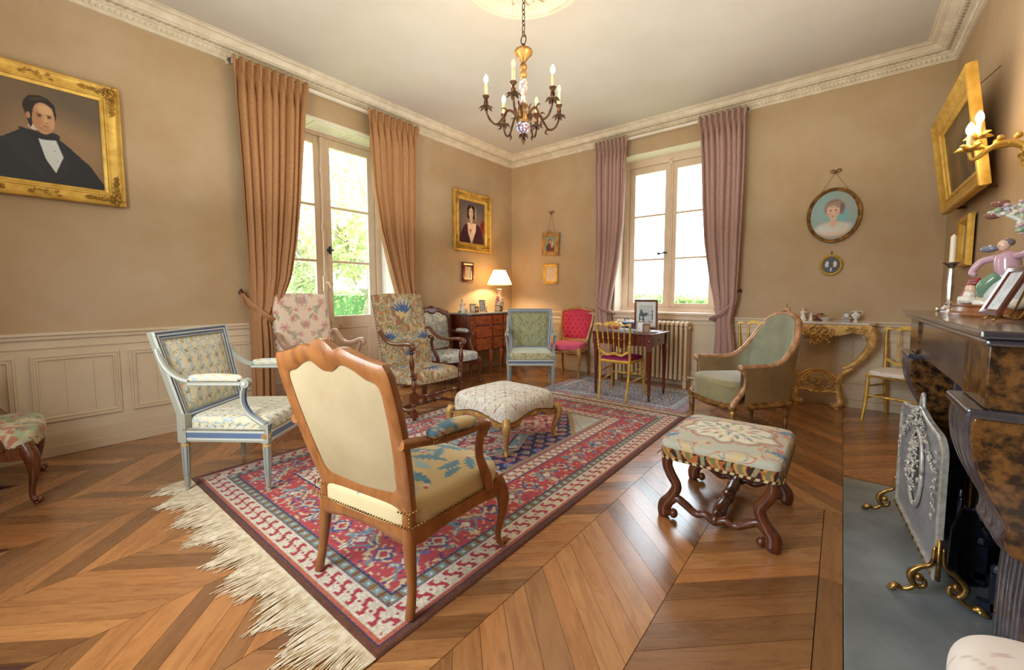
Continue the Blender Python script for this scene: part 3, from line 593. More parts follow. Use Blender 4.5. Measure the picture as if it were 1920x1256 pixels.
def pat_trellis(x, y):      # stool: white-green marbling with dotted red trellis
    c = full(x, (214, 208, 196)); n = vn(x+.02*vn(x, y, 2, 40), y, 6, 34, 2); c = mix(c, ((n > .5) & (n < .56))*.55, (140, 150, 120)); c = mix(c, ((n > .36) & (n < .41))*.5, (156, 140, 120)); c = mix(c, (vn(x, y, 14, 18, 2) > .6)*.4, (190, 180, 146))
    p = .115
    for t, q in (((x+y)/p, (x-y)), ((x-y)/p, (x+y))): c = mix(c, (tri(t) > .955)*((q/.014) % 1 < .62), (150, 40, 44))
    c = mix(c, (tri((x+y)/p) > .9)*(tri((x-y)/p) > .9)*.8, (170, 60, 60)); return c
def pat_bluescroll(x, y):
    c = full(x, (214, 210, 198)); n = vn(x+.03*np.sin(y*40), y+.03*np.sin(x*40), 21, 24, 2); c = mix(c, ((n > .5) & (n < .6))*.85, (96, 140, 176)); c = mix(c, ((n > .36) & (n < .41))*.8, (120, 150, 150)); c = mix(c, ((n > .7))*.7, (80, 120, 160)); return c
def pat_sagedamask(x, y):
    c = full(x, (150, 152, 118)); n = vn(np.abs(x), y % .16, 31, 40, 2); c = mix(c, (n > .55)*.7, (116, 124, 92)); c = mix(c, (tri(x/.09+.12*np.sin(y*50)) > .9)*.6, (176, 176, 146)); c = mix(c, (tri(y/.06) > .85)*(tri(x/.045) > .6)*.6, (170, 140, 80)); return c
def pat_palegreen(x, y):
    c = full(x, (196, 206, 192)); e = np.maximum(np.abs(x)/.30, np.abs(y)/.29); c = mix(c, (e > .86)*(.5+.5*(vn(x, y, 3, 70) > .5)), (150, 140, 90)); c = mix(c, (vn(x, y, 2, 60) > .6)*.25, (170, 176, 140)); return c
def pat_greenfloral(x, y):
    c = full(x, (186, 180, 140)); n = vn(x, y, 41, 12, 2); c = mix(c, (n > .55)*.75, (140, 158, 126)); c = mix(c, (n < .4)*.7, (206, 198, 166)); m = vn(x, y, 43, 30, 2); c = mix(c, (m > .66)*.8, (186, 96, 84)); c = mix(c, (m < .3)*.8, (90, 112, 92))
    c = mix(c, flower(x, y, .2, .12, .05, 8), (120, 156, 168)); c = mix(c, flower(x, y, .2, .12, .02, 5), (200, 190, 170)); return c
def pat_roseprint(x, y):
    c = full(x, (232, 222, 214)); t = vn(x, y, 51, 8, 1); c = mix(c, (np.abs(y-.1*np.sin(x*14)-.05) < .004)*.6, (176, 166, 140)); c = mix(c, (np.abs(y+.18-.08*np.sin(x*17+1)) < .004)*.6, (176, 166, 140)); c = mix(c, (np.abs(x-.1*np.sin(y*12)) < .004)*.5, (180, 170, 150))
    r = random.Random(2)
    for i in range(34): c = mix(c, leaf(x, y, r.uniform(-.3, .3), r.uniform(-.3, .3), r.uniform(0, 6), .035, .010)*.7, random.Random(i).choice([(206, 168, 164), (196, 174, 150), (214, 186, 184)]))
    return c
def plain(col, col2=None, s=20):
    def f(x, y):
        c = full(x, col); return mix(c, vn(x, y, 5, s, 2)*.8, col2) if col2 else c
    return f

def cushion(g, hwb, hwf, yb, yf, z0, z1, dome, pat, n=90, b=.05, bz=.03, bow=.03, sq=6, side=.1):
    """upholstered seat: back/front half widths, bowed front, rounded shoulders, straight skirt"""
    t = np.sin(np.linspace(-1, 1, n)*PI/2*.82)/math.sin(PI/2*.82); U, V = np.meshgrid(t, t, indexing='ij'); r = np.maximum(np.abs(U), np.abs(V)); rr = np.where(r < 1e-6, 1, r)
    ph = (np.abs(U/rr)**sq+np.abs(V/rr)**sq)**(-1/sq); un, vnn = U/rr*ph, V/rr*ph       # unit rounded square direction
    lat = np.where(r < .72, r/.72*(1-b*2), np.where(r < .86, (1-b*2)+b*2*np.sin(np.clip((r-.72)/.14, 0, 1)*PI/2), 1.0))
    x = un*lat; y = vnn*lat; hy = (y+1)/2; X = x*(hwb+(hwf-hwb)*hy); Y = yb+(yf-yb)*hy+bow*np.clip(y, 0, 1)*(1-x*x)
    Z = z1+dome*(1-np.clip(r/.86, 0, 1)**2.2)-np.where(r > .72, bz*(1-np.cos(np.clip((r-.72)/.14, 0, 1)*PI/2)), 0); Z = np.where(r > .86, (z1-bz)-(z1-bz-z0)*(r-.86)/.14, Z)
    C = pat(U*(hwf+side), V*((yf-yb)/2+side)); return g.grid(np.stack([X, Y, Z], -1), C)
def backpad(g, loop, tf, pat, bulge=.03, n=60, rings=50, back=False):
    if back: n, rings = 14, 8
    else: n = max(n, 60); rings = max(rings, 50)
    """padded panel filling a closed outline (x,h) in the plane of a chair back"""
    L_ = catmull(np.vstack([loop, loop[:1]]), 1); cum = np.r_[0, np.cumsum(np.linalg.norm(np.diff(L_, axis=0), axis=1))]; m = n*4; s = np.linspace(0, cum[-1], m, endpoint=False)
    Lx = np.interp(s, cum, L_[:, 0]); Lh = np.interp(s, cum, L_[:, 1]); c = np.array([Lx.mean(), (Lh.max()+Lh.min())/2]); r = np.linspace(0.0, 1, rings)**.8
    X = c[0]+r[:, None]*(Lx-c[0]); H = c[1]+r[:, None]*(Lh-c[1]); D = bulge*(1-r[:, None]**4)*np.ones_like(X)
    P = np.stack([np.stack([np.array(tf(X[i, j], H[i, j], D[i, j])) for j in range(m)]) for i in range(rings)]); C = pat(X, H); return g.grid(P, C, wv=True, flip=back)
def nails(g, pts, r=.0045):
    for p in pts: g.ball(p, r, 5, 3)
    return g
def along(pts, step):
    P = np.array(pts, float); s = np.r_[0, np.cumsum(np.linalg.norm(np.diff(P, axis=0), axis=1))]; q = np.arange(0, s[-1], step); return np.stack([np.interp(q, s, P[:, k]) for k in range(3)], -1)

# ================================================================ RUGS
def rug_big():
    w, h = 2.06, 3.30; st = .0055; nx, ny = int(w/st), int(h/st); x = np.linspace(0, w, nx); y = np.linspace(0, h, ny); X, Y = np.meshgrid(x, y, indexing='ij')
    c = full(X, (110, 64, 44)); e = np.minimum(np.minimum(X, w-X), np.minimum(Y, h-Y)); hor = (np.minimum(Y, h-Y) < np.minimum(X, w-X)); S = np.where(hor, X, Y); cream = (222, 208, 186); red = (186, 60, 66); navy = (34, 44, 92)
    c = mix(c, (vn(X, Y, 2, 60) > .5)*.3, (80, 44, 34)); c = mix(c, (e > .028)*(e < .036), navy); c = mix(c, (e > .036)*(e < .05), (190, 100, 72)); c = mix(c, e > .05, navy)
    def sband(c, a, b, p=.078):
        m = (e > a) & (e < b); t = (e-a)/(b-a); c = mix(c, m, cream); ph = S/p*2*PI
        s_ = (S/p) % 1-.5; f = (np.abs(s_+.24*np.sin(2*PI*(t-.5)*1.05)) < .13) & (t > .1) & (t < .9); f2 = None
        hook = ((np.abs(t-.15) < .06) & (s_ > -.05) & (s_ < .36)) | ((np.abs(t-.85) < .06) & (s_ < .05) & (s_ > -.36)) | ((np.abs(t-.5) < .05) & (np.abs(s_) < .26)) | (np.hypot((s_-.5*np.sign(s_))*.8, t-.5) < .07)
        return mix(mix(c, m & f, (178, 54, 64)), m & hook & ~f, (170, 60, 72))
    c = sband(c, .055, .150); c = mix(c, (e > .150)*(e < .156), (90, 90, 130))
    m = (e > .156) & (e < .196); c = mix(c, m, (142, 122, 80)); c = mix(c, m*(tri(S/.062) > .55)*(np.abs(e-.176) < .012), (134, 168, 178)); c = mix(c, m*(tri(S/.062) > .8)*(np.abs(e-.176) < .005), (226, 220, 196)); c = mix(c, m*(tri(S/.062+.5) > .85), (120, 60, 56))
    c = mix(c, (e > .196)*(e < .208), (30, 44, 90)); c = mix(c, (e > .199)*(e < .205)*((S/.013) % 1 < .4), (130, 130, 170))
    m = (e > .208) & (e < .44); c = mix(c, m, (192, 70, 74)); t = (e-.324); P = .36; u = (S % P)-P/2; v = t; k = ((S/P).astype(int)) % 3
    cols = [(120, 146, 164), (206, 178, 128), (222, 210, 190), (120, 110, 160), (150, 122, 74)]
    rr = np.random.RandomState(9)
    for i in range(11):
        cx, cy = rr.uniform(-.17, .17), rr.uniform(-.09, .09); a = rr.choice([.6, -.6, 2.5, 0, 1.57]); L_ = rr.uniform(.04, .12); col = cols[rr.randint(5)]
        cu, cs_ = math.cos(a), math.sin(a); uu = (u-cx)*cu+(v-cy)*cs_; vv = -(u-cx)*cs_+(v-cy)*cu; f = (np.abs(uu) < L_/2) & (np.abs(vv) < .011+.006*(((uu/.012) % 1) > .5)); c = mix(c, m & f, col); c = mix(c, m & (np.abs(uu) < L_/2) & (np.abs(vv) < .004), cols[(i+2) % 5])
    q = np.abs(u)+np.abs(v); c = mix(c, m & (np.abs(q-.055) < .006), (70, 70, 130)); c = mix(c, m & (q < .043), (208, 190, 160)); c = mix(c, m & (q < .025), (178, 60, 66)); q = np.abs(np.abs(u)-P/2)+np.abs(v); c = mix(c, m & (np.abs(q-.07) < .008), (120, 150, 160)); c = mix(c, m & (q < .045), (150, 66, 110)*1); c = mix(c, m & (q < .03), (226, 214, 190))
    c = mix(c, m & (vn(X, Y, 3, 60) > .74), (214, 190, 150)); c = mix(c, m & (vn(X, Y, 5, 55) > .84), (60, 70, 120))
    c = mix(c, (e > .44)*(e < .45), (44, 54, 110)); c = sband(c, .45, .535, .07)
    for a, b, col in [(.535, .541, (60, 70, 120)), (.541, .555, (190, 100, 90)), (.555, .561, (60, 60, 90)), (.561, .575, (180, 160, 120)), (.575, .583, (60, 70, 110))]: c = mix(c, (e > a)*(e < b), col)
    fx = (X-w/2)/(w/2-.583); fy = (Y-h/2)/(h/2-.583); inn = e > .583
    f = inn; c = mix(c, f, (214, 208, 190)); lat = (tri((X+Y)/.06) > .88) | (tri((X-Y)/.06) > .88); c = mix(c, f & lat, (120, 156, 176)); c = mix(c, f & (tri((X+Y)/.06+.5) > .8) & (tri((X-Y)/.06+.5) > .8), (176, 70, 70))
    hx = np.abs(fx)*.62+np.abs(fy); med = inn & (hx < 1.12) & (np.abs(fx) < .985); edge = inn & (hx < 1.19) & ~med; c = mix(c, edge, (170, 144, 104)); c = mix(c, med, (28, 40, 92))
    gx = ((X+.5*.1*((Y/.085).astype(int) % 2))/.1) % 1-.5; gy = (Y/.085) % 1-.5; rad = np.hypot(gx, gy*.85); kk = ((X/.1).astype(int)*3+(Y/.085).astype(int)*5) % 4
    for i, col in enumerate([(200, 120, 120), (206, 176, 120), (110, 140, 190), (196, 150, 140)]): c = mix(c, med & (rad < .33) & (kk == i), col)
    c = mix(c, med & (rad < .18), (60, 50, 90)); c = mix(c, med & (rad < .09), (226, 200, 150)); c = mix(c, med & (vn(X, Y, 8, 45) > .76), (176, 90, 110))
    for cy0, s in ((0, .46), (-.52, .24), (.52, .24)):
        d = np.abs(fx)*.9+np.abs(fy-cy0)*(.46/s)*.9; c = mix(c, inn & (d < .62), (196, 160, 110)); c = mix(c, inn & (d < .58), (200, 96, 100) if s < .3 else (134, 160, 168)); c = mix(c, inn & (d < .40), (206, 130, 126)); c = mix(c, inn & (np.abs(d-.40) < .02), (40, 44, 80)); c = mix(c, inn & (d < .22), (214, 196, 160)); c = mix(c, inn & (d < .12), (176, 60, 60))
        c = mix(c, inn & (d < .56) & (vn(X, Y, 18, 42) > .66), (226, 206, 180)); c = mix(c, inn & (d < .56) & (vn(X, Y, 28, 42) > .72), (160, 50, 60))
    c = c*(.86+.28*vn(X, Y, 77, 130)[..., None]); x0, y0 = 1.262, -4.772
    Z = .010+.0015*vn(X, Y, 6, 5); Z[0, :] = Z[-1, :] = Z[:, 0] = Z[:, -1] = .001; t = thing('persian_rug', 'large red and navy oriental rug with cream fringe under the armchairs', 'rug', (x0, y0, 0))
    put('pile', G().grid(np.stack([X, Y, Z], -1), c), M['rug'], t, smooth=180)
    for nm, yy, s, ln in (('fringe', 0, -1, .16), ('fringe', h, 1, .07)):
        r = np.random.RandomState(4+s); n = 560; g = G(); wv = np.cumsum(r.normal(0, .35, n)); wv -= np.linspace(0, wv[-1], n)
        for i in range(n):
            xx = w*(i+.5)/n; cl = .014*math.sin(i*.12)+.012*math.sin(i*.047+1)+r.normal(0, .004); L_ = ln*(1+.25*math.sin(i*.09)+.12*r.normal()); th = .0024
            g.tube([(xx, yy-s*.004, .007), (xx+cl*.3, yy+s*L_*.35, .006+.004*r.rand()), (xx+cl, yy+s*L_*.75, .004+.006*r.rand()), (xx+cl*1.4+r.normal(0, .006), yy+s*L_, .003)], [th, th, th*.9, th*.7], 4, 2, cap=False)
        put(nm, g, M['fringe'], t, smooth=180, kind='stuff')
rug_big()
def rug_small():
    x0, x1, y0, y1 = 1.55, 3.27, -1.385, -.30; w, h = x1-x0, y1-y0; st = .008; X, Y = np.meshgrid(np.linspace(0, w, int(w/st)), np.linspace(0, h, int(h/st)), indexing='ij'); e = np.minimum(np.minimum(X, w-X), np.minimum(Y, h-Y)); S = np.where(np.minimum(Y, h-Y) < np.minimum(X, w-X), X, Y)
    c = full(X, (196, 150, 140)); c = mix(c, e > .015, (120, 120, 150)); c = mix(c, (e > .02), (214, 178, 166)); c = mix(c, (e > .02)*(e < .09)*(tri(S/.07) > .5), (140, 160, 180)); c = mix(c, (e > .02)*(e < .09)*(vn(X, Y, 3, 50) > .62), (206, 120, 116)); c = mix(c, e > .09, (90, 96, 124)); c = mix(c, e > .1, (200, 200, 200))
    c = mix(c, (e > .1)*(e < .16)*(tri(S/.05) > .6), (130, 150, 176)); c = mix(c, e > .16, (226, 220, 214)); c = mix(c, e > .175, (150, 158, 168)); f = e > .175; c = mix(c, f & (tri(X/.045+.2*np.sin(Y*60)) > .6), (206, 204, 196)); c = mix(c, f & (vn(X, Y, 5, 60) > .6), (96, 110, 140)); c = mix(c, f & (vn(X, Y, 6, 50) > .72), (186, 130, 124))
    Z = .006+0*X; Z[0, :] = Z[-1, :] = Z[:, 0] = Z[:, -1] = .001; o = put('small_rug', G().grid(np.stack([X, Y, Z], -1), c), M['rug'], None, (x0, y0, 0), smooth=180); tag(o, 'small pale blue and pink rug under the writing desk', 'rug')
rug_small()

# ================================================================ CURTAINS
def curtain(nm, label, M4, L_, R_, m, tie, hook, seed, band_side, folds=9):
    """L_, R_: edge positions along the wall by height; folds deepen towards the hem, gathered at the tie"""
    zs = np.concatenate([np.linspace(3.275, 3.12, 8), np.linspace(3.09, tie+.25, 34), np.linspace(tie+.23, tie-.2, 22), np.linspace(tie-.25, .015, 20)]); n = folds*18+1; s = np.linspace(0, 1, n)
    ll = np.interp(-zs, [-z for z, _ in L_], [v for _, v in L_]); rr = np.interp(-zs, [-z for z, _ in R_], [v for _, v in R_]); r = random.Random(seed); ph = [r.uniform(0, 6) for _ in range(4)]
    P = np.zeros((len(zs), n, 3))
    for i, z in enumerate(zs):
        f = np.clip((3.2-z)/.25, 0, 1); w = rr[i]-ll[i]; dens = np.clip(.6/max(w, .05), .6, 2.2); amp = .020+.030*f*min(1, dens)
        ss_ = s+.012*np.sin(2*PI*s*2+ph[0])*f+.01*np.sin(z*2+s*9)*f; a = 2*PI*folds*ss_+.5*np.sin(z*1.3+ph[1])*f
        wob = np.cos(a)+.28*np.cos(2*a+ph[2]+z)*f+.5*f*np.cos(2*PI*ss_*3.2+ph[3]+z*.5); mid_ = .5+.45*np.sin(PI*s)**.6
        P[i, :, 0] = ll[i]+w*s+.5*amp*np.sin(a)*f*mid_; P[i, :, 1] = -(.13+amp*wob*.85+.05*np.exp(-((z-tie)/.35)**2)*np.sin(PI*s)); P[i, :, 2] = z+(.012*np.cos(2*PI*folds*s) if i == 0 else 0)
    t = thing(nm, label, 'curtain', (0, 0, 0)); g = G().grid(P); o = put('drape', g.T(M4), m, t, smooth=180)
    md = o.modifiers.new('thick', 'SOLIDIFY'); md.thickness = .004
    # heading tape pleats
    g = G()
    for k in range(folds+1):
        x = ll[0]+(rr[0]-ll[0])*k/folds; g.tube([(x, -.165, 3.272), (x, -.168, 3.22), (x, -.16, 3.13)], [.010, .012, .004], 6, 3)
    put('pinch_pleats', g.T(M4), m, t, smooth=180)
    # tie-back band wraps the bunch
    hx, hz = hook; a, b = np.interp(-tie, [-z for z, _ in L_], [v for _, v in L_]), np.interp(-tie, [-z for z, _ in R_], [v for _, v in R_]); far_, near_ = (b, a) if band_side == 'L' else (a, b)
    g = G(); sg = 1 if far_ > near_ else -1
    path = [(hx, -.03, hz), (near_-sg*.005, -.14, tie+.13), ((near_+far_)/2, -.235, tie+.01), (far_+sg*.012, -.19, tie-.05), (far_+sg*.008, -.11, tie-.06), (near_, -.055, tie+.1), (hx, -.02, hz-.01)]
    g.tube(path, [.008, .012, .014, .014, .013, .012, .008], 10, 8, up=(0, 0, 1), flat=[1.5, 3, 3.2, 3.2, 3, 2.6, 1.5]); 
    V = np.vstack(g.V); put('tie_band', g.T(M4), m, t, smooth=180)
    g = G(); g.ball((hx, -.012, hz), (.022, .012, .022)); g.tube([(hx, -.01, hz), (hx, -.06, hz), (hx-sg*.02, -.08, hz+.03)], [.006, .006, .01], 6, 3); put('tieback_hook', g.T(M4), M['bronze'], t, smooth=180, label='small dark bronze hook'); return t
E1 = [(3.28, -4.06), (2.4, -4.035), (1.15, -4.01), (.5, -4.01), (0, -4.02)]; E2 = [(3.28, -3.43), (2.93, -3.455), (2.5, -3.49), (2.08, -3.53), (1.7, -3.58), (1.335, -3.65), (1.07, -3.76), (.92, -3.86), (.66, -3.83), (0, -3.84)]
curtain('curtain', 'ochre curtain tied back left of the garden door, behind the blue-framed armchair', ML, E1, E2, M['curtain_ochre'], .95, (-4.045, 1.185), 1, 'L', 9)
E1 = [(3.28, -2.745), (2.82, -2.717), (2.4, -2.688), (1.93, -2.616), (1.436, -2.48), (1.1, -2.38), (.9, -2.33), (.6, -2.36), (0, -2.38)]; E2 = [(3.28, -2.065), (2.66, -2.09), (2.06, -2.11), (1.5, -2.14), (1.1, -2.16), (0, -2.15)]
curtain('curtain', 'ochre curtain right of the garden door, behind the tapestry high-back armchair', ML, E1, E2, M['curtain_ochre'], .93, (-2.10, 1.18), 2, 'R', 8)
E1 = [(3.28, 1.64), (2.3, 1.655), (1.5, 1.667), (1.1, 1.675), (0, 1.70)]; E2 = [(3.28, 2.10), (2.6, 2.087), (2.1, 2.066), (1.69, 2.013), (1.25, 1.926), (.98, 1.88), (.5, 1.95), (0, 1.97)]
curtain('curtain', 'dusty rose curtain left of the back window, behind the writing desk', MB, E1, E2, M['curtain_rose'], .97, (1.645, 1.15), 3, 'L', 8)
E1 = [(3.28, 3.01), (2.77, 3.05), (2.26, 3.073), (1.8, 3.104), (1.37, 3.166), (1.05, 3.235), (.88, 3.265), (.6, 3.26), (0, 3.20)]; E2 = [(3.28, 3.495), (2.6, 3.50), (2.0, 3.49), (1.4, 3.477), (1.1, 3.47), (.86, 3.43), (.5, 3.47), (0, 3.49)]
curtain('curtain', 'dusty rose curtain right of the back window, behind the sage velvet chair', MB, E1, E2, M['curtain_rose'], .93, (3.485, 1.2), 4, 'R', 8)
for M4, a, b, nm in ((ML, -4.08, -2.05, 'left'), (MB, 1.62, 3.52, 'back')):
    g = G(); g.box(a, b, -.10, -.06, 3.235, 3.262); g.box(a, a+.02, -.10, 0, 3.235, 3.262); g.box(b-.02, b, -.10, 0, 3.235, 3.262)
    tag(put('curtain_rail', g.T(M4), M['white'], smooth=0, bevel=.003), 'cream curtain rail above the '+('garden door' if nm == 'left' else 'back window'), 'curtain rail')
# radiator
def radiator():
    t = thing('radiator', 'cream ribbed cast-iron radiator under the back window behind the desk', 'radiator', (2.045, -.17, 0)); g0 = None; n = 17
    for i in range(n):
        if g0 is None:
            g = G(); 
            for y in (-.06, .0, .06): g.tube([(0, y, .12), (0, y, .77)], .0185, 8, 1)
            g.tube([(0, -.075, .765), (0, -.04, .80), (0, .04, .80), (0, .075, .765)], [.018, .026, .026, .018], 8, 4); g.tube([(0, -.075, .12), (0, -.04, .10), (0, .04, .10), (0, .075, .12)], [.018, .024, .024, .018], 8, 4)
            g.box(-.012, .012, -.05, .05, .76, .79); g0 = g.mesh('section', M['radiator'], 50)
        put('section', g0, None, t, (i*.0565, 0, 0))
    g = G(); g.tube([(-.02, 0, .75), (n*.0565-.02, 0, .75)], .02, 8, 1); g.tube([(-.02, 0, .13), (n*.0565-.02, 0, .13)], .02, 8, 1)
    for x in (0, (n-1)*.0565): g.box(x-.02, x+.02, -.07, -.04, 0, .1); g.box(x-.02, x+.02, .04, .07, 0, .1)
    put('manifold', g, M['radiator'], t, kind='stuff'); g = G(); x = n*.0565; g.tube([(x-.02, 0, .13), (x+.05, 0, .13)], .014, 8, 1); g.ball((x+.06, 0, .15), (.022, .022, .03)); g.tube([(x+.06, 0, .13), (x+.06, 0, -0.0)], .011, 8, 1); put('valve', g, M['radiator'], t, smooth=50)
radiator()
# ================================================================ FURNITURE  (local frames: seat faces +y, x sideways)
def halfloop(half):
    """(x,h) points from bottom centre up one side to top centre -> closed loop"""
    H = np.array(half, float); return np.vstack([H, (H*np.array([-1, 1]))[::-1]])
def resample(half, n):
    A = catmull(np.array(half, float), 6); s = np.r_[0, np.cumsum(np.linalg.norm(np.diff(A, axis=0), axis=1))]; q = np.linspace(0, s[-1], n); return np.column_stack([np.interp(q, s, A[:, 0]), np.interp(q, s, A[:, 1])])
def loops(outer, inner, n=40):
    o = resample(outer, n); i = resample(inner, n); return halfloop(o[:]), halfloop(i[:])
def apron(g, p0, p1, zt, zb, th=.024, bow=0, n=16, C=None):
    p0 = np.array(p0, float); p1 = np.array(p1, float); d = p1-p0; nn = np.array([d[1], -d[0]])/np.linalg.norm(d); t = np.linspace(0, 1, n)
    c = p0+np.outer(t, d)+np.outer(bow*4*t*(1-t), nn); P = []
    for k in range(n):
        zl = zb(t[k]); a = c[k]-nn*th/2; b = c[k]+nn*th/2; P.append([(a[0], a[1], zt), (b[0], b[1], zt), (b[0]+nn[0]*.004, b[1]+nn[1]*.004, (zt+zl)/2), (b[0], b[1], zl+.004), (b[0]-nn[0]*.006, b[1]-nn[1]*.006, zl), (a[0], a[1], zl)])
    P = np.array(P); b0 = g.n; g.grid(P, wv=True, C=None if C is None else np.broadcast_to(C, P.shape)); g.F.append([b0+i for i in range(6)]); g.F.append([b0+(n-1)*6+i for i in range(6)][::-1]); return g
def copy_part(o, parent=None):
    c = o.copy(); COL.objects.link(c); c.parent = parent or o.parent; return c
PRF = [(0, .35), (.08, .9), (.25, 1), (.7, .85), (.85, .95), (1, .5), (1, -.5), (.75, -.9), (.2, -.9), (0, -.5)]

def fauteuil(name, label, cat, loc, rz, wood, seatpat, frontpat, rearmat, arms=True, S=1.0, leg='cabriole', W_=1.0, crest=True, armpat=None, group=None, tall=0):
    """curved French chair: shaped back frame, cabriole legs, padded arms, close-nailed seat"""
    t = thing(name, label, cat, loc, rz, group); k = .27
    def tf(x, h, d): n = 1/math.hypot(1, k); return (x*W_, -.235-k*(h-.40)+d*n, h+d*k*n)
    cr = .015 if crest else 0
    outer = [(0, .345), (.12, .35), (.232, .34), (.262, .43), (.285, .56), (.304, .72), (.306, .85), (.303, .91), (.288, .942), (.255, .945), (.17, .965), (.105, .985), (.06, .978), (.035, .99+cr), (0, .992+cr)]
    inner = [(0, .432), (.10, .44), (.19, .455), (.215, .53), (.238, .66), (.25, .79), (.245, .865), (.19, .885), (.13, .915), (.08, .925), (.045, .905), (.02, .895), (0, .895)]
    outer = [(x, h+tall*max(0, h-.4)) for x, h in outer]; inner = [(x, h+tall*max(0, h-.4)) for x, h in inner]
    O, I = loops(outer, inner, 46); g = G(); g.ring(O, I, [(a, .022*b) for a, b in PRF], tf); put('back_frame', g, wood, t, smooth=50)
    if crest:
        g = G(); n0 = (.99+tall*.59)
        for q in range(5): a = (q-2)*.55; g.ball(tf(.028*math.sin(a), n0-.01+.016*math.cos(a), .022), (.008, .006, .013), 6, 4)
        g.ball(tf(0, n0-.015, .026), .011, 6, 4); put('crest_carving', g, wood, t, smooth=180)
    g = G(); backpad(g, I, lambda x, h, d: tf(x*1.01, .66+(h-.66)*1.01, .004+d), frontpat, .028); put('back_upholstery', g, M['fab'], t, smooth=180)
    g = G(); backpad(g, I, lambda x, h, d: tf(x*1.01, .66+(h-.66)*1.01, -.008-d), plain((206, 186, 150)), .006, back=True); put('back_lining', g, rearmat, t, smooth=180, label='plain cream linen lining')
    g = G(); cushion(g, .262*W_, .325*W_, -.262, .275, .325, .405, .035, seatpat, 110 if name != 'armchair' else 150, bow=.035); put('seat', g, M['fab'], t, smooth=180)
    g = G(); w0, w1 = .232*W_, .293*W_
    wv = lambda s: .268-.018*math.sin(PI*s)*math.cos(PI*2*s*1.0)-.012*math.cos(4*PI*s)*.6
    apron(g, (w1-.0, .262), (-w1+.0, .262), .33, wv, bow=-.035); put('front_rail', g, wood, t, smooth=50)
    g = G(); apron(g, (-w0, -.245), (w0, -.245), .33, wv); put('rear_rail', g, wood, t, smooth=50)
    for s in (-1, 1):
        g = G(); a, b = (s*w0*1.08, -.24), (s*w1*1.05, .25); apron(g, a if s < 0 else b, b if s < 0 else a, .33, wv, bow=-.012); put('side_rail', g, wood, t, smooth=50)
        g = G(); x = s*.292*W_
        g.tube([(x, .235, .345), (x+s*.012, .25, .30), (x+s*.026, .262, .25), (x+s*.026, .264, .18), (x+s*.012, .252, .09), (x+s*.010, .252, .04), (x+s*.022, .266, .018)], [.034, .036, .032, .022, .0145, .014, .019], 8, 5, up=(s*.7, .7, 0))
        g.ball((x+s*.033, .279, .026), (.014, .014, .018), 7, 5); g.ball((x+s*.028, .268, .28), (.012, .012, .03), 6, 4); g.ball((x+s*.024, .266, .007), (.016, .016, .009), 8, 4); put('leg', g, wood, t, smooth=60)
        g = G(); x = s*.23*W_
        g.tube([(x, -.232, .42), (x+s*.004, -.236, .33), (x+s*.012, -.242, .22), (x+s*.024, -.247, .11), (x+s*.030, -.266, .006)], [.023, .026, .024, .018, .019], 8, 5, up=(1, 0, 0)); put('leg', g, wood, t, smooth=60)
    g = G(); r = .0048
    def prm(xa, ya, xb, yb, z, bow=0):
        q = np.linspace(0, 1, 30); p0 = np.array([xa, ya]); p1 = np.array([xb, yb]); d = p1-p0; nn = np.array([d[1], -d[0]])/np.linalg.norm(d); c = p0+np.outer(q, d)+np.outer(bow*4*q*(1-q), nn); return along([(*v, z) for v in c], .0145)
    W0, W1 = .268*W_, .328*W_
    nails(g, prm(-W0, -.266, W0, -.266, .335), r); nails(g, prm(W0, -.255, W1, .25, .335, -.0), r); nails(g, prm(-W0, -.255, -W1, .25, .335), r); nails(g, prm(W1-.02, .285, -W1+.02, .285, .335, -.033), r)
    for s in (-1, 1): nails(g, along([(s*W0, -.268, .39), (s*W0, -.268, .335)], .0145), r); nails(g, along([(s*(W0+.003), -.22, .39), (s*(W0-.0), -.27, .392), (s*(W0-.055), -.27, .39)], .0145), r)
    put('nailheads', g, M['brass'], t, smooth=180, kind='stuff')
    if arms:
        for s in (-1, 1):
            f = W_; x = s*f
            g = G(); g.tube([(x*.292, -.325, .665), (x*.305, -.25, .655), (x*.325, -.15, .64), (x*.345, -.03, .638), (x*.352, .04, .645), (x*.354, .085, .632), (x*.35, .088, .607)], [.021, .018, .017, .018, .021, .021, .012], 8, 5, up=(0, 0, 1)); put('arm', g, wood, t, smooth=60)
            g = G(); g.tube([(x*.349, .07, .625), (x*.343, .052, .575), (x*.334, .06, .51), (x*.325, .10, .44), (x*.318, .135, .385), (x*.315, .15, .33)], [.02, .0175, .018, .021, .024, .025], 8, 5, up=(1, 0, 0)); g.ball((x*.35, .075, .60), (.014, .02, .02), 7, 4); put('arm_support', g, wood, t, smooth=60)
            g = G(); g.tube([(x*.314, -.215, .663), (x*.318, -.20, .672), (x*.326, -.13, .676), (x*.338, -.04, .672), (x*.343, -.005, .662), (x*.344, .006, .652)], [.008, .026, .031, .031, .025, .006], 12, 5, up=(0, 0, 1), flat=.85)
            V = np.vstack(g.V); g.C = [(armpat or seatpat)(V[:, 1]*1.3+.22, (V[:, 2]-.66)*2+np.abs(V[:, 0])-.33+.05)]; g.hascol = True; put('arm_pad', g, M['fab'], t, smooth=180)
            g = G(); nails(g, along([(x*.34, -.215, .648), (x*.35, -.1, .65), (x*.368, 0, .648)], .014), .004); nails(g, along([(x*.285, -.215, .65), (x*.30, -.1, .652), (x*.318, 0, .65)], .014), .004); put('nailheads', g, M['brass'], t, smooth=180, kind='stuff')
    if S != 1: t.scale = (S, S, S)
    return t
FG = fauteuil('armchair', 'large carved armchair seen from behind, linen back and cream seat with blue leaves', 'armchair', (2.9835, -4.3795, .009), 8.3, M['cherry'], pat_cream_blue, pat_cream_blue, M['linen'])
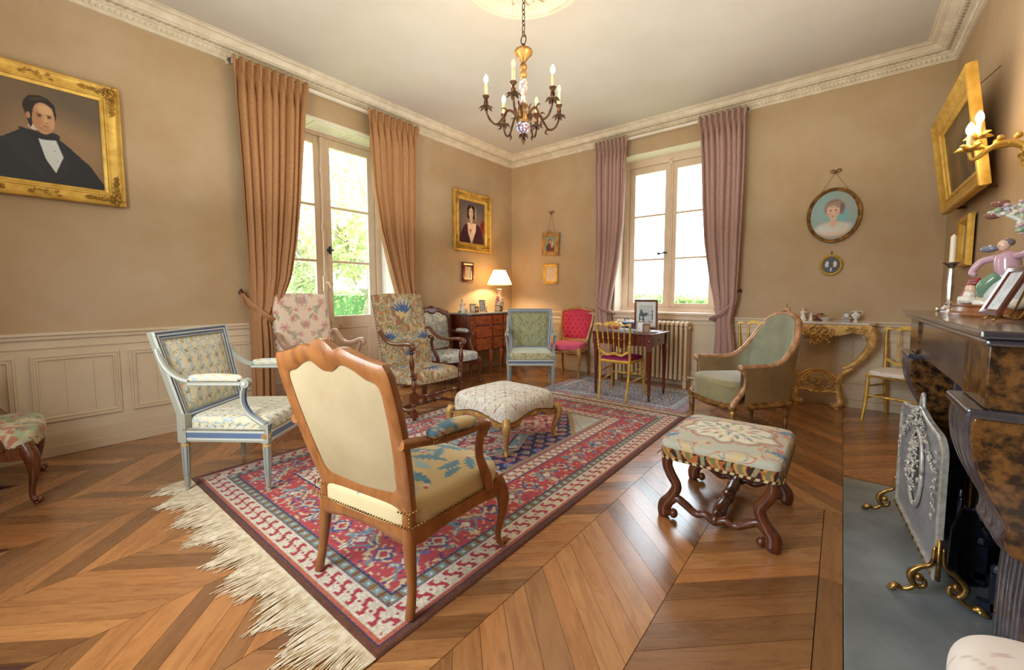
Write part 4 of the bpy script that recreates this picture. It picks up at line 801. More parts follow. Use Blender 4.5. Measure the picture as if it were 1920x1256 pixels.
fauteuil('armchair', 'carved armchair with blue scroll upholstery against the wall beside the chest of drawers', 'armchair', (.44, -1.83, 0), -93, M['walnut'], pat_bluescroll, pat_bluescroll, M['linen'], W_=.95)
fauteuil('armchair', 'armchair with green and coral floral seat cut off by the left picture edge', 'armchair', (.62, -5.63, 0), -4, M['walnut'], pat_greenfloral, pat_greenfloral, M['linen'], S=1.0)

# red buttoned side chair
def tufted(g, I, tf, col, bulge=.03):
    def wrap(x, h, d):
        p = .078; q = .066; i = h/q; xx = x/p
        return tf(x, h, d)
    n = 60; hs = np.linspace(0, 1, n); L_ = resample([(x, h) for x, h in I], 80); P = np.zeros((n, n, 3)); lo, hi = L_[:, 1].min(), L_[:, 1].max()
    for a, s in enumerate(np.linspace(-1, 1, n)):
        for b, q in enumerate(np.linspace(0, 1, n)):
            top = np.interp(abs(s), [0, .5, .8, 1], [1, .985, .95, .9]); h = lo+(hi-lo)*q*top; w = np.interp(h, [lo, lo+.1, (lo+hi)/2, hi-.06, hi], [.185, .205, .225, .235, .22]); x = s*w
            e = max(abs(s), abs(2*q-1)); px, py = .078, .060; r = round(h/py); xo = (px/2 if r % 2 else 0); dx = (x-xo)/px-round((x-xo)/px); dy = h/py-r; d = math.hypot(dx, dy*.8)
            dx2 = abs(math.sin(PI*(x/px+h/(2*py)))); dx3 = abs(math.sin(PI*(x/px-h/(2*py)))); dep = bulge*(1-e**6)-.016*math.exp(-(d/.16)**2)*(e < .97)-.006*(math.exp(-(dx2/.2)**2)+math.exp(-(dx3/.2)**2))
            P[a, b] = tf(x, h, dep)
    return g.grid(P, np.broadcast_to(lin(col), P.shape), flip=False)
def red_chair():
    t = thing('side_chair', 'red deep-buttoned side chair with pale carved frame in front of the back wall', 'chair', (1.37, -.36, 0), -172); k = .22
    tf = lambda x, h, d: (x, -.20-k*(h-.42)+d, h)
    outer = [(0, .475), (.12, .48), (.195, .47), (.225, .6), (.262, .78), (.262, .90), (.245, .945), (.16, .955), (.08, .975), (0, .985)]; inner = [(0, .51), (.10, .515), (.17, .52), (.195, .6), (.228, .78), (.23, .89), (.20, .915), (.14, .925), (.07, .94), (0, .945)]
    O, I = loops(outer, inner, 40); put('back_frame', G().ring(O, I, [(a, .018*b) for a, b in PRF], tf), M['paleg'], t, smooth=50)
    put('back_cushion', tufted(G(), inner, lambda x, h, d: tf(x, h, d+.006), (196, 56, 84)), M['fab'], t, smooth=180, label='deep-buttoned crimson velvet'); g = G(); backpad(g, I, lambda x, h, d: tf(x, h, -.008), plain((196, 56, 84)), 0, back=True); put('back_lining', g, M['fab'], t, smooth=180)
    g = G(); cushion(g, .21, .25, -.22, .25, .40, .465, .03, plain((206, 70, 112), (226, 110, 150), 9), 50); put('seat', g, M['fab'], t, smooth=180)
    wv = lambda s: .345-.014*math.cos(4*PI*s)+.01*math.sin(PI*s)
    g = G(); apron(g, (.235, .245), (-.235, .245), .41, wv, bow=-.03); put('front_rail', g, M['paleg'], t, smooth=50)
    for s in (-1, 1):
        g = G(); a, b = (s*.20, -.21), (s*.24, .235); apron(g, a if s < 0 else b, b if s < 0 else a, .41, wv); put('side_rail', g, M['paleg'], t, smooth=50)
        g = G(); x = s*.232; g.tube([(x, .23, .42), (x+s*.012, .245, .36), (x+s*.02, .25, .30), (x+s*.012, .24, .18), (x+s*.004, .236, .06), (x+s*.012, .25, .012)], [.028, .033, .028, .018, .012, .017], 8, 5, up=(s, 1, 0)); g.ball((x+s*.016, .258, .012), .013, 6, 4); put('leg', g, M['paleg'], t, smooth=60)
        g = G(); x = s*.19; g.tube([(x, -.205, .50), (x, -.205, .40), (x+s*.01, -.21, .2), (x+s*.015, -.25, .005)], [.02, .022, .017, .014], 8, 5, up=(1, 0, 0)); put('leg', g, M['paleg'], t, smooth=60)
    g = G(); apron(g, (-.19, -.205), (.19, -.205), .41, wv); put('rear_rail', g, M['paleg'], t, smooth=50)
red_chair()

# Louis XVI square-back armchairs, painted grey and blue
GREY, BLUE, CREAMC, GOLDC = (158, 158, 142), (92, 112, 142), (196, 198, 190), (190, 150, 84)
def louis16(label, loc, rz, seatpat, backpat, base=GREY, S=1.0):
    t = thing('armchair', label, 'armchair', loc, rz); k = .245; gl, bl, cl, go = map(lin, (base, BLUE, CREAMC, GOLDC))
    tf = lambda x, h, d: (x, -.25-k*(h-.43)+d, h+d*k)
    O = np.array([(-.262, .415), (.262, .415), (.295, .945), (-.295, .945)]); I = np.array([(-.215, .465), (.215, .465), (.246, .897), (-.246, .897)])
    def sub(L_, n=14): return np.vstack([L_[i]+(L_[(i+1) % 4]-L_[i])*np.linspace(0, 1, n, endpoint=False)[:, None] for i in range(4)])
    pr = [(0, -.016), (0, .010), (.10, .019), (.2, .019), (.22, .013), (.45, .013), (.47, .018), (.62, .018), (.64, .012), (.8, .010), (.95, .016), (1, .012), (1, -.012), (.8, -.018), (.15, -.018)]
    cc = np.array([gl, gl, cl, cl, bl, bl, cl, cl, bl, bl, cl, cl, gl, gl, gl]); so, si = sub(O), sub(I); C = np.broadcast_to(cc, (len(so), len(pr), 3)); put('back_frame', G().ring(so, si, pr, tf, C), M['paintcol'], t, smooth=25)
    g = G()
    for p in along([tf(x, h, .022) for x, h in [*(O*.985+np.array([0, .01])), (O*.985+np.array([0, .01]))[0]]], .011): g.ball(p, .0036, 5, 3, C=cl)
    for p in along([tf(x, h, .015) for x, h in [*I, I[0]]], .011): g.ball(p, .003, 5, 3, C=lin((110, 110, 104)))
    put('beading', g, M['paintcol'], t, smooth=180, kind='stuff')
    g = G(); backpad(g, sub(I, 10), lambda x, h, d: tf(x*1.0, h, .002+d), backpat, .03, 10, 40); put('back_upholstery', g, M['fab'], t, smooth=180)
    g = G(); backpad(g, sub(I, 10), lambda x, h, d: tf(x, h, -.006), plain((180, 184, 170)), 0, 10, 8, back=True); put('back_lining', g, M['fab'], t, smooth=180)
    g = G(); cushion(g, .245, .275, -.235, .255, .365, .435, .03, seatpat, 130, bow=.02, sq=9); put('seat', g, M['fab'], t, smooth=180)
    def rail(p0, p1, nm):
        g = G(); p0, p1 = np.array(p0), np.array(p1); d = p1-p0; Ln = np.linalg.norm(d); a = math.atan2(d[1], d[0]); R_ = Matrix.Rotation(a, 3, 'Z')
        for z0, z1, yy, c in ((.30, .375, .013, gl), (.312, .322, .016, cl), (.325, .352, .0155, bl), (.356, .366, .017, cl)): g.box(0, Ln, -yy, .008, z0, z1, C=c, M=R_, o=(*p0, 0))
        put(nm, g, M['paintcol'], t, smooth=0)
    rail((.262, .262), (-.262, .262), 'front_rail') if False else None
    rail((-.255, .250), (.255, .250), 'front_rail_inner') if False else None
    rail((.26, .262), (-.26, .262), 'front_rail'); rail((-.235, -.245), (.235, -.245), 'rear_rail'); rail((.252, -.24), (.272, .25), 'side_rail'); rail((-.272, .25), (-.252, -.24), 'side_rail')
    for s in (-1, 1):
        for fr in (1, 0):
            x, y = (s*.262, .245) if fr else (s*.25, -.243); g = G(); g.box(x-.024, x+.024, y-.024, y+.024, .298, .405 if fr else .46, C=gl); zz = .335
            if fr:
                for dx, dy in ((0, .0255), (s*.0255, 0)):
                    for q in range(8): a = q*PI/4; g.ball((x+dx+(math.cos(a)*.011 if dy else 0), y+dy+(math.cos(a)*.011 if dx else 0), zz+math.sin(a)*.011), .0055, 5, 3, C=go)
                    g.ball((x+dx, y+dy, zz), .006, 5, 3, C=go)
                for q in (-.012, 0, .012): g.box(x+q-.003, x+q+.003, y+.022, y+.0255, .365, .40, C=bl)
            else: g.box(x-.015, x+.015, y-.0255, y+.0255, .318, .352, C=bl)
            n = 24; prof = [(.0235, .296), (.0235, .285), (.019, .28), (.024, .272), (.0225, .262), (.0225, .25), (.0215, .10), (.0150, .095), (.0145, .03), (.010, .018), (.0125, .008), (.009, .0)]
            prof = [(.0235, .298), (.0235, .288), (.018, .284), (.0235, .276), (.0225, .262), (.020, .17), (.0175, .09), (.0155, .085), (.0145, .03), (.010, .02), (.0125, .01), (.009, .0)]
            A = np.array(prof); th = np.arange(n)/n*2*PI; fl = (np.cos(th*6) > .3); P = np.zeros((len(A), n, 3)); C = np.zeros((len(A), n, 3)); C[:] = gl
            for i, (r, z) in enumerate(A):
                rr = np.where(fl & (i in (4, 5, 6)), r*.86, r); P[i] = np.stack([x+rr*np.cos(th), y+rr*np.sin(th), np.full(n, z)], -1)
                if i in (4, 5, 6): C[i][fl] = bl
                if i in (2, 3): C[i] = go*.9
            g.grid(P, C, wv=True); put('leg', g, M['paintcol'], t, smooth=30)
        x = s
        g = G(); pts = [(x*.282, -.345, .85), (x*.283, -.325, .79), (x*.284, -.285, .725), (x*.285, -.225, .682), (x*.285, -.17, .664)]; g.tube(pts, [.012, .015, .017, .018, .018], 4, 5, up=(0, 1, .3), C=gl)
        g.tube([(a+s*.014, b, c) for a, b, c in pts], .006, 5, 5, C=cl); g.tube([(a, b, c-.016) for a, b, c in pts], .005, 5, 5, C=bl); g.box(x*.285-.018, x*.285+.018, -.175, .14, .640, .662, C=gl); g.box(x*.285-.0195, x*.285+.0195, -.17, .13, .646, .652, C=cl)
        g.lathe([(.0, -.021), (.026, -.02), (.028, -.01), (.022, 0), (.028, .01), (.026, .02), (0, .021)], 14, (x*.285, .155, .652), Matrix.Rotation(PI/2, 3, 'Y'), C=gl); g.lathe([(.012, -.026), (.012, .026)], 8, (x*.285, .155, .652), Matrix.Rotation(PI/2, 3, 'Y'), C=cl)
        put('arm', g, M['paintcol'], t, smooth=35)
        g = G(); pts = [(x*.284, .145, .635), (x*.279, .128, .58), (x*.272, .128, .52), (x*.266, .155, .465), (x*.263, .205, .425), (x*.262, .24, .40)]; g.tube(pts, [.015, .014, .015, .018, .020, .022], 4, 5, up=(1, 0, 0), C=gl)
        for o in (-.007, .007): g.tube([(a+o, b+.014, c+.006) for a, b, c in pts], .0035, 5, 5, C=bl)
        g.tube([(a+s*.0155, b, c) for a, b, c in pts], .005, 5, 5, C=cl); put('arm_support', g, M['paintcol'], t, smooth=35)
        g = G(); g.tube([(x*.285, -.16, .67), (x*.285, -.15, .677), (x*.285, -.02, .682), (x*.285, .11, .677), (x*.285, .125, .668)], [.008, .023, .026, .023, .006], 12, 4, flat=.9); V = np.vstack(g.V); g.C = [backpat(V[:, 1]+.3, V[:, 2]*2+V[:, 0])]; g.hascol = True; put('arm_pad', g, M['fab'], t, smooth=180)
        g = G(); nails(g, along([(x*.285+s*.02, -.15, .664), (x*.285+s*.02, .12, .664)], .012), .003); put('nailheads', g, M['brass'], t, smooth=180, kind='stuff')
    g = G(); nails(g, along([(.278, -.23, .374), (.291, .25, .374)], .012), .0035); nails(g, along([(-.278, -.23, .374), (-.291, .25, .374)], .012), .0035); nails(g, along([(-.27, .276, .374), (.27, .276, .374)], .012), .0035); put('nailheads', g, M['brass'], t, smooth=180, kind='stuff')
    if S != 1: t.scale = (S, S, S)
    return t
louis16('square-backed armchair painted grey and blue with ribbon lattice fabric, left end of the rug', (1.474, -4.473, .008), -51.5, pat_lattice, pat_lattice)
louis16('small grey painted square-back armchair with green damask back behind the footstool', (1.365, -1.30, 0), -142, pat_palegreen, pat_sagedamask, base=(150, 156, 150), S=1.03)

# high-back armchairs
def turning(prof, a, b):
    out = []
    for t_, r in prof: out.append((a+(b-a)*t_, r))
    return out
BAL = [(0, .018), (.03, .024), (.06, .024), (.09, .014), (.13, .022), (.17, .013), (.30, .022), (.45, .026), (.6, .02), (.74, .012), (.78, .02), (.82, .022), (.86, .014), (.9, .024), (.95, .024), (1, .018)]
BOB = [(0, .014), (.04, .02), (.1, .012), (.14, .022), (.20, .022), (.25, .011), (.36, .018), (.42, .022), (.47, .014), (.5, .024), (.53, .014), (.58, .022), (.64, .018), (.75, .011), (.80, .022), (.86, .022), (.9, .012), (.96, .02), (1, .014)]
def highback(label, loc, rz, wood, pat, turned_=True, w=.30, S=1):
    t = thing('armchair', label, 'armchair', loc, rz); k = .26
    # back: upholstered slab
    def tf(x, h, d): return (x, -.20-k*(h-.43)+d, h)
    ys = np.linspace(.40, 1.165, 70); n = 70; V_, U_ = np.meshgrid(np.linspace(-1, 1, n), ys, indexing='ij')
    P = np.zeros((n, 70, 3)); hw = (w-.01)*(1-.03*(1-(U_-.4)/.765)); X = V_*hw; e = np.maximum(np.abs(V_), np.abs((U_-.7825)/.3825)); D = .028*(1-np.clip(e, 0, 1)**6)+.025; top = U_+.012*(1-V_**2)*(U_ > 1.1)
    P[..., 0] = X; P[..., 1] = -.20-k*(top-.43)+D; P[..., 2] = top
    g = G(); g.grid(P, pat(X, top-.85), flip=True)
    Pb = P.copy(); Pb[..., 1] = -.20-k*(top-.43)-.030; g.grid(Pb, np.broadcast_to(lin((150, 132, 96)), Pb.shape))
    for i in (0, n-1): E_ = np.stack([P[i], Pb[i]], 0); g.grid(E_, np.broadcast_to(pat(np.stack([X[i]+.05, X[i]]), np.stack([top[i], top[i]])-.85)*1.0, E_.shape), flip=(i == 0))
    for j in (0, 69): E_ = np.stack([P[:, j], Pb[:, j]], 0); g.grid(E_, np.broadcast_to(lin((176, 160, 120)), E_.shape), flip=(j != 0))
    put('back_upholstery', g, M['fab'], t, smooth=60)
    g = G()
    for s in (-1, 1): nails(g, along([tf(s*(w-.008), h, -.02) for h in (.45, 1.15)], .05 if not turned_ else .03), .006)
    put('nailheads', g, M['iron'], t, smooth=180, kind='stuff')
    g = G(); cushion(g, w-.02, w+.01, -.235, .265, .335, .425, .045, pat, 110, bow=.015, b=.07, bz=.04); put('seat', g, M['fab'], t, smooth=180)
    for s in (-1, 1):
        x = s
        if turned_:
            g = G(); g.tube([(x*(w-.005), -.29, .80), (x*(w+.005), -.255, .805), (x*(w+.01), -.17, .745), (x*(w+.012), -.08, .705), (x*(w+.014), .06, .700), (x*(w+.014), .18, .712), (x*(w+.014), .27, .705), (x*(w+.014), .295, .672)], [.018, .024, .026, .026, .027, .03, .03, .016], 8, 5, up=(0, 0, 1), flat=.62)
            g.ball((x*(w+.014), .275, .682), (.026, .026, .026), 8, 5); put('arm', g, wood, t, smooth=60)
            g = G(); g.turned((x*(w+.0), .245, .42), (x*(w+.012), .245, .69), BAL, 10); put('arm_support', g, wood, t, smooth=40)
            g = G(); X0 = x*(w-.01); g.turned((X0, .245, .262), (X0, .245, .42), BAL, 10); g.box(X0-.028, X0+.028, .217, .273, .175, .262); g.turned((X0, .245, .095), (X0, .245, .175), [(0, .015), (.3, .024), (.5, .014), (.8, .022), (1, .015)], 10)
            g.box(X0-.026, X0+.026, .219, .271, .035, .095); g.ball((X0, .245, .02), (.02, .02, .022), 8, 5); put('leg', g, wood, t, smooth=35)
            g = G(); X1 = x*(w-.075); g.box(X1-.02, X1+.02, -.265, -.225, 0, .42); put('leg', g, wood, t, smooth=0, bevel=.003)
            g = G(); g.turned((X1, -.23, .075), (X0, .24, .068), BOB, 8); put('stretcher', g, wood, t, smooth=40)
        else:
            g = G(); g.tube([(x*(w-.005), -.285, .755), (x*(w+.002), -.245, .79), (x*(w+.008), -.20, .785), (x*(w+.012), -.13, .715), (x*(w+.015), -.04, .675), (x*(w+.02), .08, .69), (x*(w+.02), .18, .718), (x*(w+.02), .235, .715), (x*(w+.02), .25, .68)], [.012, .02, .022, .022, .022, .023, .025, .026, .018], 8, 5, up=(0, 0, 1)); g.ball((x*(w+.02), .235, .69), (.02, .024, .024), 8, 5); put('arm', g, wood, t, smooth=60)
            g = G(); g.tube([(x*(w+.015), .20, .70), (x*(w+.012), .165, .64), (x*(w+.005), .16, .56), (x*(w-.0), .215, .47), (x*(w-.005), .225, .38)], [.02, .02, .02, .022, .024], 8, 5); put('arm_support', g, wood, t, smooth=60)
            g = G(); X0 = x*(w-.02); g.tube([(X0, .23, .36), (X0+s*.02, .25, .28), (X0, .225, .18), (X0-s*.01, .21, .10), (X0+s*.012, .235, .03), (X0+s*.01, .24, .0)], [.026, .026, .022, .024, .027, .024], 8, 5); put('leg', g, wood, t, smooth=60)
            g = G(); X1 = x*(w-.05); g.tube([(X1, -.23, .42), (X1, -.235, .2), (X1, -.27, 0)], [.022, .022, .02], 4, 3); put('leg', g, wood, t, smooth=60)
            g = G(); g.tube([(X1, -.235, .12), (X1, .0, .15), (X0, .22, .12)], .016, 8, 4); put('stretcher', g, wood, t, smooth=60)
    g = G()
    if turned_: g.turned((-(w-.035), .245, .218), (w-.035, .245, .218), BOB, 10); put('front_stretcher', g, wood, t, smooth=40); g = G(); g.turned((-(w-.05), -.0, .075), (w-.05, 0, .075), BOB, 8); put('stretcher', g, wood, t, smooth=40)
    else: g.tube([(-(w-.05), 0, .145), (0, 0, .17), (w-.05, 0, .145)], .016, 8, 5); put('stretcher', g, wood, t, smooth=60)
    return t
highback('high-backed armchair in rust and blue verdure tapestry with turned walnut legs', (1.165, -2.86, 0), -90, M['walnut'], pat_verdure, True)
highback('high-backed armchair in cream and pink floral fabric with pale wavy arms before the garden door', (.53, -3.56, 0), -86, M['palewood'], pat_pink, False, w=.285)

# gilt ballroom chairs
def gilt_chair(label, loc, rz, seatmat, pat=None, spind=4, group=None, tall=.87):
    t = thing('ballroom_chair', label, 'chair', loc, rz, group); w = .195; gm = M['gilt']; k = .16
    yb = lambda h: -.19-k*max(0, h-.44)
    for s in (-1, 1):
        g = G(); g.tube([(s*.155, -.245, 0), (s*.163, -.205, .2), (s*.17, -.19, .43), (s*.18, yb(.62), .62), (s*.192, yb(.80), .80), (s*.188, yb(.84), .835)], [.011, .015, .016, .0125, .012, .012], 8, 5, up=(1, 0, 0))
        for h in (.56, .60, .64): g.lathe([(.012, -.012), (.018, 0), (.012, .012)], 8, (s*(.17+(h-.43)*.055), yb(h), h))
        put('back_post', g, gm, t, smooth=50)
        g = G(); g.turned((s*.185, .185, .425), (s*.188, .190, .27), [(0, .012), (.15, .017), (.3, .011), (.45, .018), (.7, .012), (.85, .018), (1, .014)], 8); g.tube([(s*.188, .190, .275), (s*.192, .20, .15), (s*.20, .235, .0)], [.016, .0155, .010], 8, 4); put('leg', g, gm, t, smooth=50)
        g = G(); g.turned((s*.163, -.19, .30), (s*.187, .18, .32), [(0, .007), (.5, .011), (1, .007)], 6); g.turned((s*.161, -.20, .20), (s*.189, .19, .21), [(0, .007), (.5, .011), (1, .007)], 6); put('side_stretcher', g, gm, t, smooth=50)
    g = G(); g.turned((-.19, .19, .235), (.19, .19, .235), BOBS, 8); put('front_stretcher', g, gm, t, smooth=50)
    g = G(); xs = np.linspace(-.205, .205, 61); n = spind+1; step = .386/n; top = tall-.012+.020*np.cos(xs/.205*PI*1.5)*(np.abs(xs) < .205)+.006*np.cos(xs/.205*PI*5); ph = ((xs+.193)/step); low = (tall-.062)+.022*np.sqrt(np.clip(1-((ph % 1)*2-1)**2, 0, 1)); low[np.abs(xs) > .193] = tall-.055
    tp = np.minimum(top, tall+.0-np.clip((np.abs(xs)-.17)/.035, 0, 1)**2*.03); P = []
    for x, a, b in zip(xs, tp, low): y0 = yb(tall-.04); P.append([(x, y0-.012, a), (x, y0+.012, a), (x, y0+.012, b), (x, y0-.012, b)])
    b0 = g.n; g.grid(np.array(P), wv=True); g.F.append([b0, b0+1, b0+2, b0+3]); g.F.append([b0+240, b0+243, b0+242, b0+241]); put('crest_rail', g, gm, t, smooth=40)
    g = G(); P = []
    for x in np.linspace(-.172, .172, 41): h = .515; z = h+.014*math.cos(x/.172*PI*2)-.012*math.cos(x/.172*PI); P.append([(x, yb(h)-.009, z+.014), (x, yb(h)+.009, z+.014), (x, yb(h)+.009, z-.014), (x, yb(h)-.009, z-.014)])
    g.grid(np.array(P), wv=True); put('lower_back_rail', g, gm, t, smooth=40)
    for i in range(1, n):
        x0 = -.193+step*i; g = G(); g.turned((x0*.88, yb(.53), .525), (x0, yb(.81), tall-.055), [(0, .0055), (.1, .0055), (.3, .009), (.4, .0055), (.5, .0055), (.53, .0105), (.57, .0105), (.6, .0055), (.7, .009), (.78, .005), (1, .0055)], 7); put('spindle', g, gm, t, smooth=50)
    g = G()
    for a, b in (((-.17, -.185), (.17, -.185)), ((-.185, .188), (.185, .188)), ((-.17, -.185), (-.185, .188)), ((.17, -.185), (.185, .188))): g.tube([(*a, .425), (*b, .425)], .017, 6, 1, flat=1.2)
    put('seat_frame', g, gm, t, smooth=50)
    g = G(); cushion(g, .178, .20, -.195, .205, .432, .462, .02, pat or plain((150, 20, 90)), 60, b=.06, bz=.012, side=.04); put('seat', g, seatmat, t, smooth=180)
    return t
BOBS = [(0, .007), (.08, .012), (.12, .007), (.3, .010), (.42, .015), (.46, .008), (.5, .014), (.54, .008), (.58, .015), (.7, .010), (.88, .007), (.92, .012), (1, .007)]
gc = gilt_chair('gilt ballroom chair with magenta velvet seat pushed up to the writing desk', (2.50, -1.10, .007), 2, M['magenta'], None, 5)
gilt_chair('gilt ballroom chair with pale rose-print seat between the console table and the fireplace', (4.89, -.375, 0), 161, M['fab'], pat_roseprint, 3, 'gilt chairs along the back wall')
gilt_chair('gilt ballroom chair half hidden behind the sage velvet armchair', (3.70, -.28, 0), -178, M['fab'], pat_roseprint, 3, 'gilt chairs along the back wall')

# ---- bergere
def bergere():
    t = thing('bergere_armchair', 'deep sage green velvet tub armchair with arched gilt-edged back near the console', 'armchair', (3.79, -1.44, 0), 137)
    n = 90; u = np.linspace(-1, 1, n); au = np.abs(u)
    def plan(lean):   # horseshoe: from right front arm, round the back, to left front arm
        x = np.sign(u)*np.interp(au, [0, .18, .34, .46, .6, .8, 1], [0, .17, .26, .285, .30, .315, .325]); y = np.interp(au, [0, .18, .34, .46, .6, .8, 1], [-.30, -.285, -.225, -.14, -.02, .12, .235])
        cx, cy_ = x, y; return cx*(1+.06*lean), cy_-lean*.13*np.interp(au, [0, .3, .5, 1], [1, .8, .15, 0])
    H = np.interp(au, [0, .1, .2, .28, .34, .40, .46, .52, .6, 1], [1.0, .985, .93, .85, .77, .69, .63, .60, .585, .585]); zs = np.linspace(0, 1, 14)
    def shell(inset, z0):
        P = np.zeros((n, len(zs), 3))
        for j, q in enumerate(zs):
            z = z0+(H-z0)*q; lean = np.clip((z-.30)/.7, 0, 1.1); X, Y = 0, 0
            x0, y0 = plan(0); x1, y1 = plan(1); X = x0+(x1-x0)*lean; Y = y0+(y1-y0)*lean; tx, ty = np.gradient(X), np.gradient(Y); L_ = np.hypot(tx, ty); nx, ny = -ty/L_, tx/L_
            P[:, j] = np.stack([X+nx*inset, Y+ny*inset, z], -1)
        return P
    Po = shell(0, .30); Pi = shell(.055, .36); Pi[..., 2] -= .002
    sgn = 1
    put('outer_upholstery', G().grid(Po, flip=True), M['brownvelvet'], t, smooth=180, label='olive velvet outer side'); 
    lo = au > .40
    pat = lambda P: np.where((au[:, None] > .50)[..., None], lin((112, 90, 56)), lin((150, 158, 128)))*np.ones(P.shape)
    b = np.clip((au[:, None, None]-.42)/.12, 0, 1); Ci = lin((156, 158, 134))*(1-b)+lin((136, 112, 76))*b; m2 = mat('sage_back_velvet', (255, 255, 255), .8, attr=True, bump=.2, bs=300, sheen=.7, col2=(225, 225, 225), ns=5)
    put('inner_upholstery', G().grid(Pi, np.broadcast_to(Ci, Pi.shape)), m2, t, smooth=180)
    put('top_padding', G().grid(np.stack([Po[:, -1], Pi[:, -1]], 1), flip=False), M['brownvelvet'], t, smooth=180)
    top = (Po[:, -1]+Pi[:, -1])/2; g = G(); g.tube(top[::2], [.024]*len(top[::2]), 8, 2, up=(0, 0, 1)); g.tube(top[::2]+np.array([0, 0, .012]), [.014]*len(top[::2]), 6, 2, up=(0, 0, 1))
    for s in (1, -1):
        e = top[-1] if s > 0 else top[0]; g.ball(e+np.array([0, .02, .0]), (.03, .03, .028), 9, 6)
    put('top_rail', g, M['pinkgilt'], t, smooth=60)
    for s in (1, -1):
        e = top[-1] if s > 0 else top[0]; x = e[0]
        g = G(); pts = [(x, e[1]+.005, .575), (x-s*.0, e[1]-.025, .52), (x-s*.006, e[1]-.03, .45), (x-s*.012, e[1]+.0, .385), (x-s*.018, e[1]+.045, .325), (x-s*.022, e[1]+.075, .27)]
        g.tube(pts, [.026, .022, .022, .026, .028, .028], 8, 5, up=(1, 0, 0)); g.tube([(a+s*.012, b_+.018, c) for a, b_, c in pts], .008, 6, 5); put('arm_support', g, M['pinkgilt'], t, smooth=60)
        g = G(); X, Y = x-s*.025, e[1]+.07; g.lathe([(.03, .285), (.033, .25), (.022, .235), (.030, .222), (.027, .2), (.02, .08), (.015, .03), (.019, .018), (.012, 0)], 16, (X, Y, 0), flute=8, fd=.12); g.ball((X+s*.002, Y+.03, .255), (.014, .008, .02), 6, 4); put('leg', g, M['oldgilt'], t, smooth=50)
        g = G(); g.lathe([(.026, .29), (.024, .2), (.018, .08), (.014, 0)], 12, (s*.20, -.25, 0)); put('leg', g, M['oldgilt'], t, smooth=50)
        g = G(); A = [( *p[:2], 0) for p in Po[:, 0]]; seq = A[n//2:] if s > 0 else A[:n//2+1][::-1]; g.tube([(a, b_, .272) for a, b_, _ in seq[::4]], .024, 8, 2); g.tube([(a*1.01, b_*1.01, .295) for a, b_, _ in seq[::4]], .01, 6, 2); put('side_rail', g, M['oldgilt'], t, smooth=60)
    g = G(); fr = [(-.30, .30, .272), (-.2, .345, .262), (0, .37, .258), (.2, .345, .262), (.30, .30, .272)]; g.tube(fr, .026, 8, 6, up=(0, 0, 1)); g.tube([(a, b_+.012, c+.022) for a, b_, c in fr], .009, 6, 6); put('front_rail', g, M['oldgilt'], t, smooth=60)
    for s in (0,):
        g = G(); q = top[n//2]; 
        for a in np.linspace(-1, 1, 9): g.ball(q+np.array([a*.07, .01, .02+.018*math.cos(a*3)]), (.013, .013, .013), 6, 4)
        for a in (-.5, 0, .5): g.ball(q+np.array([a*.05, .0, .045-.01*abs(a)]), (.014, .012, .02), 6, 4)
        g.ball(q+np.array([0, 0, .075]), (.008, .008, .02), 6, 4); put('crest_carving', g, M['pinkgilt'], t, smooth=180)
    g = G(); cushion(g, .225, .285, -.245, .315, .285, .45, .035, plain((160, 152, 116), (140, 130, 92), 5), 80, bow=.055, b=.05, bz=.03); put('seat_cushion', g, m2, t, smooth=180)
    g = G(); pts = []
    for a in np.linspace(-1, 1, 21): pts.append((a*.285, .30+.055*(1-a*a)+.008, .425))
    g.tube(pts, .005, 6, 2); put('cushion_piping', g, M['linen'], t, smooth=180)
M['pinkgilt'] = mat('worn_pink_gilt', (206, 160, 124), .45, .3, col2=(150, 110, 70), ns=18, bump=.2, bs=60)
bergere()

# ---- stools
def os_stool():
    t = thing('footstool', 'rectangular tapestry footstool with wavy walnut legs on the bare parquet near the hearth', 'footstool', (3.994, -3.052, 0)); w, d = .2385, .2755; hx, hy = .275, .315
    g = G(); cushion(g, hx, hx, -hy, hy, .325, .405, .035, pat_os, 170, bow=0, b=.03, bz=.018, sq=11, side=.07); put('seat', g, M['fab'], t, smooth=180)
    g = G(); nails(g, along([(-hx-.002, -hy, .345), (-hx-.002, hy, .345)], .016), .004); nails(g, along([(hx+.002, -hy, .345), (hx+.002, hy, .345)], .016), .004); put('nailheads', g, M['brass'], t, smooth=180, kind='stuff')
    for sx in (-1, 1):
        for sy in (-1, 1):
            g = G(); P = lambda a, z: (sx*(w+a), sy*d, z); g.tube([P(-.005, .335), P(-.002, .285), P(-.022, .235), P(-.052, .18), P(-.03, .12), P(.004, .065), P(.004, .02), P(-.004, .004)], [.03, .027, .027, .026, .027, .034, .036, .026], 10, 6, up=(0, 1, 0), flat=.8)
            g.ball(P(-.04, .03), (.022, .024, .024), 9, 6); put('leg', g, M['walnut'], t, smooth=70)
    for sy in (-1, 1):
        g = G(); P = lambda x, z: (x, sy*d, z); g.tube([P(-.215, .085), P(-.185, .115), P(-.14, .095), P(-.09, .065), P(-.045, .075), P(0, .055), P(.045, .075), P(.09, .065), P(.14, .095), P(.185, .115), P(.215, .085)], [.018, .02, .02, .018, .018, .020, .018, .018, .02, .02, .018], 8, 5, up=(0, 1, 0)); g.ball(P(0, .062), (.028, .024, .028), 8, 5); put('stretcher', g, M['walnut'], t, smooth=70)
    g = G(); g.turned((0, -d, .07), (0, d, .07), [(0, .02), (.06, .026), (.1, .018), (.14, .03), (.2, .034), (.3, .028), (.38, .03), (.42, .02), (.46, .034), (.5, .026), (.54, .034), (.58, .02), (.62, .03), (.7, .028), (.8, .034), (.86, .03), (.9, .018), (.94, .026), (1, .02)], 12); put('middle_stretcher', g, M['walnut'], t, smooth=50)
os_stool()
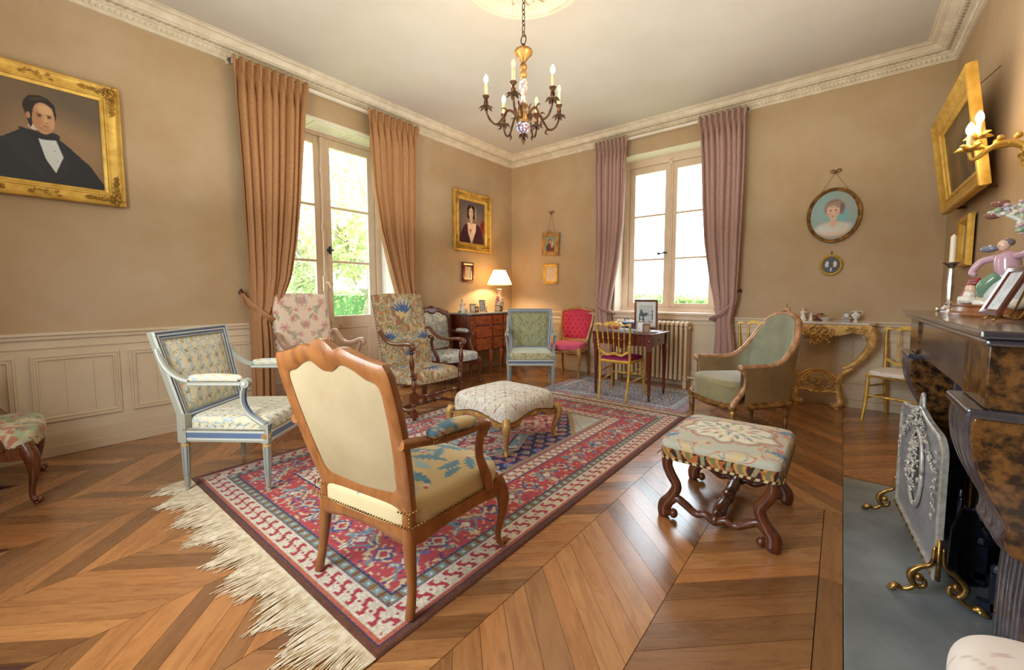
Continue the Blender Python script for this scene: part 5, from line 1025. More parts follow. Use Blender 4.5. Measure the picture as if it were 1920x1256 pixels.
def mid_stool():
    c = (2.21, -2.98); t = thing('footstool', 'square cream footstool with red dotted trellis and gilt scalloped legs, centre of the rug', 'footstool', (2.335, -2.965, .010), 0)
    w = .35
    F1, F2 = (2.597, -3.249), (2.634, -2.701)
    t.rotation_euler = (0, 0, math.radians(-3)); W2 = .315
    g = G(); n = 120; cushion(g, W2, W2, -W2, W2, .27, .36, .075, pat_trellis, n, bow=0, b=.06, bz=.05, sq=6, side=.1); V = g.V[0]
    # serpentine sides
    wav = lambda s: .012*np.cos(s/W2*PI*2); r = np.maximum(np.abs(V[:, 0]), np.abs(V[:, 1]))/W2; low = np.clip((.33-V[:, 2])/.06, 0, 1)*np.clip((r-.9)/.08, 0, 1); s_ = np.where(np.abs(V[:, 0]) > np.abs(V[:, 1]), V[:, 1], V[:, 0]); V[:, 2] += low*(-.022+.03*np.cos(s_/W2*PI)*.8+.006*np.cos(s_/W2*PI*4)); put('seat', g, M['fab'], t, smooth=180)
    for k_ in range(4):
        R_ = Matrix.Rotation(k_*PI/2, 4, 'Z'); g = G(); m = 40; P = []
        for q in np.linspace(-1, 1, m):
            x = q*W2*.97; zt = .262+.030*math.cos(q*PI)*.8; zb = zt-.040-.014*math.cos(q*PI*3)+.012*(abs(q) > .8); y = W2+.002; P.append([(x, y-.03, zt), (x, y, zt+.004), (x, y+.004, (zt+zb)/2), (x, y-.004, zb), (x, y-.03, zb)])
        g.grid(np.array(P), wv=True); g.ball((0, W2+.004, .262), (.03, .008, .018), 8, 5); g.ball((-.04, W2+.003, .258), (.018, .007, .008), 6, 4); g.ball((.04, W2+.003, .258), (.018, .007, .008), 6, 4); put('apron', g.T(R_), M['paleg'], t, smooth=50)
        g = G(); g.tube([(x*W2, .0, 0) for x in (0, 1)], .001, 3, 1) if False else None
        nails(g, [Vector((q*W2*.97, W2+.006, .266+.030*math.cos(q*PI)*.8)) for q in np.linspace(-1, 1, 56)], .0042); put('nailheads', g.T(R_), M['bronze'], t, smooth=180, kind='stuff')
        g = G(); d = W2-.02; g.tube([(d, d, .27), (d+.016, d+.016, .225), (d+.014, d+.014, .17), (d-.008, d-.008, .09), (d-.014, d-.014, .035), (d+.002, d+.002, .008)], [.03, .032, .026, .018, .0135, .018], 8, 6, up=(1, 1, 0)); g.ball((d+.008, d+.008, .012), .015, 7, 4); put('leg', g.T(R_), M['paleg'], t, smooth=60)
    return t
ms = mid_stool()
t = thing('upholstered_stool', 'white rose-print upholstered stool cut off at the bottom right corner', 'stool', (4.92, -4.42, 0), -3)
g = G(); cushion(g, .29, .29, -.27, .27, .36, .445, .03, pat_roseprint, 110, b=.08, bz=.05, sq=5, bow=.01); put('seat', g, M['fab'], t, smooth=180)
for sx in (-1, 1):
    for sy in (-1, 1):
        g = G(); g.lathe([(.028, .37), (.028, .32), (.018, .30), (.024, .28), (.018, .1), (.012, .03), (.016, .015), (.01, 0)], 12, (sx*.22, sy*.21, 0)); put('leg', g, M['gilt'], t, smooth=50)
g = G(); g.box(-.25, .25, -.24, -.21, .32, .37); g.box(-.25, .25, .21, .24, .32, .37); put('seat_frame', g, M['gilt'], t, smooth=0)
# ================================================================ CASE FURNITURE
def scroll(g, c, r, turns, th, a0=0, ax=(1, 0, 0), ay=(0, 0, 1), taper=.35, n=6, s=1):
    ax, ay, c = map(lambda v: np.array(v, float), (ax, ay, c)); m = int(turns*9)+3; P = []; R = []
    for i in range(m):
        q = i/(m-1); a = a0+s*q*turns*2*PI; rr = r*(1-.85*q); P.append(c+rr*(math.cos(a)*ax+math.sin(a)*ay)); R.append(th*(1-(1-taper)*q))
    return g.tube(P, R, n, 2)
def carve(g, c, w, h, n, s, seed=1, ax=(1, 0, 0), ay=(0, 0, 1), nz=(0, -1, 0), d=.01):
    """cluster of curled leaves filling an ellipse"""
    r = random.Random(seed); ax, ay, nz, c = map(lambda v: np.array(v, float), (ax, ay, nz, c))
    for i in range(n):
        a = r.uniform(0, 2*PI); q = math.sqrt(r.random()); p = c+ax*w*q*math.cos(a)+ay*h*q*math.sin(a)+nz*d*(1-q*q)*r.uniform(.5, 1.3)
        if i % 3 == 0: scroll(g, p, s*r.uniform(.8, 1.5), .9, s*.32, r.uniform(0, 6), ax, ay, n=5, s=r.choice((-1, 1)))
        else:
            b = r.uniform(0, PI); e = math.cos(b)*ax+math.sin(b)*ay; f = np.cross(nz, e); g.tube([p-e*s*1.2, p+nz*s*.5+f*s*.25, p+e*s*1.2], [s*.12, s*.5, s*.1], 5, 3)
    return g
def frame_pic(name, label, loc, rz, w, h, prof, fm, paint, cat='picture', orn=0, orn_s=.012, tilt=0, glass=False, nx=120, group=None, oval=False, backing=True, ornname='corner_ornament', mid_orn=False):
    """w,h = canvas size; prof = (outward offset, projection) list. local x width, z up, -y to the room"""
    t = thing(name, label, cat, loc, rz, group, rx=tilt); g = G()
    if oval:
        a = np.linspace(0, 2*PI, 72, endpoint=False); P = np.stack([np.stack([(w/2+d)*np.cos(a), np.full(72, -z), (h/2+d)*np.sin(a)], -1) for d, z in prof], 1)
    else:
        cs = [(-1, -1), (1, -1), (1, 1), (-1, 1)]; P = np.array([[((w/2+d)*sx, -z, (h/2+d)*sz) for d, z in prof] for sx, sz in cs])
    g.grid(P, wu=True, wv=True); put('frame', g, fm, t, smooth=25 if not oval else 50)
    ny = int(nx*h/w); xs = np.linspace(-w/2, w/2, nx); zs = np.linspace(-h/2, h/2, ny); X, Z = np.meshgrid(xs, zs, indexing='ij'); zc = prof[0][1]*.5
    if oval:
        r_ = np.linspace(0, 1, 50); a = np.linspace(0, 2*PI, 90, endpoint=False); X = r_[:, None]*np.cos(a)*w/2*1.01; Z = r_[:, None]*np.sin(a)*h/2*1.01
    Cc = paint(X/(w/2), Z/(h/2)); put('canvas', G().grid(np.stack([X, np.full_like(X, -.004 if not oval else -.006), Z], -1), Cc, wv=oval), M['canvas'], t, smooth=0)
    if orn:
        D = prof[-2][0]*.55; zt = max(z for _, z in prof)
        for sx in (-1, 1):
            for sz in (-1, 1):
                g = G(); c = ((w/2+D)*sx, -zt*.75, (h/2+D)*sz); carve(g, c, D*.75, D*.75, orn, orn_s, 3, d=.012); L_ = orn_s*7
                for q in range(4):
                    for k_ in range(3): carve(g, (c[0]-sx*(D*.9+q*L_*.32), c[1]+.002, c[2]), orn_s*1.4, orn_s*(1.6-.3*q), 4, orn_s*.6, 5+q+k_, d=.004); carve(g, (c[0], c[1]+.002, c[2]-sz*(D*.9+q*L_*.32)), orn_s*(1.6-.3*q), orn_s*1.4, 4, orn_s*.6, 9+q+k_, d=.004)
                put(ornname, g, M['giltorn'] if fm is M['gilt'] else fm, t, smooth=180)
        if mid_orn:
            for sx, sz in ((0, 1), (0, -1)):
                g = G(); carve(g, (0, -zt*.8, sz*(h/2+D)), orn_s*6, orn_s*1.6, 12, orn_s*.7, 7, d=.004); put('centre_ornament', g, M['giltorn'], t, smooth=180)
    return t
def soft(v, w=.02): return np.clip(.5-v/w, 0, 1)
def ell(x, y, cx, cy, rx, ry, w=.05, a=0):
    c, s = math.cos(a), math.sin(a); u = ((x-cx)*c+(y-cy)*s)/rx; v = (-(x-cx)*s+(y-cy)*c)/ry; return soft(np.hypot(u, v)-1, w/min(rx, ry)*.5)
def pol(x, y, P, w=0):
    ins = np.zeros(x.shape, bool); n = len(P)
    for i in range(n):
        (x1, y1), (x2, y2) = P[i], P[(i+1) % n]
        if y1 == y2: continue
        c = ((y1 > y) != (y2 > y)) & (x < (x2-x1)*(y-y1)/(y2-y1)+x1); ins ^= c
    return ins*1.0
def paint_gent(x, y):
    c = full(x, (112, 92, 68)); c = mix(c, ell(x, y, .2, -.35, .9, .8, 1.2)*.8, (150, 118, 84)); c = mix(c, ell(x, y, .9, 1, .9, .7, 1)*.6, (84, 74, 62)); c = mix(c, ell(x, y, -1, -.2, .3, .2, .2), (120, 48, 34))
    c = mix(c, pol(x, y, [(-1.1, -1), (-1.05, -.35), (-.6, -.18), (-.3, .05), (.12, .05), (.35, -.12), (.75, -.5), (1.05, -1)]), (20, 24, 34)); c = mix(c, pol(x, y, [(-.62, -.2), (-.2, .05), (.02, -.75), (-.05, -.9), (-.35, -.5)])*.5, (34, 36, 46)); c = mix(c, pol(x, y, [(.1, .03), (.36, -.14), (.42, -.6), (.22, -.9), (.2, -.4)])*.5, (30, 34, 48))
    c = mix(c, pol(x, y, [(-.08, -.08), (.2, -.08), (.3, -.4), (.16, -.75), (.02, -.5)]), (196, 202, 200)); c = mix(c, pol(x, y, [(-.05, -.35), (.2, -.85), (.05, -.95), (-.3, -.2)]), (24, 24, 32)); c = mix(c, ell(x, y, .17, -.3, .012, .012, .01), (150, 120, 80)); c = mix(c, ell(x, y, .2, -.5, .012, .012, .01), (150, 120, 80))
    c = mix(c, pol(x, y, [(-.22, .12), (-.18, .18), (.18, .06), (.2, -.02), (-.05, -.02)]), (206, 200, 190)); c = mix(c, ell(x, y, .0, -.02, .24, .085, .04), (18, 20, 26)); c = mix(c, ell(x, y, .14, .0, .13, .07, .03), (24, 26, 34)); c = mix(c, ell(x, y, -.25, .0, .12, .05, .03, -.4), (20, 22, 28))
    x = (x-.01)/.87+.01
    c = mix(c, ell(x, y, -.06, .50, .26, .24, .03), (32, 24, 20)); c = mix(c, ell(x, y, .03, .32, .205, .31, .025), (192, 146, 106)); c = mix(c, ell(x, y, -.10, .28, .10, .22, .15)*.55, (156, 104, 70)); c = mix(c, ell(x, y, .08, .50, .14, .09, .1)*.6, (214, 172, 130)); c = mix(c, ell(x, y, .06, .1, .12, .06, .06)*.35, (120, 84, 62))
    c = mix(c, pol(x, y, [(-.25, .22), (-.30, .42), (-.29, .62), (-.2, .73), (-.02, .77), (.14, .73), (.25, .62), (.265, .42), (.235, .3), (.22, .45), (.20, .56), (.12, .62), (.0, .64), (-.09, .60), (-.14, .48), (-.165, .34), (-.18, .12), (-.215, .1)]), (32, 24, 20)); c = mix(c, pol(x, y, [(-.2, .66), (-.02, .73), (.12, .70), (.0, .69), (-.12, .64)])*.5, (84, 64, 50)); c = mix(c, ell(x, y, -.235, .33, .035, .065, .02), (180, 128, 96))
    for cx in (-.04, .13): c = mix(c, ell(x, y, cx, .39, .055, .012, .02, -.12), (50, 30, 22)); c = mix(c, ell(x, y, cx, .355, .04, .017, .02), (70, 44, 32)); c = mix(c, ell(x, y, cx, .355, .012, .012, .01), (20, 14, 12))
    c = mix(c, ell(x, y, .075, .30, .018, .07, .05)*.7, (220, 172, 130)); c = mix(c, ell(x, y, .085, .235, .03, .012, .02)*.8, (130, 76, 54)); c = mix(c, ell(x, y, .065, .175, .06, .010, .015), (130, 64, 50)); return c
def paint_lady(x, y):
    c = full(x, (92, 80, 84)); c = mix(c, ell(x, y, 0, -.1, .9, .7, 1.2)*.8, (134, 112, 100)); c = mix(c, ell(x, y, .85, -.15, .22, .3, .1), (120, 40, 36))
    c = mix(c, pol(x, y, [(-1, -1), (-.85, -.55), (-.55, -.15), (-.2, .0), (.25, .0), (.6, -.15), (.85, -.6), (.95, -1)]), (62, 24, 40)); c = mix(c, pol(x, y, [(-.35, -.02), (.32, -.02), (.28, -.4), (-.05, -.95), (-.3, -.5)]), (226, 196, 170)); c = mix(c, pol(x, y, [(-.3, -.45), (.24, -.45), (.0, -.98), (-.1, -.95)])*.6, (214, 190, 176)); c = mix(c, ell(x, y, -.12, -.38, .09, .07, .05)*.8, (150, 60, 60)); c = mix(c, ell(x, y, -.1, -.48, .04, .04, .03), (190, 150, 60))
    c = mix(c, ell(x, y, -.06, .12, .10, .22, .04), (206, 170, 140)); c = mix(c, ell(x, y, -.07, .55, .30, .26, .04), (30, 20, 18)); c = mix(c, ell(x, y, -.27, .32, .1, .17, .04), (34, 22, 20)); c = mix(c, ell(x, y, .15, .32, .1, .17, .04), (34, 22, 20)); c = mix(c, ell(x, y, -.07, .42, .165, .25, .03), (214, 176, 146)); c = mix(c, ell(x, y, -.07, .72, .02, .1, .03)*.6, (196, 160, 134)); c = mix(c, ell(x, y, .26, .4, .06, .25, .1)*.5, (190, 180, 176))
    for cx in (-.14, .0): c = mix(c, ell(x, y, cx, .49, .04, .014, .02), (60, 36, 30))
    c = mix(c, ell(x, y, -.075, .4, .015, .05, .04)*.6, (226, 190, 160)); c = mix(c, ell(x, y, -.075, .29, .045, .014, .02), (160, 70, 66)); return c
def paint_child(x, y):
    c = full(x, (134, 152, 146)); c = mix(c, ell(x, y, -.2, .2, .5, .6, .6)*.8, (124, 164, 160)); c = mix(c, ell(x, y, .5, .4, .4, .6, .5)*.5, (150, 150, 140)); c = mix(c, ell(x, y, .3, -.05, .35, .3, .4)*.8, (96, 168, 176)); c = mix(c, ell(x, y, 0, -1, 1.1, .55, .3), (150, 136, 120)); c = mix(c, ell(x, y, 0, -.55, .68, .30, .2), (212, 182, 154)); c = mix(c, ell(x, y, -.35, -.5, .35, .12, .2)*.9, (196, 202, 196)); c = mix(c, ell(x, y, .4, -.45, .35, .12, .2)*.8, (196, 202, 196)); c = mix(c, ell(x, y, -.1, -.6, .6, .10, .2)*.8, (204, 204, 196)); c = mix(c, ell(x, y, .0, -.2, .14, .3, .1), (206, 166, 138)); c = mix(c, ell(x, y, .03, .42, .36, .24, .12), (124, 94, 70)); c = mix(c, ell(x, y, -.27, .28, .14, .2, .12), (140, 106, 76)); c = mix(c, ell(x, y, .29, .30, .17, .22, .12), (104, 78, 60)); c = mix(c, ell(x, y, .34, .12, .08, .1, .1), (110, 82, 62)); c = mix(c, ell(x, y, -.02, .2, .27, .30, .08), (216, 172, 144)); c = mix(c, ell(x, y, -.05, .46, .24, .07, .08, .25)*.9, (150, 116, 84)); c = mix(c, ell(x, y, .16, .4, .14, .09, .08, -.6)*.9, (124, 94, 70)); c = mix(c, (vn(x+2, y+2, 5, 9, 2) > .55)*(y > .3)*ell(x, y, .03, .42, .4, .26, .1)*.4, (170, 136, 100))
    for cx in (-.13, .1): c = mix(c, ell(x, y, cx, .2, .05, .028, .04), (70, 56, 50))
    for cx in (-.18, .14): c = mix(c, ell(x, y, cx, .07, .09, .07, .12)*.6, (214, 130, 112))
    c = mix(c, ell(x, y, -.03, -.03, .06, .024, .03), (176, 76, 70)); return c
def paint_silh(x, y):
    c = full(x, (26, 22, 20))
    for cx, s in ((-.42, 1), (.42, -1)): c = mix(c, ell(x, y, cx, .22, .17, .26, .04), (206, 192, 176)); c = mix(c, ell(x, y, cx+s*.16, .18, .05, .05, .03), (206, 192, 176)); c = mix(c, pol(x, y, [(cx-.16, .05), (cx+.08, .05), (cx+.18, -.22), (cx-.2, -.22)]), (206, 192, 176)); c = mix(c, ell(x, y, cx-s*.18, .1, .06, .12, .03), (200, 186, 170))
    c = mix(c, ell(x, y, .02, -.45, .09, .14, .03), (206, 192, 176)); c = mix(c, pol(x, y, [(-.07, -.55), (.08, -.55), (.1, -.72), (-.1, -.72)]), (206, 192, 176)); return c
def paint_dark(x, y):
    n = vn(x+3, y+2, 61, 3, 4); c = full(x, (62, 46, 28)); c = mix(c, (n > .5)*.6, (96, 74, 40)); c = mix(c, ell(x, y, -.2, .5, .6, .3, .8)*.6, (120, 96, 60)); c = mix(c, ell(x, y, .2, -.3, .3, .6, .3)*.7, (40, 26, 20)); c = mix(c, ell(x, y, -.25, -.45, .12, .3, .1)*.7, (120, 76, 44)); c = mix(c, ell(x, y, .4, -.5, .15, .3, .1)*.6, (110, 50, 34)); return c
def paint_madonna(x, y):
    c = full(x, (140, 146, 130)); c = mix(c, ell(x, y, 0, -.6, .75, .75, .1), (120, 52, 48)); c = mix(c, ell(x, y, -.15, .3, .3, .32, .1), (60, 40, 34)); c = mix(c, ell(x, y, -.12, .28, .2, .24, .08), (206, 160, 126)); c = mix(c, ell(x, y, .3, -.1, .2, .4, .1), (214, 172, 136)); c = mix(c, ell(x, y, .34, .3, .15, .15, .06), (206, 160, 120)); c = mix(c, ell(x, y, -.5, -.5, .3, .4, .1), (50, 60, 90)); return c
def paint_paper(col, col2, s=3):
    def f(x, y): return mix(full(x, col), (vn(x+5, y+5, 71, s, 3) > .52)*.6, col2)
    return f
def paint_oval_mount(x, y): c = full(x, (214, 190, 160)); c = mix(c, np.abs(np.hypot(x/.62, y/.66)-1) < .07, (190, 160, 126)); return mix(c, ell(x, y, 0, -.05, .3, .4, .2)*.25, (180, 150, 120))
PF = [(-.012, .012), (0, .018), (.012, .022), (.018, .03), (.03, .032), (.034, .026), (.08, .034), (.098, .045), (.112, .055), (.122, .05), (.125, .03), (.122, 0), (-.012, 0)]
def gframe(k): return [(a*k, b*k) for a, b in PF]
frame_pic('gilt_portrait', 'large portrait of a dark-haired man in black coat, gilt frame, left wall', (.012, -5.205, 2.283), 90, .60, .68, gframe(.82), M['gilt'], paint_gent, orn=26, orn_s=.015, nx=190, tilt=-0, mid_orn=True)
frame_pic('gilt_portrait', 'portrait of a woman in burgundy dress, gilt frame, left wall near the corner', (.012, -.965, 2.245), 90, .56, .64, gframe(.9), M['gilt'], paint_lady, orn=22, orn_s=.014, nx=140, mid_orn=True)
frame_pic('landscape_painting', 'dark landscape painting in wide gilt frame tilting from the fireplace wall', (5.05, -1.17, 2.19), -90, .95, .49, gframe(1.0), M['gilt'], paint_dark, tilt=7.5, nx=120)
_BR = [(-1.60, -1.575), (-.78, -.755)]
_lp = [o for o in bpy.data.objects if o.name.startswith('landscape_painting')][0]; bpy.context.view_layer.update()
for a_, b_ in _BR: q = put('wall_bracket', G().box(5.08, RX-.001, a_, b_, 1.83, 1.85), M['bronze'], None, smooth=0); q.parent = _lp; q.matrix_parent_inverse = _lp.matrix_world.inverted()
for yy in (-1.5, -.85): q = put('hanging_wire', G().tube([(5.02, yy, 2.46), (RX-.004, yy+.04, 2.60)], .0025, 5, 1), M['bronze'], None, smooth=180); q.parent = _lp; q.matrix_parent_inverse = _lp.matrix_world.inverted()
frame_pic('small_wooden_frame', 'small brown wooden frame with faded mount above the chest of drawers', (.012, -1.065, 1.497), 90, .125, .175, [(-.004, .008), (0, .014), (.02, .012), (.04, .022), (.055, .018), (.058, 0), (-.004, 0)], M['mahogany'], paint_paper((196, 176, 150), (150, 130, 100)), nx=40)
t = frame_pic('ornate_small_picture', 'small mother and child picture in carved silver-gilt frame hung on cords', (.815, -.03, 1.955), 0, .20, .235, [(-.004, .006), (0, .012), (.02, .014), (.04, .02), (.055, .018), (.06, 0), (-.004, 0)], M['paleg'], paint_madonna, orn=9, orn_s=.009, tilt=3, nx=60)
t.rotation_euler[1] = math.radians(5); g = G(); carve(g, (-.02, -.018, .185), .06, .03, 12, .010, 4); carve(g, (.19, -.012, -.17), .02, .015, 5, .008, 2); put('crest_ornament', g, M['paleg'], t, smooth=180)
frame_pic('small_gilt_frame', 'small gilt carved frame with cream oval mount on the back wall beside the corner', (.808, -.012, 1.49), 0, .185, .235, [(-.004, .006), (0, .012), (.015, .014), (.03, .02), (.042, .018), (.045, 0), (-.004, 0)], M['gilt'], paint_oval_mount, orn=6, orn_s=.007, nx=60)
frame_pic('oval_portrait', 'oval pastel portrait of a curly-haired child hung above the console table', (4.327, -.02, 1.985), 0, .395, .50, [(-.004, .010), (0, .016), (.006, .022), (.012, .016), (.018, .02), (.026, .026), (.03, .016), (.03, 0), (-.004, 0)], M['oldgilt'], paint_child, oval=True, nx=90)
t = frame_pic('oval_miniature', 'small oval black miniature with three white profile heads above the console table', (4.328, -.015, 1.473), 0, .155, .175, [(-.003, .008), (0, .012), (.008, .016), (.016, .012), (.022, 0), (-.003, 0)], M['gilt'], paint_silh, oval=True, nx=90)
g = G(); g.tube([(0, -.008, .105), (0, -.008, .13)], .004, 5, 1); g.ball((0, -.01, .135), .008, 6, 4); put('hanging_ring', g, M['oldgilt'], t, smooth=180)
frame_pic('small_octagonal_mirror', 'small gilt octagonal mirror on the fireplace wall below the landscape', (5.14, -1.0, 1.56), -90, .24, .26, [(-.004, .006), (0, .012), (.02, .03), (.045, .035), (.055, .02), (.055, 0), (-.004, 0)], M['gilt'], paint_paper((150, 134, 110), (190, 172, 140)), nx=30)  # mottled canvas stands in for the reflection on the mirror face
def bow(label, p, pts):
    t = thing('ribbon_bow_hook', label, 'hook', p); g = G()
    for s in (-1, 1): g.tube([(0, -.012, 0), (s*.025, -.02, .022), (s*.045, -.015, .01), (s*.025, -.012, -.008), (0, -.012, 0)], .006, 5, 5); g.tube([(0, -.012, 0), (s*.014, -.012, -.03)], [.005, .002], 5, 2)
    g.ball((0, -.015, 0), .01, 6, 4); put('bow', g, M['oldgilt'], t, smooth=180); g = G()
    for q in pts: g.tube([(0, -.012, -.005), q], .0016, 4, 1)
    put('cord', g, M['oldgilt'], t, smooth=180)
bow('small gilt ribbon bow above the mother and child picture', (.816, 0, 2.44), [(-.07, -.015, -.33), (.07, -.015, -.33)])
bow('small gilt ribbon bow above the oval portrait of the child', (4.325, 0, 2.43), [(-.12, -.015, -.21), (.12, -.015, -.21)])

# ---- console table
def console():
    t = thing('console_table', 'carved gilt console table with white marble top and scrolled legs, against the back wall', 'console table', (4.27, -.058, 0)); GW = M['consolegilt']
    def slab(k, z0, z1):
        P = [(-.43*k, -.012), (-.43*k, -.15), (-.38*k, -.22), (-.28*k, -.25), (-.14*k, -.27), (0, -.30*k), (.14*k, -.27), (.28*k, -.25), (.38*k, -.22), (.43*k, -.15), (.43*k, -.012)]; return G().prism(P, z0, z1, 'xy')
    put('marble_top', slab(1, .868, .893), M['marble_white'], t, smooth=0, bevel=.006)
    g = G(); xs = np.linspace(-.40, .40, 60); P = []
    for x in xs: y = -.235-.045*(1-(x/.4)**2); zb = .80-.07*np.exp(-(x/.14)**2)-.02*abs(math.cos(x*18)); P.append([(x, y+.02, .866), (x, y, .866), (x, y-.006, (.866+zb)/2), (x, y, zb), (x, y+.02, zb)])
    g.grid(np.array(P), wv=True); put('apron', g, GW, t, smooth=50)
    g = G(); carve(g, (0, -.29, .79), .13, .07, 60, .015, 2, d=.015); carve(g, (0, -.29, .70), .09, .03, 24, .013, 3); scroll(g, (-.045, -.305, .80), .05, 1.1, .013, PI*.5, s=1); scroll(g, (.045, -.305, .80), .05, 1.1, .013, PI*.5, s=-1)
    for s in (-1, 1): carve(g, (s*.22, -.275, .83), .10, .025, 26, .013, 4+s); carve(g, (s*.32, -.25, .815), .06, .018, 14, .011, 9+s)
    put('pierced_carving', g, GW, t, smooth=180, kind='stuff')
    for s in (-1, 1):
        g = G(); L_ = lambda P: [(s*x, y, z) for x, y, z in P]
        g.tube(L_([(.33, -.19, .865), (.375, -.20, .83), (.40, -.20, .77), (.405, -.19, .69), (.378, -.17, .61), (.315, -.155, .505), (.245, -.15, .44), (.20, -.15, .425)]), [.035, .046, .044, .036, .032, .03, .026, .02], 10, 6, up=(0, 1, 0)); g.tube(L_([(.395, -.232, .68), (.37, -.205, .60), (.31, -.188, .50), (.25, -.18, .445)]), .007, 6, 4)
        scroll(g, (s*.245, -.155, .418), .03, 1.3, .017, PI*.5, s=-s); g.tube(L_([(.27, -.15, .43), (.215, -.15, .375), (.175, -.145, .30), (.163, -.14, .22), (.175, -.14, .15), (.192, -.145, .09), (.178, -.15, .045), (.14, -.155, .028)]), [.022, .026, .024, .023, .030, .034, .032, .018], 10, 6, up=(0, 1, 0)); scroll(g, (s*.14, -.155, .045), .022, 1.1, .013, -PI/2, s=-s)
        g.tube(L_([(.20, -.177, .365), (.165, -.17, .27), (.165, -.168, .2)]), .006, 6, 4); g.lathe([(.022, .0), (.024, .015), (.012, .02)], 10, (s*.168, -.152, 0)); put('leg', g, GW, t, smooth=60)
        g = G(); carve(g, (s*.385, -.225, .80), .04, .06, 36, .013, 5, d=.02); carve(g, (s*.395, -.215, .67), .03, .03, 20, .011, 6, d=.02); carve(g, (s*.205, -.165, .13), .02, .04, 12, .009, 8); carve(g, (s*.215, -.165, .26), .012, .03, 8, .008, 8); put('leaf_carving', g, GW, t, smooth=180, kind='stuff')
    g = G(); 
    for k_, th in ((1.0, .014), (.8, .012), (.62, .01)):
        P = [(.165*k_*math.cos(a), -.15, .275+.10*k_*math.sin(a)+.02*k_*math.sin(a)**3) for a in np.linspace(-.35, PI+.35, 15)]; g.tube(P, th, 6, 3)
    for s in (-1, 1): scroll(g, (s*.055, -.16, .185), .04, 1.4, .012, PI/2, s=s); scroll(g, (s*.10, -.16, .21), .035, 1.2, .01, 0, s=-s); g.tube([(s*.18, -.145, .16), (s*.12, -.15, .175), (s*.0, -.15, .155)], [.02, .018, .016], 8, 4)
    for i in range(13): a = PI*i/12; g.tube([(.085*math.cos(a), -.15, .275+.06*math.sin(a)), (.155*math.cos(a+.08), -.155, .275+.115*math.sin(a+.08))], [.004, .009], 5, 2)
    carve(g, (0, -.16, .395), .045, .02, 14, .009, 3); carve(g, (0, -.16, .27), .07, .05, 30, .011, 8, d=.015); put('shell_stretcher', g, GW, t, smooth=60)
M['consolegilt'] = mat('console_giltwood', (232, 194, 124), .42, .15, col2=(188, 140, 74), ns=16, bump=.3, bs=70)
console()
def figurine(name, label, loc, rz, parts, cat='figurine', group=None, s=1):
    t = thing(name, label, cat, loc, rz, group)
    for nm, fn in parts: g = G(); fn(g); put(nm, g, M['porc'], t, smooth=60)
    t.scale = (s, s, s); return t
Wh, Pk, Bl, Gn, Br, Gy = [lin(c) for c in ((226, 222, 214), (206, 150, 140), (110, 134, 170), (110, 140, 110), (110, 60, 44), (170, 168, 164))]
def small_person(body, skirt, hair):
    return [('body', lambda g: (g.lathe([(.035, 0), (.036, .012), (.03, .014)], 12, C=Wh), g.lathe([(.03, .014), (.024, .04), (.014, .07), (.016, .085), (.018, .095), (.010, .108), (.006, .112)], 12, C=skirt, sm=2))),
            ('head', lambda g: (g.ball((0, 0, .122), (.011, .011, .013), 10, 8, C=lin((226, 190, 170))), g.ball((0, .004, .128), (.012, .011, .011), 8, 6, C=hair), g.ball((0, -.011, .121), (.002, .003, .003), 4, 3, C=lin((226, 190, 170))))),
            ('arm', lambda g: (g.tube([(-.016, 0, .096), (-.028, -.008, .08), (-.018, -.022, .07)], [.006, .005, .004], 6, 3, C=body), g.tube([(.016, 0, .096), (.03, -.004, .084), (.034, -.016, .10)], [.006, .005, .004], 6, 3, C=body)))]
z = .893
figurine('porcelain_figurine', 'white porcelain figure at the left end of the console top', (4.115, -.10, z), 10, small_person(Wh, Wh, Gy), s=.95)
figurine('porcelain_figurine', 'small white figurine second from the left on the console top', (4.185, -.11, z), -10, small_person(Gy, Wh, Gy), s=.62)
def flowers_dark(g):
    g.box(-.04, .04, -.02, .02, 0, .014, C=Br)
    for i in range(9): a = i*2.4; g.ball((.03*math.cos(a), .016*math.sin(a), .022+.018*(i % 3)), (.012, .012, .01), 6, 4, C=Br if i % 2 else lin((150, 70, 70)))
figurine('flower_ornament', 'dark red carved ornament beside the little tureen on the console', (4.245, -.10, z), 0, [('base', flowers_dark)], cat='ornament', s=1.15)
figurine('porcelain_dish', 'low white and blue porcelain dish on feet in the middle of the console top', (4.31, -.16, z), 0, [('dish', lambda g: (g.lathe([(.030, .0), (.026, .006), (.048, .022), (.058, .034), (.054, .034), (.042, .022), (0, .014)], 20, C=Wh), [g.ball((.05*math.cos(a), .05*math.sin(a), .027), (.008, .008, .006), 5, 3, C=Bl) for a in np.linspace(0, 6, 9)]))], cat='dish', s=1.0)
def mini_clock(g):
    g.box(-.03, .03, -.018, .018, 0, .018, C=Gy); g.prism([(-.026, .018), (.026, .018), (.024, .05), (.02, .085), (.008, .10), (-.008, .10), (-.02, .085), (-.024, .05)], -.014, .014, C=Gy*.8); scroll(g, (-.026, -.01, .03), .01, 1, .004); scroll(g, (.026, -.01, .03), .01, 1, .004); g.ball((0, 0, .105), (.008, .006, .01), 6, 4, C=Gy)
def dial(g): g.lathe([(.017, -.003), (.019, 0), (.017, .003)], 20, (0, -.015, .058), Matrix.Rotation(PI/2, 3, 'X'), C=Wh); g.box(-.0008, .0008, -.0195, -.0185, .058, .070, C=Br*.4); g.box(0, .009, -.0195, -.0185, .0575, .059, C=Br*.4)
figurine('miniature_clock', 'tiny grey scrolled mantel clock on the console', (4.475, -.12, z), 0, [('case', mini_clock), ('dial', dial)], cat='clock', s=1.05)
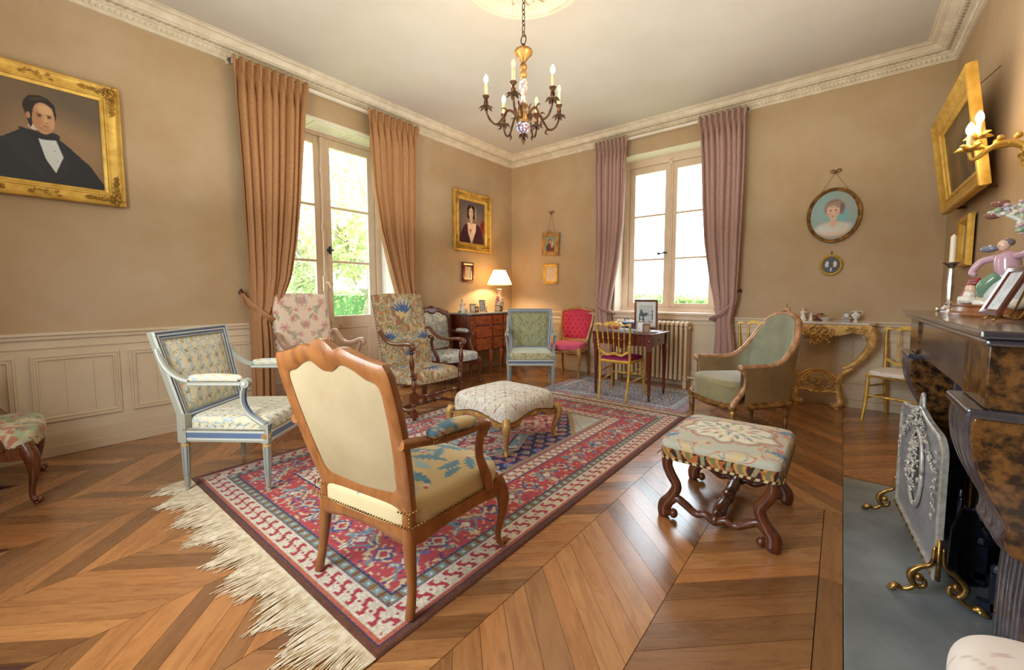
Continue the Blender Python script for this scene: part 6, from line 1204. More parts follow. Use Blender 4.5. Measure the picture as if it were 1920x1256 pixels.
def ewer(g):
    g.lathe([(.024, 0), (.026, .006), (.012, .014), (.012, .022), (.034, .048), (.038, .065), (.030, .085), (.016, .095), (.014, .105), (.022, .115), (.020, .116), (.008, .1)], 18, C=Wh, sm=3); g.tube([(.03, 0, .07), (.052, 0, .085), (.05, 0, .11), (.018, 0, .108)], .004, 6, 4, C=Wh); g.tube([(-.03, 0, .07), (-.05, 0, .08), (-.05, 0, .10), (-.02, 0, .108)], .004, 6, 4, C=Wh)
    for i in range(10): a = i*.63; g.ball((.036*math.cos(a), .036*math.sin(a), .06+.012*math.sin(i*2)), (.007, .007, .007), 5, 3, C=(Pk, Bl, Gn)[i % 3])
figurine('porcelain_vase', 'white flowered two-handled porcelain vase at the right of the console top', (4.55, -.12, z), 0, [('vase', ewer)], cat='vase', s=.95)

# ---- commode in the corner
def commode():
    t = thing('chest_of_drawers', 'dark red marquetry chest of drawers with grey marble top in the corner under the lamp', 'chest of drawers', (.05, 0, 0)); y0, y1, x1 = -1.46, -.34, .40
    out = [(.03, y0), (x1-.03, y0), (x1, y0+.03), (x1, y0+.10), (x1, y0+.42), (x1, y1-.42), (x1, y1-.10), (x1, y1-.03), (x1-.03, y1), (.03, y1)]
    put('marble_top', G().prism([(x-.0, y*1.0) for x, y in [(.012, y0-.02), (x1-.02, y0-.02), (x1+.03, y0+.02), (x1+.035, y0+.4), (x1+.05, (y0+y1)/2), (x1+.035, y1-.4), (x1+.03, y1-.02), (x1-.02, y1+.02), (.012, y1+.02)]], .882, .904, 'xy'), M['slate'], t, smooth=0, bevel=.005, label='grey marble slab')
    body = put('body', G().prism(out, .36, .88, 'xy'), M['mahogany'], t, smooth=0, bevel=.004)
    for yy in (y0+.185, y0+.36, y0+.53, y1-.16):
        pass
    for j, (za, zb) in enumerate(((.735, .865), (.555, .715), (.375, .545))):
        for k_, (ya, yb) in enumerate(((y0+.10, y0+.42), (y0+.47, y1-.47), (y1-.42, y1-.10))):
            g = G(); xm = x1+.008; g.box(xm, xm+.014, ya, yb, za, zb); dr = put('drawer', g, M['kingwood'], t, smooth=0, bevel=.003)
            for q in ((.5,) if k_ != 1 else (.25, .75)):
                yk = ya+(yb-ya)*q; g = G(); g.lathe([(.014, 0), (.012, .004), (0, .006)], 10, (xm+.014, yk, (za+zb)/2+.01), Matrix.Rotation(PI/2, 3, 'Y')); g.tube([(xm+.022, yk+.018*math.sin(a), (za+zb)/2-.006-.02*math.cos(a)) for a in np.linspace(0, 2*PI, 9)], .0025, 5, 2); put('ring_handle', g, M['brass'], dr, smooth=180)
    put('dark_band', G().box(x1+.005, x1+.016, y0+.17, y1-.17, .718, .732), M['marble_dark'], t, smooth=0)
    for yy, xx in ((y0+.05, x1-.002), (y1-.05, x1-.002), (y0+.445, x1-.002), (y1-.445, x1-.002)):
        g = G(); a = 0; R_ = Matrix.Rotation(a, 3, 'Z')
        for q in ((-.03, 0, .03) if yy in (y0+.05, y1-.05) else (0,)): g.box(-.004, .008, q-.011, q+.011, .40, .86, M=R_, o=(xx+.008, yy-.0, 0))
        put('fluted_corner', g, M['kingwood'], t, smooth=0, bevel=.003)
    for xx, yy in ((x1-.04, y0+.05), (x1-.03, y0+.445), (x1-.03, y1-.445), (x1-.04, y1-.05), (.07, y0+.04), (.07, y1-.04)):
        g = G(); g.tube([(xx, yy, .37), (xx+.012, yy, .30), (xx+.005, yy, .18), (xx-.004, yy, .06), (xx+.008, yy, .0)], [.034, .034, .022, .014, .016], 8, 4); put('leg', g, M['kingwood'], t, smooth=60)
commode(); z = .904
def table_lamp():
    t = thing('table_lamp', 'lit table lamp with pleated cream shade and patterned porcelain vase base', 'lamp', (.33, -.70, z)); nv = 40
    prof = np.array([(.03, .0), (.042, .01), (.05, .03), (.062, .10), (.064, .16), (.052, .215), (.03, .25), (.024, .29), (.034, .33), (.036, .34), (.02, .345)]); A = catmull(prof, 5); th = np.arange(nv)/nv*2*PI
    P = np.stack([A[:, :1]*np.cos(th), A[:, :1]*np.sin(th), np.repeat(A[:, 1:2], nv, 1)], -1); X = np.repeat(th[None], len(A), 0)*.06; Y = P[..., 2]; c = full(X, (226, 214, 196)); c = mix(c, vn(X, Y, 4, 50, 2) > .56, (176, 96, 70)); c = mix(c, vn(X, Y, 14, 60, 2) < .4, (70, 84, 120)); c = mix(c, (np.abs(Y-.225) < .008)*1.0, (96, 60, 50)); c = mix(c, Y < .015, (70, 40, 24))
    put('vase_base', G().grid(P, c, wv=True, flip=True), M['porc'], t, smooth=180); g = G(); g.tube([(0, 0, .34), (0, 0, .44)], .007, 8, 1); put('stem', g, M['brass'], t)
    n = 96; th = np.arange(n)/n*2*PI; r0, r1 = .19, .088; z0, z1 = .405, .63; zz = np.linspace(0, 1, 8); rr = (r0+(r1-r0)*zz)[:, None]*(1+.012*np.cos(th*48)[None]); P = np.stack([rr*np.cos(th), rr*np.sin(th), np.repeat((z0+(z1-z0)*zz)[:, None], n, 1)], -1)
    m = bpy.data.materials.new('lamp_shade_cloth'); m.use_nodes = True; tt = m.node_tree; tt.nodes.clear(); o_ = N(tt, 'ShaderNodeOutputMaterial'); d = N(tt, 'ShaderNodeBsdfDiffuse'); d.inputs[0].default_value = L4((238, 224, 196)); tr = N(tt, 'ShaderNodeBsdfTranslucent'); tr.inputs[0].default_value = L4((246, 226, 180)); mx = N(tt, 'ShaderNodeMixShader'); mx.inputs[0].default_value = .5; tt.links.new(d.outputs[0], mx.inputs[1]); tt.links.new(tr.outputs[0], mx.inputs[2]); tt.links.new(mx.outputs[0], o_.inputs[0])
    put('lamp_shade', G().grid(P, wv=True, flip=True), m, t, smooth=180)
    g = G(); g.tube([(r0*math.cos(a), r0*math.sin(a), z0+.004) for a in np.linspace(0, 2*PI, 40)], .005, 5, 1); g.tube([(r1*math.cos(a), r1*math.sin(a), z1) for a in np.linspace(0, 2*PI, 30)], .004, 5, 1); put('shade_trim', g, M['linen'], t, smooth=180)
    l = bpy.data.lights.new('lamp_bulb', 'POINT'); l.energy = 13; l.color = (1, .72, .40); l.shadow_soft_size = .03; o = bpy.data.objects.new('lamp_bulb', l); COL.objects.link(o); o.parent = t; o.location = (0, 0, .50)
    g = G(); g.tube([(.04, .04, .02), (.06, .12, .01), (.03, .2, .1), (.02, .26, -.2)], .003, 5, 4); 
table_lamp()
figurine('porcelain_figurine', 'porcelain figure on a rocky base at the left end of the chest of drawers', (.22, -1.38, z), 70, small_person(Pk, Wh, lin((70, 40, 30)))+[('base', lambda g: (g.ball((.03, 0, .018), (.03, .02, .02), 7, 5, C=Gy), g.ball((-.01, .0, .012), (.04, .03, .014), 8, 5, C=Gn), g.ball((.05, 0, .03), (.014, .012, .018), 6, 4, C=Wh)))], s=1.35)
def card_photo(name, label, loc, rz, w, h, fcol, paint, cat='photo frame', tilt=-10, fm=None, fw=.01, nx=30):
    return frame_pic(name, label, (loc[0], loc[1], loc[2]+h/2+fw+.004), rz, w, h, [(-.002, .004), (0, .008), (fw*.5, .010), (fw, .008), (fw, 0), (-.002, 0)], fm or M['brass'], paint, cat=cat, tilt=tilt, nx=nx)
card_photo('small_photo_frame', 'small pale photo frame near the figurine on the chest of drawers', (.28, -1.235, z), 68, .07, .10, 0, paint_paper((206, 200, 190), (150, 160, 170)), tilt=-8)
t = thing('carriage_clock', 'small brown carriage clock on the chest of drawers', 'clock', (.24, -1.12, z), 70); put('case', G().box(-.035, .035, -.025, .025, .0, .085), M['kingwood'], t, smooth=0, bevel=.003); put('handle', G().tube([(-.025, 0, .085), (-.025, 0, .11), (.025, 0, .11), (.025, 0, .085)], .003, 5, 3), M['brass'], t); put('dial', G().lathe([(.022, 0), (.02, .003), (0, .003)], 16, (0, -.026, .045), Matrix.Rotation(PI/2, 3, 'X')), M['marble_white'], t)
card_photo('tall_photo_frame', 'tall narrow photo frame leaning in front of the lamp wall', (.22, -.97, z), 66, .075, .155, 0, paint_paper((150, 154, 160), (90, 96, 110), 5), tilt=-10, fm=M['silver'])
t = thing('candle_snuffer', 'little dark red stand beside the tall photo frame', 'ornament', (.31, -.975, z)); put('stand', G().lathe([(.02, 0), (.018, .006), (.005, .012), (.004, .07), (.008, .078), (0, .084)], 10), M['mahogany'], t, smooth=60)
card_photo('square_photo_frame', 'small square cream frame standing before the lamp base', (.42, -.86, z), 55, .062, .075, 0, paint_oval_mount, tilt=-8, fw=.012)

# ---- writing desk
def desk():
    t = thing('writing_desk', 'mahogany writing desk with tapered legs under the back window', 'desk', (2.53, -.92, .006)); w, d = .325, .245
    put('top', G().box(-w-.03, w+.03, -d-.03, d+.03, .715, .738), M['mahogany'], t, smooth=0, bevel=.006); g = G(); g.box(-w-.02, w+.02, -d-.02, d+.02, .7382, .7395); put('leather_inset', G().box(-w+.02, w-.02, -d+.02, d-.02, .738, .7395), M['leather'], t, smooth=0, label='blue-grey leather writing surface')
    for y, nm in ((-d, 'front'), (d, 'rear')):
        g = G(); g.box(-w+.02, w-.02, y-.010, y+.010, .60, .715); fl = put('frieze', g, M['mahogany'], t, smooth=0); g = G()
        for i in range(28): x = -w+.05+i*(2*w-.1)/27; g.box(x-.005, x+.005, y-.015, y+.015, .615, .705)
        put('fluting', g, M['mahogany'], fl, smooth=0, kind='stuff'); g = G(); g.prism([(-.07, .60), (.07, .60), (.05, .575), (.02, .565), (-.02, .565), (-.05, .575)], y-.01, y+.01); put('apron_drop', g, M['mahogany'], fl, smooth=0)
    for x in (-w, w):
        g = G(); g.box(x-.010, x+.010, -d+.02, d-.02, .60, .715); fl = put('side_frieze', g, M['mahogany'], t, smooth=0, bevel=.002); g = G(); g.ball((x*1.04, 0, .655), (.012, .012, .012), 8, 5); put('knob', g, M['brass'], fl, smooth=180)
    g = G(); g.ball((0, -d-.02, .655), .013, 8, 5); put('knob', g, M['brass'], t, smooth=180)
    for sx in (-1, 1):
        for sy in (-1, 1):
            g = G(); x, y = sx*(w-.01), sy*(d-.01); g.box(x-.033, x+.033, y-.033, y+.033, .595, .715); g.ball((x+sx*.0, y-.035, .655), (.016, .005, .016), 8, 5); g.lathe([(.034, .595), (.030, .56), (.036, .55), (.030, .53)], 4, (x, y, 0), Matrix.Rotation(PI/4, 3, 'Z'))
            P = [(.028, .54), (.016, .09), (.024, .08), (.016, .065), (.011, .0)]; g.lathe(P, 8, (x, y, 0)); put('leg', g, M['mahogany'], t, smooth=30)
M['leather'] = mat('desk_leather', (120, 122, 132), .4, col2=(96, 96, 110), ns=8)
desk(); z = .7455
t = frame_pic('framed_photograph', 'large framed black and white tree photograph leaning back on the writing desk', (2.66, -.80, .935), 22, .215, .30, [(-.002, .006), (0, .012), (.012, .016), (.02, .012), (.022, 0), (-.002, 0)], M['mahogany'], lambda x, y: mix(mix(full(x, (206, 208, 206)), (np.abs(x) < .72)*(np.abs(y) < .72), (176, 182, 184)), (np.abs(x) < .72)*(np.abs(y) < .62)*(vn(x+2, y+2, 81, 4, 4) > .5)*(y < .35), (60, 72, 84)), cat='photo frame', tilt=-11, nx=90)
put('easel_strut', G().box(-.02, .02, .008, .014, -.165, .02, M=Matrix.Rotation(math.radians(24), 3, 'X')), M['mahogany'], t, smooth=0)
def book(name, label, loc, rz, w, d, h, col, cat='book'):
    t = thing(name, label, cat, loc, rz); m = mat('cover_'+name+str(loc[0]), col, .5); g = G(); g.box(-w/2, w/2, -d/2, d/2, 0, .003); g.box(-w/2, w/2, -d/2, d/2, h-.003, h); g.box(-w/2, -w/2+.003, -d/2, d/2, .003, h-.003); put('cover', g, m, t, smooth=0); put('page_block', G().box(-w/2+.003, w/2-.004, -d/2+.004, d/2-.004, .003, h-.003), M['marble_white'], t, smooth=0); return t
book('book', 'pale blue book lying under another on the writing desk', (2.47, -.95, z), 8, .22, .15, .014, (150, 176, 190)); book('book', 'white leaflet lying on top of the pale blue book', (2.46, -.94, z+.014), -6, .17, .12, .008, (222, 222, 220))
t = thing('tin_box', 'dark blue and white tin box at the back of the writing desk', 'box', (2.44, -.765, z), 5); put('body', G().box(-.065, .065, -.04, .04, 0, .085), mat('navy_tin', (40, 48, 96), .4), t, smooth=0, bevel=.003); put('lid', G().box(-.067, .067, -.042, .042, .085, .105), mat('tin_lid', (196, 204, 214), .4), t, smooth=0, bevel=.003); g = G(); carve(g, (-.02, -.0, .112), .04, .02, 8, .012, 3); put('ribbon', g, mat('blue_ribbon', (50, 60, 120), .5), t, smooth=180)
t = thing('fruit_bowl', 'orange-brown fruit bowl behind the chair crest on the writing desk', 'bowl', (2.36, -.99, z)); put('bowl', G().lathe([(.035, 0), (.03, .006), (.075, .045), (.072, .047), (.03, .012), (0, .01)], 20), mat('terracotta_glaze', (176, 84, 60), .35), t, smooth=180)
card_photo('desk_photo_frame', 'small white-edged photo frame near the right corner of the writing desk', (2.70, -1.06, z), 10, .07, .10, 0, paint_paper((206, 208, 214), (160, 170, 190)), tilt=-10, fm=M['silver'])
card_photo('desk_photo_frame', 'small brown-backed photo stand at the front right of the writing desk', (2.775, -1.08, z), 24, .06, .075, 0, paint_paper((150, 134, 110), (120, 104, 84)), tilt=-10, fm=M['kingwood'])
# ================================================================ FIREPLACE
def mantel():
    t = thing('fireplace_mantel', 'dark polished marble fireplace surround with scrolled brackets on the right wall', 'fireplace', (RX, -3.16, 0)); o = lambda g: g.T(Matrix.Translation((-RX, 3.16, 0)))
    def P(nm, g, m, **k): return put(nm, o(g), m, t, **k)
    g = G(); g.box(4.70, RX-.001, -3.985, -2.335, 1.062, 1.083); P('shelf', g, M['marble_dark'], smooth=0, bevel=.006)
    g = G(); g.box(4.712, RX-.001, -3.973, -2.347, 1.044, 1.0615); P('shelf_moulding', g, M['marble_dark'], smooth=0, bevel=.007)
    g = G(); g.box(4.742, RX-.001, -3.90, -2.42, .875, 1.043); P('frieze', g, M['marble_dark'], smooth=0, bevel=.003)
    for a, b in ((-3.905, -3.655), (-2.665, -2.415)):
        g = G(); g.box(4.732, RX-.001, a, b, .878, 1.04); P('end_block', g, M['marble_brown'], smooth=0, bevel=.003)
        g = G(); g.box(4.70, 4.98, a-.012, b+.012, .852, .876); P('bracket_cap', g, M['marble_dark'], smooth=0, bevel=.006)
        prof = [(4.716, .852), (4.712, .82), (4.716, .765), (4.728, .716), (4.746, .667), (4.769, .62), (4.784, .588), (4.786, .56), (4.782, .545), (4.786, .525), (4.80, .508), (4.822, .50), (4.836, .485), (4.836, .44), (4.833, .37), (4.832, .24), (4.832, .0)]
        A = catmull(np.array(prof), 4); poly = np.vstack([A, [[5.05, 0], [5.05, .852]]]); g = G().prism([(x, z) for x, z in poly], a, b, 'xz'); P('bracket', g, M['marble_brown'], smooth=30, bevel=.004)
        g = G(); L_ = []
        for s, (u0, u1) in enumerate(((.03, .09), (.10, .15), (.16, .22))):
            y0, y1 = a+u0, a+u1; q = np.stack([np.stack([A[:, 0]-.010*k_, np.full(len(A), y), A[:, 1]], -1) for y, k_ in ((y0, 0), (y0+.008, 1), (y1-.008, 1), (y1, 0))], 1); g.grid(q)
        P('fluted_front', g, M['marble_dark'], smooth=60)
        g = G(); g.box(5.05, RX-.001, a, b, 0, .874); P('jamb', g, M['marble_dark'], smooth=0, bevel=.003)
        g = G(); g.box(4.82, 5.06, a-.01, b+.01, 0, .07); P('plinth', g, M['marble_dark'], smooth=0, bevel=.005)
    for a, b in ((-3.654, -3.60), (-2.72, -2.666)): g = G(); g.box(4.86, RX-.001, a, b, 0, .874); P('inner_pilaster', g, M['marble_dark'], smooth=0, bevel=.004)
    for y0, y1, d in ((-3.598, -3.42, 1), (-2.722, -2.90, -1)):
        g = G(); g.prism([(4.90, y0), (5.42, y1), (5.42, y1+.02*-d), (4.90, y0-.012*d)], 0, .85, 'xy'); P('iron_cheek', g, M['iron'], smooth=0)
        ax = np.array([5.42-4.90, y1-y0, 0]); Ln = np.linalg.norm(ax); ax /= Ln; nz = np.array([-ax[1], ax[0], 0])*d; g = G()
        for i in range(3):
            for j in range(5):
                c = np.array([4.90, y0, 0])+ax*(Ln*(.2+.3*i))+np.array([0, 0, .12+.155*j+(i % 2)*.07])+nz*.012
                if c[2] > .82: continue
                g.ball(c+np.array([0, 0, .03]), (.011, .011, .032), 6, 4)
                for s in (-1, 1): g.tube([c+ax*s*.004, c+ax*s*.022+np.array([0, 0, .018]), c+ax*s*.036+np.array([0, 0, .006]), c+ax*s*.034+np.array([0, 0, -.006])], [.006, .010, .009, .004], 5, 3)
                g.box(-.02, .02, -.004, .004, -.006, .004, M=Matrix.Rotation(math.atan2(ax[1], ax[0]), 3, 'Z'), o=c); g.ball(c-np.array([0, 0, .018]), (.008, .008, .016), 5, 4)
        P('fleur_de_lis', g, M['iron'], smooth=180, kind='stuff')
    g = G(); g.box(5.42, 5.44, -3.44, -2.88, 0, .9); g.box(4.9, 5.43, -3.6, -2.72, .86, .88); P('fireback', g, M['iron'], smooth=0)
    g = G(); g.box(4.95, 5.42, -3.55, -2.77, .0, .012); P('firebox_floor', g, M['iron'], smooth=0)
    g = G(); g.box(4.87, 5.42, -3.08, -3.05, .03, .06); g.box(4.87, 5.42, -3.30, -3.27, .03, .06)
    for y in (-3.065, -3.285): g.box(4.90, 4.93, y-.015, y+.015, 0, .17); g.ball((4.915, y, .185), .02, 8, 5); g.box(5.3, 5.33, y-.012, y+.012, 0, .03)
    P('andiron', g, M['iron'], smooth=30)
mantel()
def fire_screen():
    t = thing('fire_screen', 'pewter fire screen with oval floral medallion on scrolled brass feet before the fireplace', 'fire screen', (4.735, -2.95, 0.003), 0); B = Matrix.Translation((0, 0, 0))@Matrix.Rotation(math.radians(-90+4.3), 4, 'Z')   # local x -> -y
    w = .365; o = lambda g: g.T(B)
    def outline(k):
        a, h0, h1, r = w-k, .085+k, .655-k, .085; P = [(-a, h0), (-.0, h0), (a, h0), (a, .33)]
        for q in np.linspace(0, PI/2, 7): P.append((a-r+r*math.cos(q), .585-k+(r*.8)*math.sin(q)-.0))
        P += [(.12, .672-k), (.07, .675-k), (0, .70-k)]; R_ = [p for p in P if p[0] >= 0][1:] if False else None
        half = [(0, h0), (a, h0), (a, .33)]+[(a-r+r*math.cos(q), .555-k+(r*.9)*math.sin(q)) for q in np.linspace(0, PI/2, 7)]+[(.14, .645-k), (.07, .66-k), (0, .675-k)]
        return halfloop(resample2(half, 50))
    def resample2(half, n): A = np.array(half, float); s = np.r_[0, np.cumsum(np.linalg.norm(np.diff(A, axis=0), axis=1))]; q = np.linspace(0, s[-1], n); return np.column_stack([np.interp(q, s, A[:, 0]), np.interp(q, s, A[:, 1])])
    O, I = outline(0), outline(.022); tf = lambda x, h, d: (x, -d, h)
    put('rim', o(G().ring(O, I, [(0, -.008), (0, .008), (.3, .012), (.7, .012), (1, .005), (1, -.008)], tf)), M['relief'], t, smooth=40)
    L_ = O; g = G(); backpad(g, outline(.02), lambda x, h, d: (x, -.002, h), plain((1, 1, 1)), 0, 26, 12); g.hascol = False; put('panel', o(g), M['pewter'], t, smooth=0)
    g = G(); th = np.linspace(0, 2*PI, 50, endpoint=False); 
    g.tube([(.105*math.cos(a), -.010, .40+.175*math.sin(a)) for a in list(th)+[0]], .008, 6, 1)
    for a in th: g.ball((.095*math.cos(a), -.012, .40+.16*math.sin(a)), .006, 5, 3)
    put('oval_medallion', o(g), M['relief'], t, smooth=180); g = G(); carve(g, (0, -.012, .41), .065, .12, 90, .014, 5, d=.02); put('flower_basket', o(g), M['relief'], t, smooth=180, kind='stuff')
    g = G(); carve(g, (0, -.012, .62), .06, .04, 36, .013, 6, d=.018)
    for s in (-1, 1):
        for q in range(7): carve(g, (s*(.06+q*.033), -.01, .62-.022*q), .014, .014, 6, .009, 20+q, d=.008)
        for q in range(8): carve(g, (s*.30, -.01, .56-.035*q), .010, .012, 4, .008, 30+q, d=.006)
    g.tube([(-.03, 0, .67), (0, -.0, .73), (.03, 0, .67)], .008, 6, 5); put('garland_relief', o(g), M['relief'], t, smooth=180, kind='stuff')
    g = G(); g.box(-w, w, -.014, .010, .085, .115); put('bottom_rail', o(g), M['relief'], t, smooth=0, bevel=.003); g = G()
    for q in range(13): x = -w+.04+q*(2*w-.08)/12; g.box(x-.014, x+.014, -.018, -.012, .093, .107)
    put('rail_relief', o(g), M['brass'], t, smooth=0, kind='stuff')
    for s in (-1, 1):
        g = G(); x = s*w
        for f in (-1, 1):
            g.tube([(x, f*.012, .22), (x, f*.018, .15), (x, f*.05, .125), (x, f*.075, .09), (x, f*.06, .05), (x, f*.035, .055), (x, f*.035, .08), (x, f*.052, .08)], [.007, .008, .010, .012, .011, .009, .007, .004], 7, 5)
            g.tube([(x, f*.055, .05), (x, f*.075, .03), (x, f*.095, .020), (x, f*.112, .026), (x, f*.125, .014), (x, f*.14, .008)], [.009, .009, .008, .013, .013, .004], 7, 4); g.ball((x, f*.05, .085), .016, 7, 5)
        g.tube([(x, 0, .09), (x, 0, .25)], .008, 6, 1); put('scrolled_foot', o(g), M['brass'], t, smooth=180, label='brass scrolled foot')
fire_screen()
t = thing('fire_tool_stand', 'brass ball-topped fire tool with black shovel head inside the fireplace', 'fire tool', (4.877, -3.05, .003)); g = G(); g.ball((0, 0, .575), .026, 12, 8); g.lathe([(.008, .30), (.016, .32), (.017, .40), (.012, .50), (.016, .53), (.008, .55)], 12, sm=3); put('handle', g, M['brass'], t, smooth=180)
g = G(); g.prism([(-.05, .03), (.05, .03), (.045, .2), (.02, .29), (-.02, .29), (-.045, .2)], -.015, .015, 'xz'); g.lathe([(.05, 0), (.05, .01), (.01, .02), (.009, .05)], 16); put('shovel', g, M['iron'], t, smooth=30)
t = thing('bar', 'thin black poker leaning across the firebox floor behind the screen', 'fire tool', (0, 0, .003)); g = G(); g.tube([(4.90, -2.80, .25), (4.83, -3.25, .012)], .006, 8, 1); g.tube([(4.90, -2.80, .25), (4.905, -2.77, .27)], .01, 8, 1); put('rod', g, M['iron'], t)  # thin dark diagonal across the firebox, built as an iron tube

# mantel ornaments
z = 1.083
def candlestick(name, label, loc, h, mat_, col):
    t = thing(name, label, 'candlestick', loc); g = G(); g.lathe([(.045, 0), (.046, .006), (.03, .012), (.018, .03), (.024, .04), (.012, .055), (.016, .12), (.013, .20), (.010, .215), (.022, .232), (.032, .238), (.034, .244), (.012, .244)], 8, sm=1)
    for i in range(4): a = i*PI/2+.3; g.ball((.04*math.cos(a), .04*math.sin(a), .01), (.012, .012, .012), 7, 4)
    put('stem', g, mat_, t, smooth=30); g = G(); g.lathe([(.0115, .240), (.0110, .36), (.0115, .372), (.006, .374), (0, .385)], 14); put('candle', g, M['wax'], t, smooth=50); g = G(); g.tube([(0, 0, .38), (0, 0, .392)], .001, 4, 1); put('wick', g, M['black'], t); return t
candlestick('candlestick', 'silver candlestick with white candle at the far end of the mantel shelf', (4.855, -2.50, z), 0, M['silver'], None)
t = frame_pic('photo_frame', 'red-edged photo frame leaning on the mantel beside the candlestick', (4.87, -2.79, z+.082), -86, .085, .12, [(-.002, .005), (0, .009), (.01, .011), (.016, .008), (.016, 0), (-.002, 0)], mat('crimson_frame', (150, 30, 46), .35), paint_paper((176, 190, 206), (130, 146, 170), 4), cat='photo frame', tilt=-18, nx=30)
t = frame_pic('photo_frame', 'brown photo frame on a brass easel at the near end of the mantel', (4.845, -3.46, z+.095), -84, .10, .13, [(-.002, .005), (0, .010), (.012, .013), (.018, .009), (.018, 0), (-.002, 0)], M['mahogany'], paint_paper((206, 208, 212), (160, 164, 170), 4), cat='photo frame', tilt=-22, nx=30)
t = thing('brass_easel', 'small brass easel holding the brown photo frame', 'easel', (4.845, -3.46, z), -84); g = G()
for s in (-1, 1): g.tube([(s*.035, -.015, .028), (s*.035, -.02, .018), (s*.035, .02, .014), (s*.035, .05, .10)], .003, 6, 3); g.tube([(s*.035, -.018, .018), (s*.04, -.04, .004)], .003, 6, 1); g.tube([(s*.035, -.018, .018), (s*.035, -.03, .035)], .003, 6, 1)
g.tube([(-.035, .01, .015), (.035, .01, .015)], .003, 6, 1); g.tube([(0, .05, .09), (0, .075, .004)], .003, 6, 1); put('stand', g, M['brass'], t, smooth=180)
t = thing('oval_plinth', 'oval polished wooden base under the porcelain group on the mantel', 'plinth', (4.90, -3.02, z), -90); g = G(); a = np.linspace(0, 2*PI, 48, endpoint=False)
P = np.stack([np.stack([.19*k*np.cos(a), .115*k*np.sin(a), np.full(48, zz)], -1) for k, zz in ((.0, 0), (1, 0), (1.02, .008), (.99, .016), (.93, .02), (.90, .036), (.95, .042), (.95, .047), (.0, .047))], 0); g.grid(P, wv=True, flip=True); put('base', g, M['cherry'], t, smooth=40)
t = thing('porcelain_group', 'porcelain candelabrum group of seated figure under flowering branches on the mantel', 'figurine', (4.905, -3.10, z+.047), -60)
R3 = random.Random(5); Gr = lin((112, 146, 122)); Lv = lin((196, 160, 176)); Skn = lin((226, 190, 170))
g = G(); [g.ball((R3.uniform(-.10, .10), R3.uniform(-.05, .05), R3.uniform(.0, .02)), (.035, .03, .018), 7, 5, C=R3.choice((Wh, Wh, lin((200, 204, 190)), lin((190, 180, 160))))) for i in range(26)]; put('rocky_base', g, M['porc'], t, smooth=180)
g = G(); g.lathe([(.055, .01), (.06, .04), (.045, .08), (.03, .11), (.026, .125)], 16, (.02, 0, 0), C=lin((206, 212, 216)), sm=3); g.tube([(-.02, -.03, .02), (-.01, -.045, .07), (.02, -.03, .11)], [.02, .026, .02], 8, 4, C=Gr); put('robe', g, M['porc'], t, smooth=180)
g = G(); g.tube([(.02, 0, .10), (.015, .0, .14), (.01, 0, .185), (.008, -.002, .20)], [.03, .036, .032, .012], 10, 5, C=Lv); g.tube([(-.02, 0, .18), (-.065, -.02, .165), (-.075, -.04, .125), (-.05, -.05, .115)], [.014, .013, .011, .008], 8, 4, C=Lv); g.tube([(.04, 0, .18), (.085, -.01, .185), (.115, -.02, .205)], [.014, .012, .008], 8, 4, C=Lv); put('torso', g, M['porc'], t, smooth=180)
g = G(); g.ball((.004, -.008, .222), (.017, .018, .021), 10, 8, C=Skn); g.ball((.004, -.026, .22), (.004, .005, .005), 5, 4, C=Skn); g.ball((.006, .002, .232), (.02, .019, .016), 8, 6, C=lin((120, 110, 120))); put('head', g, M['porc'], t, smooth=180)
g = G(); g.ball((-.06, .0, .215), (.034, .02, .014), 9, 6, C=lin((126, 130, 152))); put('hat', g, M['porc'], t, smooth=180)
g = G(); g.tube([(.07, .03, .02), (.085, .03, .12), (.075, .02, .22), (.05, .0, .30), (.02, -.02, .33)], [.016, .013, .011, .009, .006], 8, 5, C=lin((206, 212, 206))); g.tube([(.078, .02, .2), (.11, .0, .26), (.09, .01, .33)], [.008, .006, .004], 6, 4, C=lin((206, 212, 206)))
tips = [((.075, .02, .22), (.13, -.0, .27), (.12, -.02, .315)), ((.06, .01, .27), (.08, .03, .33), (.12, .03, .36)), ((.05, 0, .30), (.03, .02, .36), (.06, .02, .395)), ((.03, -.01, .32), (-.01, -.02, .345), (-.045, -.01, .33)), ((.08, .03, .15), (.12, .03, .19), (.14, .02, .22)), ((.04, 0, .31), (.0, .01, .355), (-.02, -.01, .37)), ((.06, .01, .26), (.10, -.03, .28), (.10, -.05, .25))]
for P3 in tips:
    g.tube(P3, [.007, .005, .003], 6, 4, C=lin((190, 206, 190))); A = catmull(np.array(P3), 5)
    for p in A[2:]:
        for q in range(2):
            d_ = np.array([R3.uniform(-1, 1), R3.uniform(-1, 1), R3.uniform(-.7, 1)])*.013; c = R3.choice((Wh, Wh, lin((190, 196, 214)), lin((206, 176, 180)), lin((150, 180, 150)), lin((190, 206, 190)))); sz = R3.uniform(.006, .012); g.ball(p+d_, (sz, sz, sz*.8), 6, 4, C=c)
put('flowering_branch', g, M['porc'], t, smooth=180, kind='stuff')
for cx, cz in ((-.045, .325), (-.02, .365)): g = G(); g.lathe([(.0, 0), (.016, .004), (.024, .016), (.022, .024), (.02, .018), (0, .01)], 14, (cx, -.01, cz), C=lin((150, 100, 90)), sm=2); put('candle_cup', g, M['porc'], t, smooth=180)
g = G(); g.ball((-.10, -.02, .06), (.018, .016, .022), 8, 6, C=Skn); g.tube([(-.10, -.02, .05), (-.105, -.02, .02), (-.09, -.03, -.0)], [.016, .02, .02], 8, 4, C=Wh); g.ball((-.10, -.018, .075), (.014, .014, .01), 7, 5, C=lin((150, 60, 50))); put('small_figure', g, M['porc'], t, smooth=180)
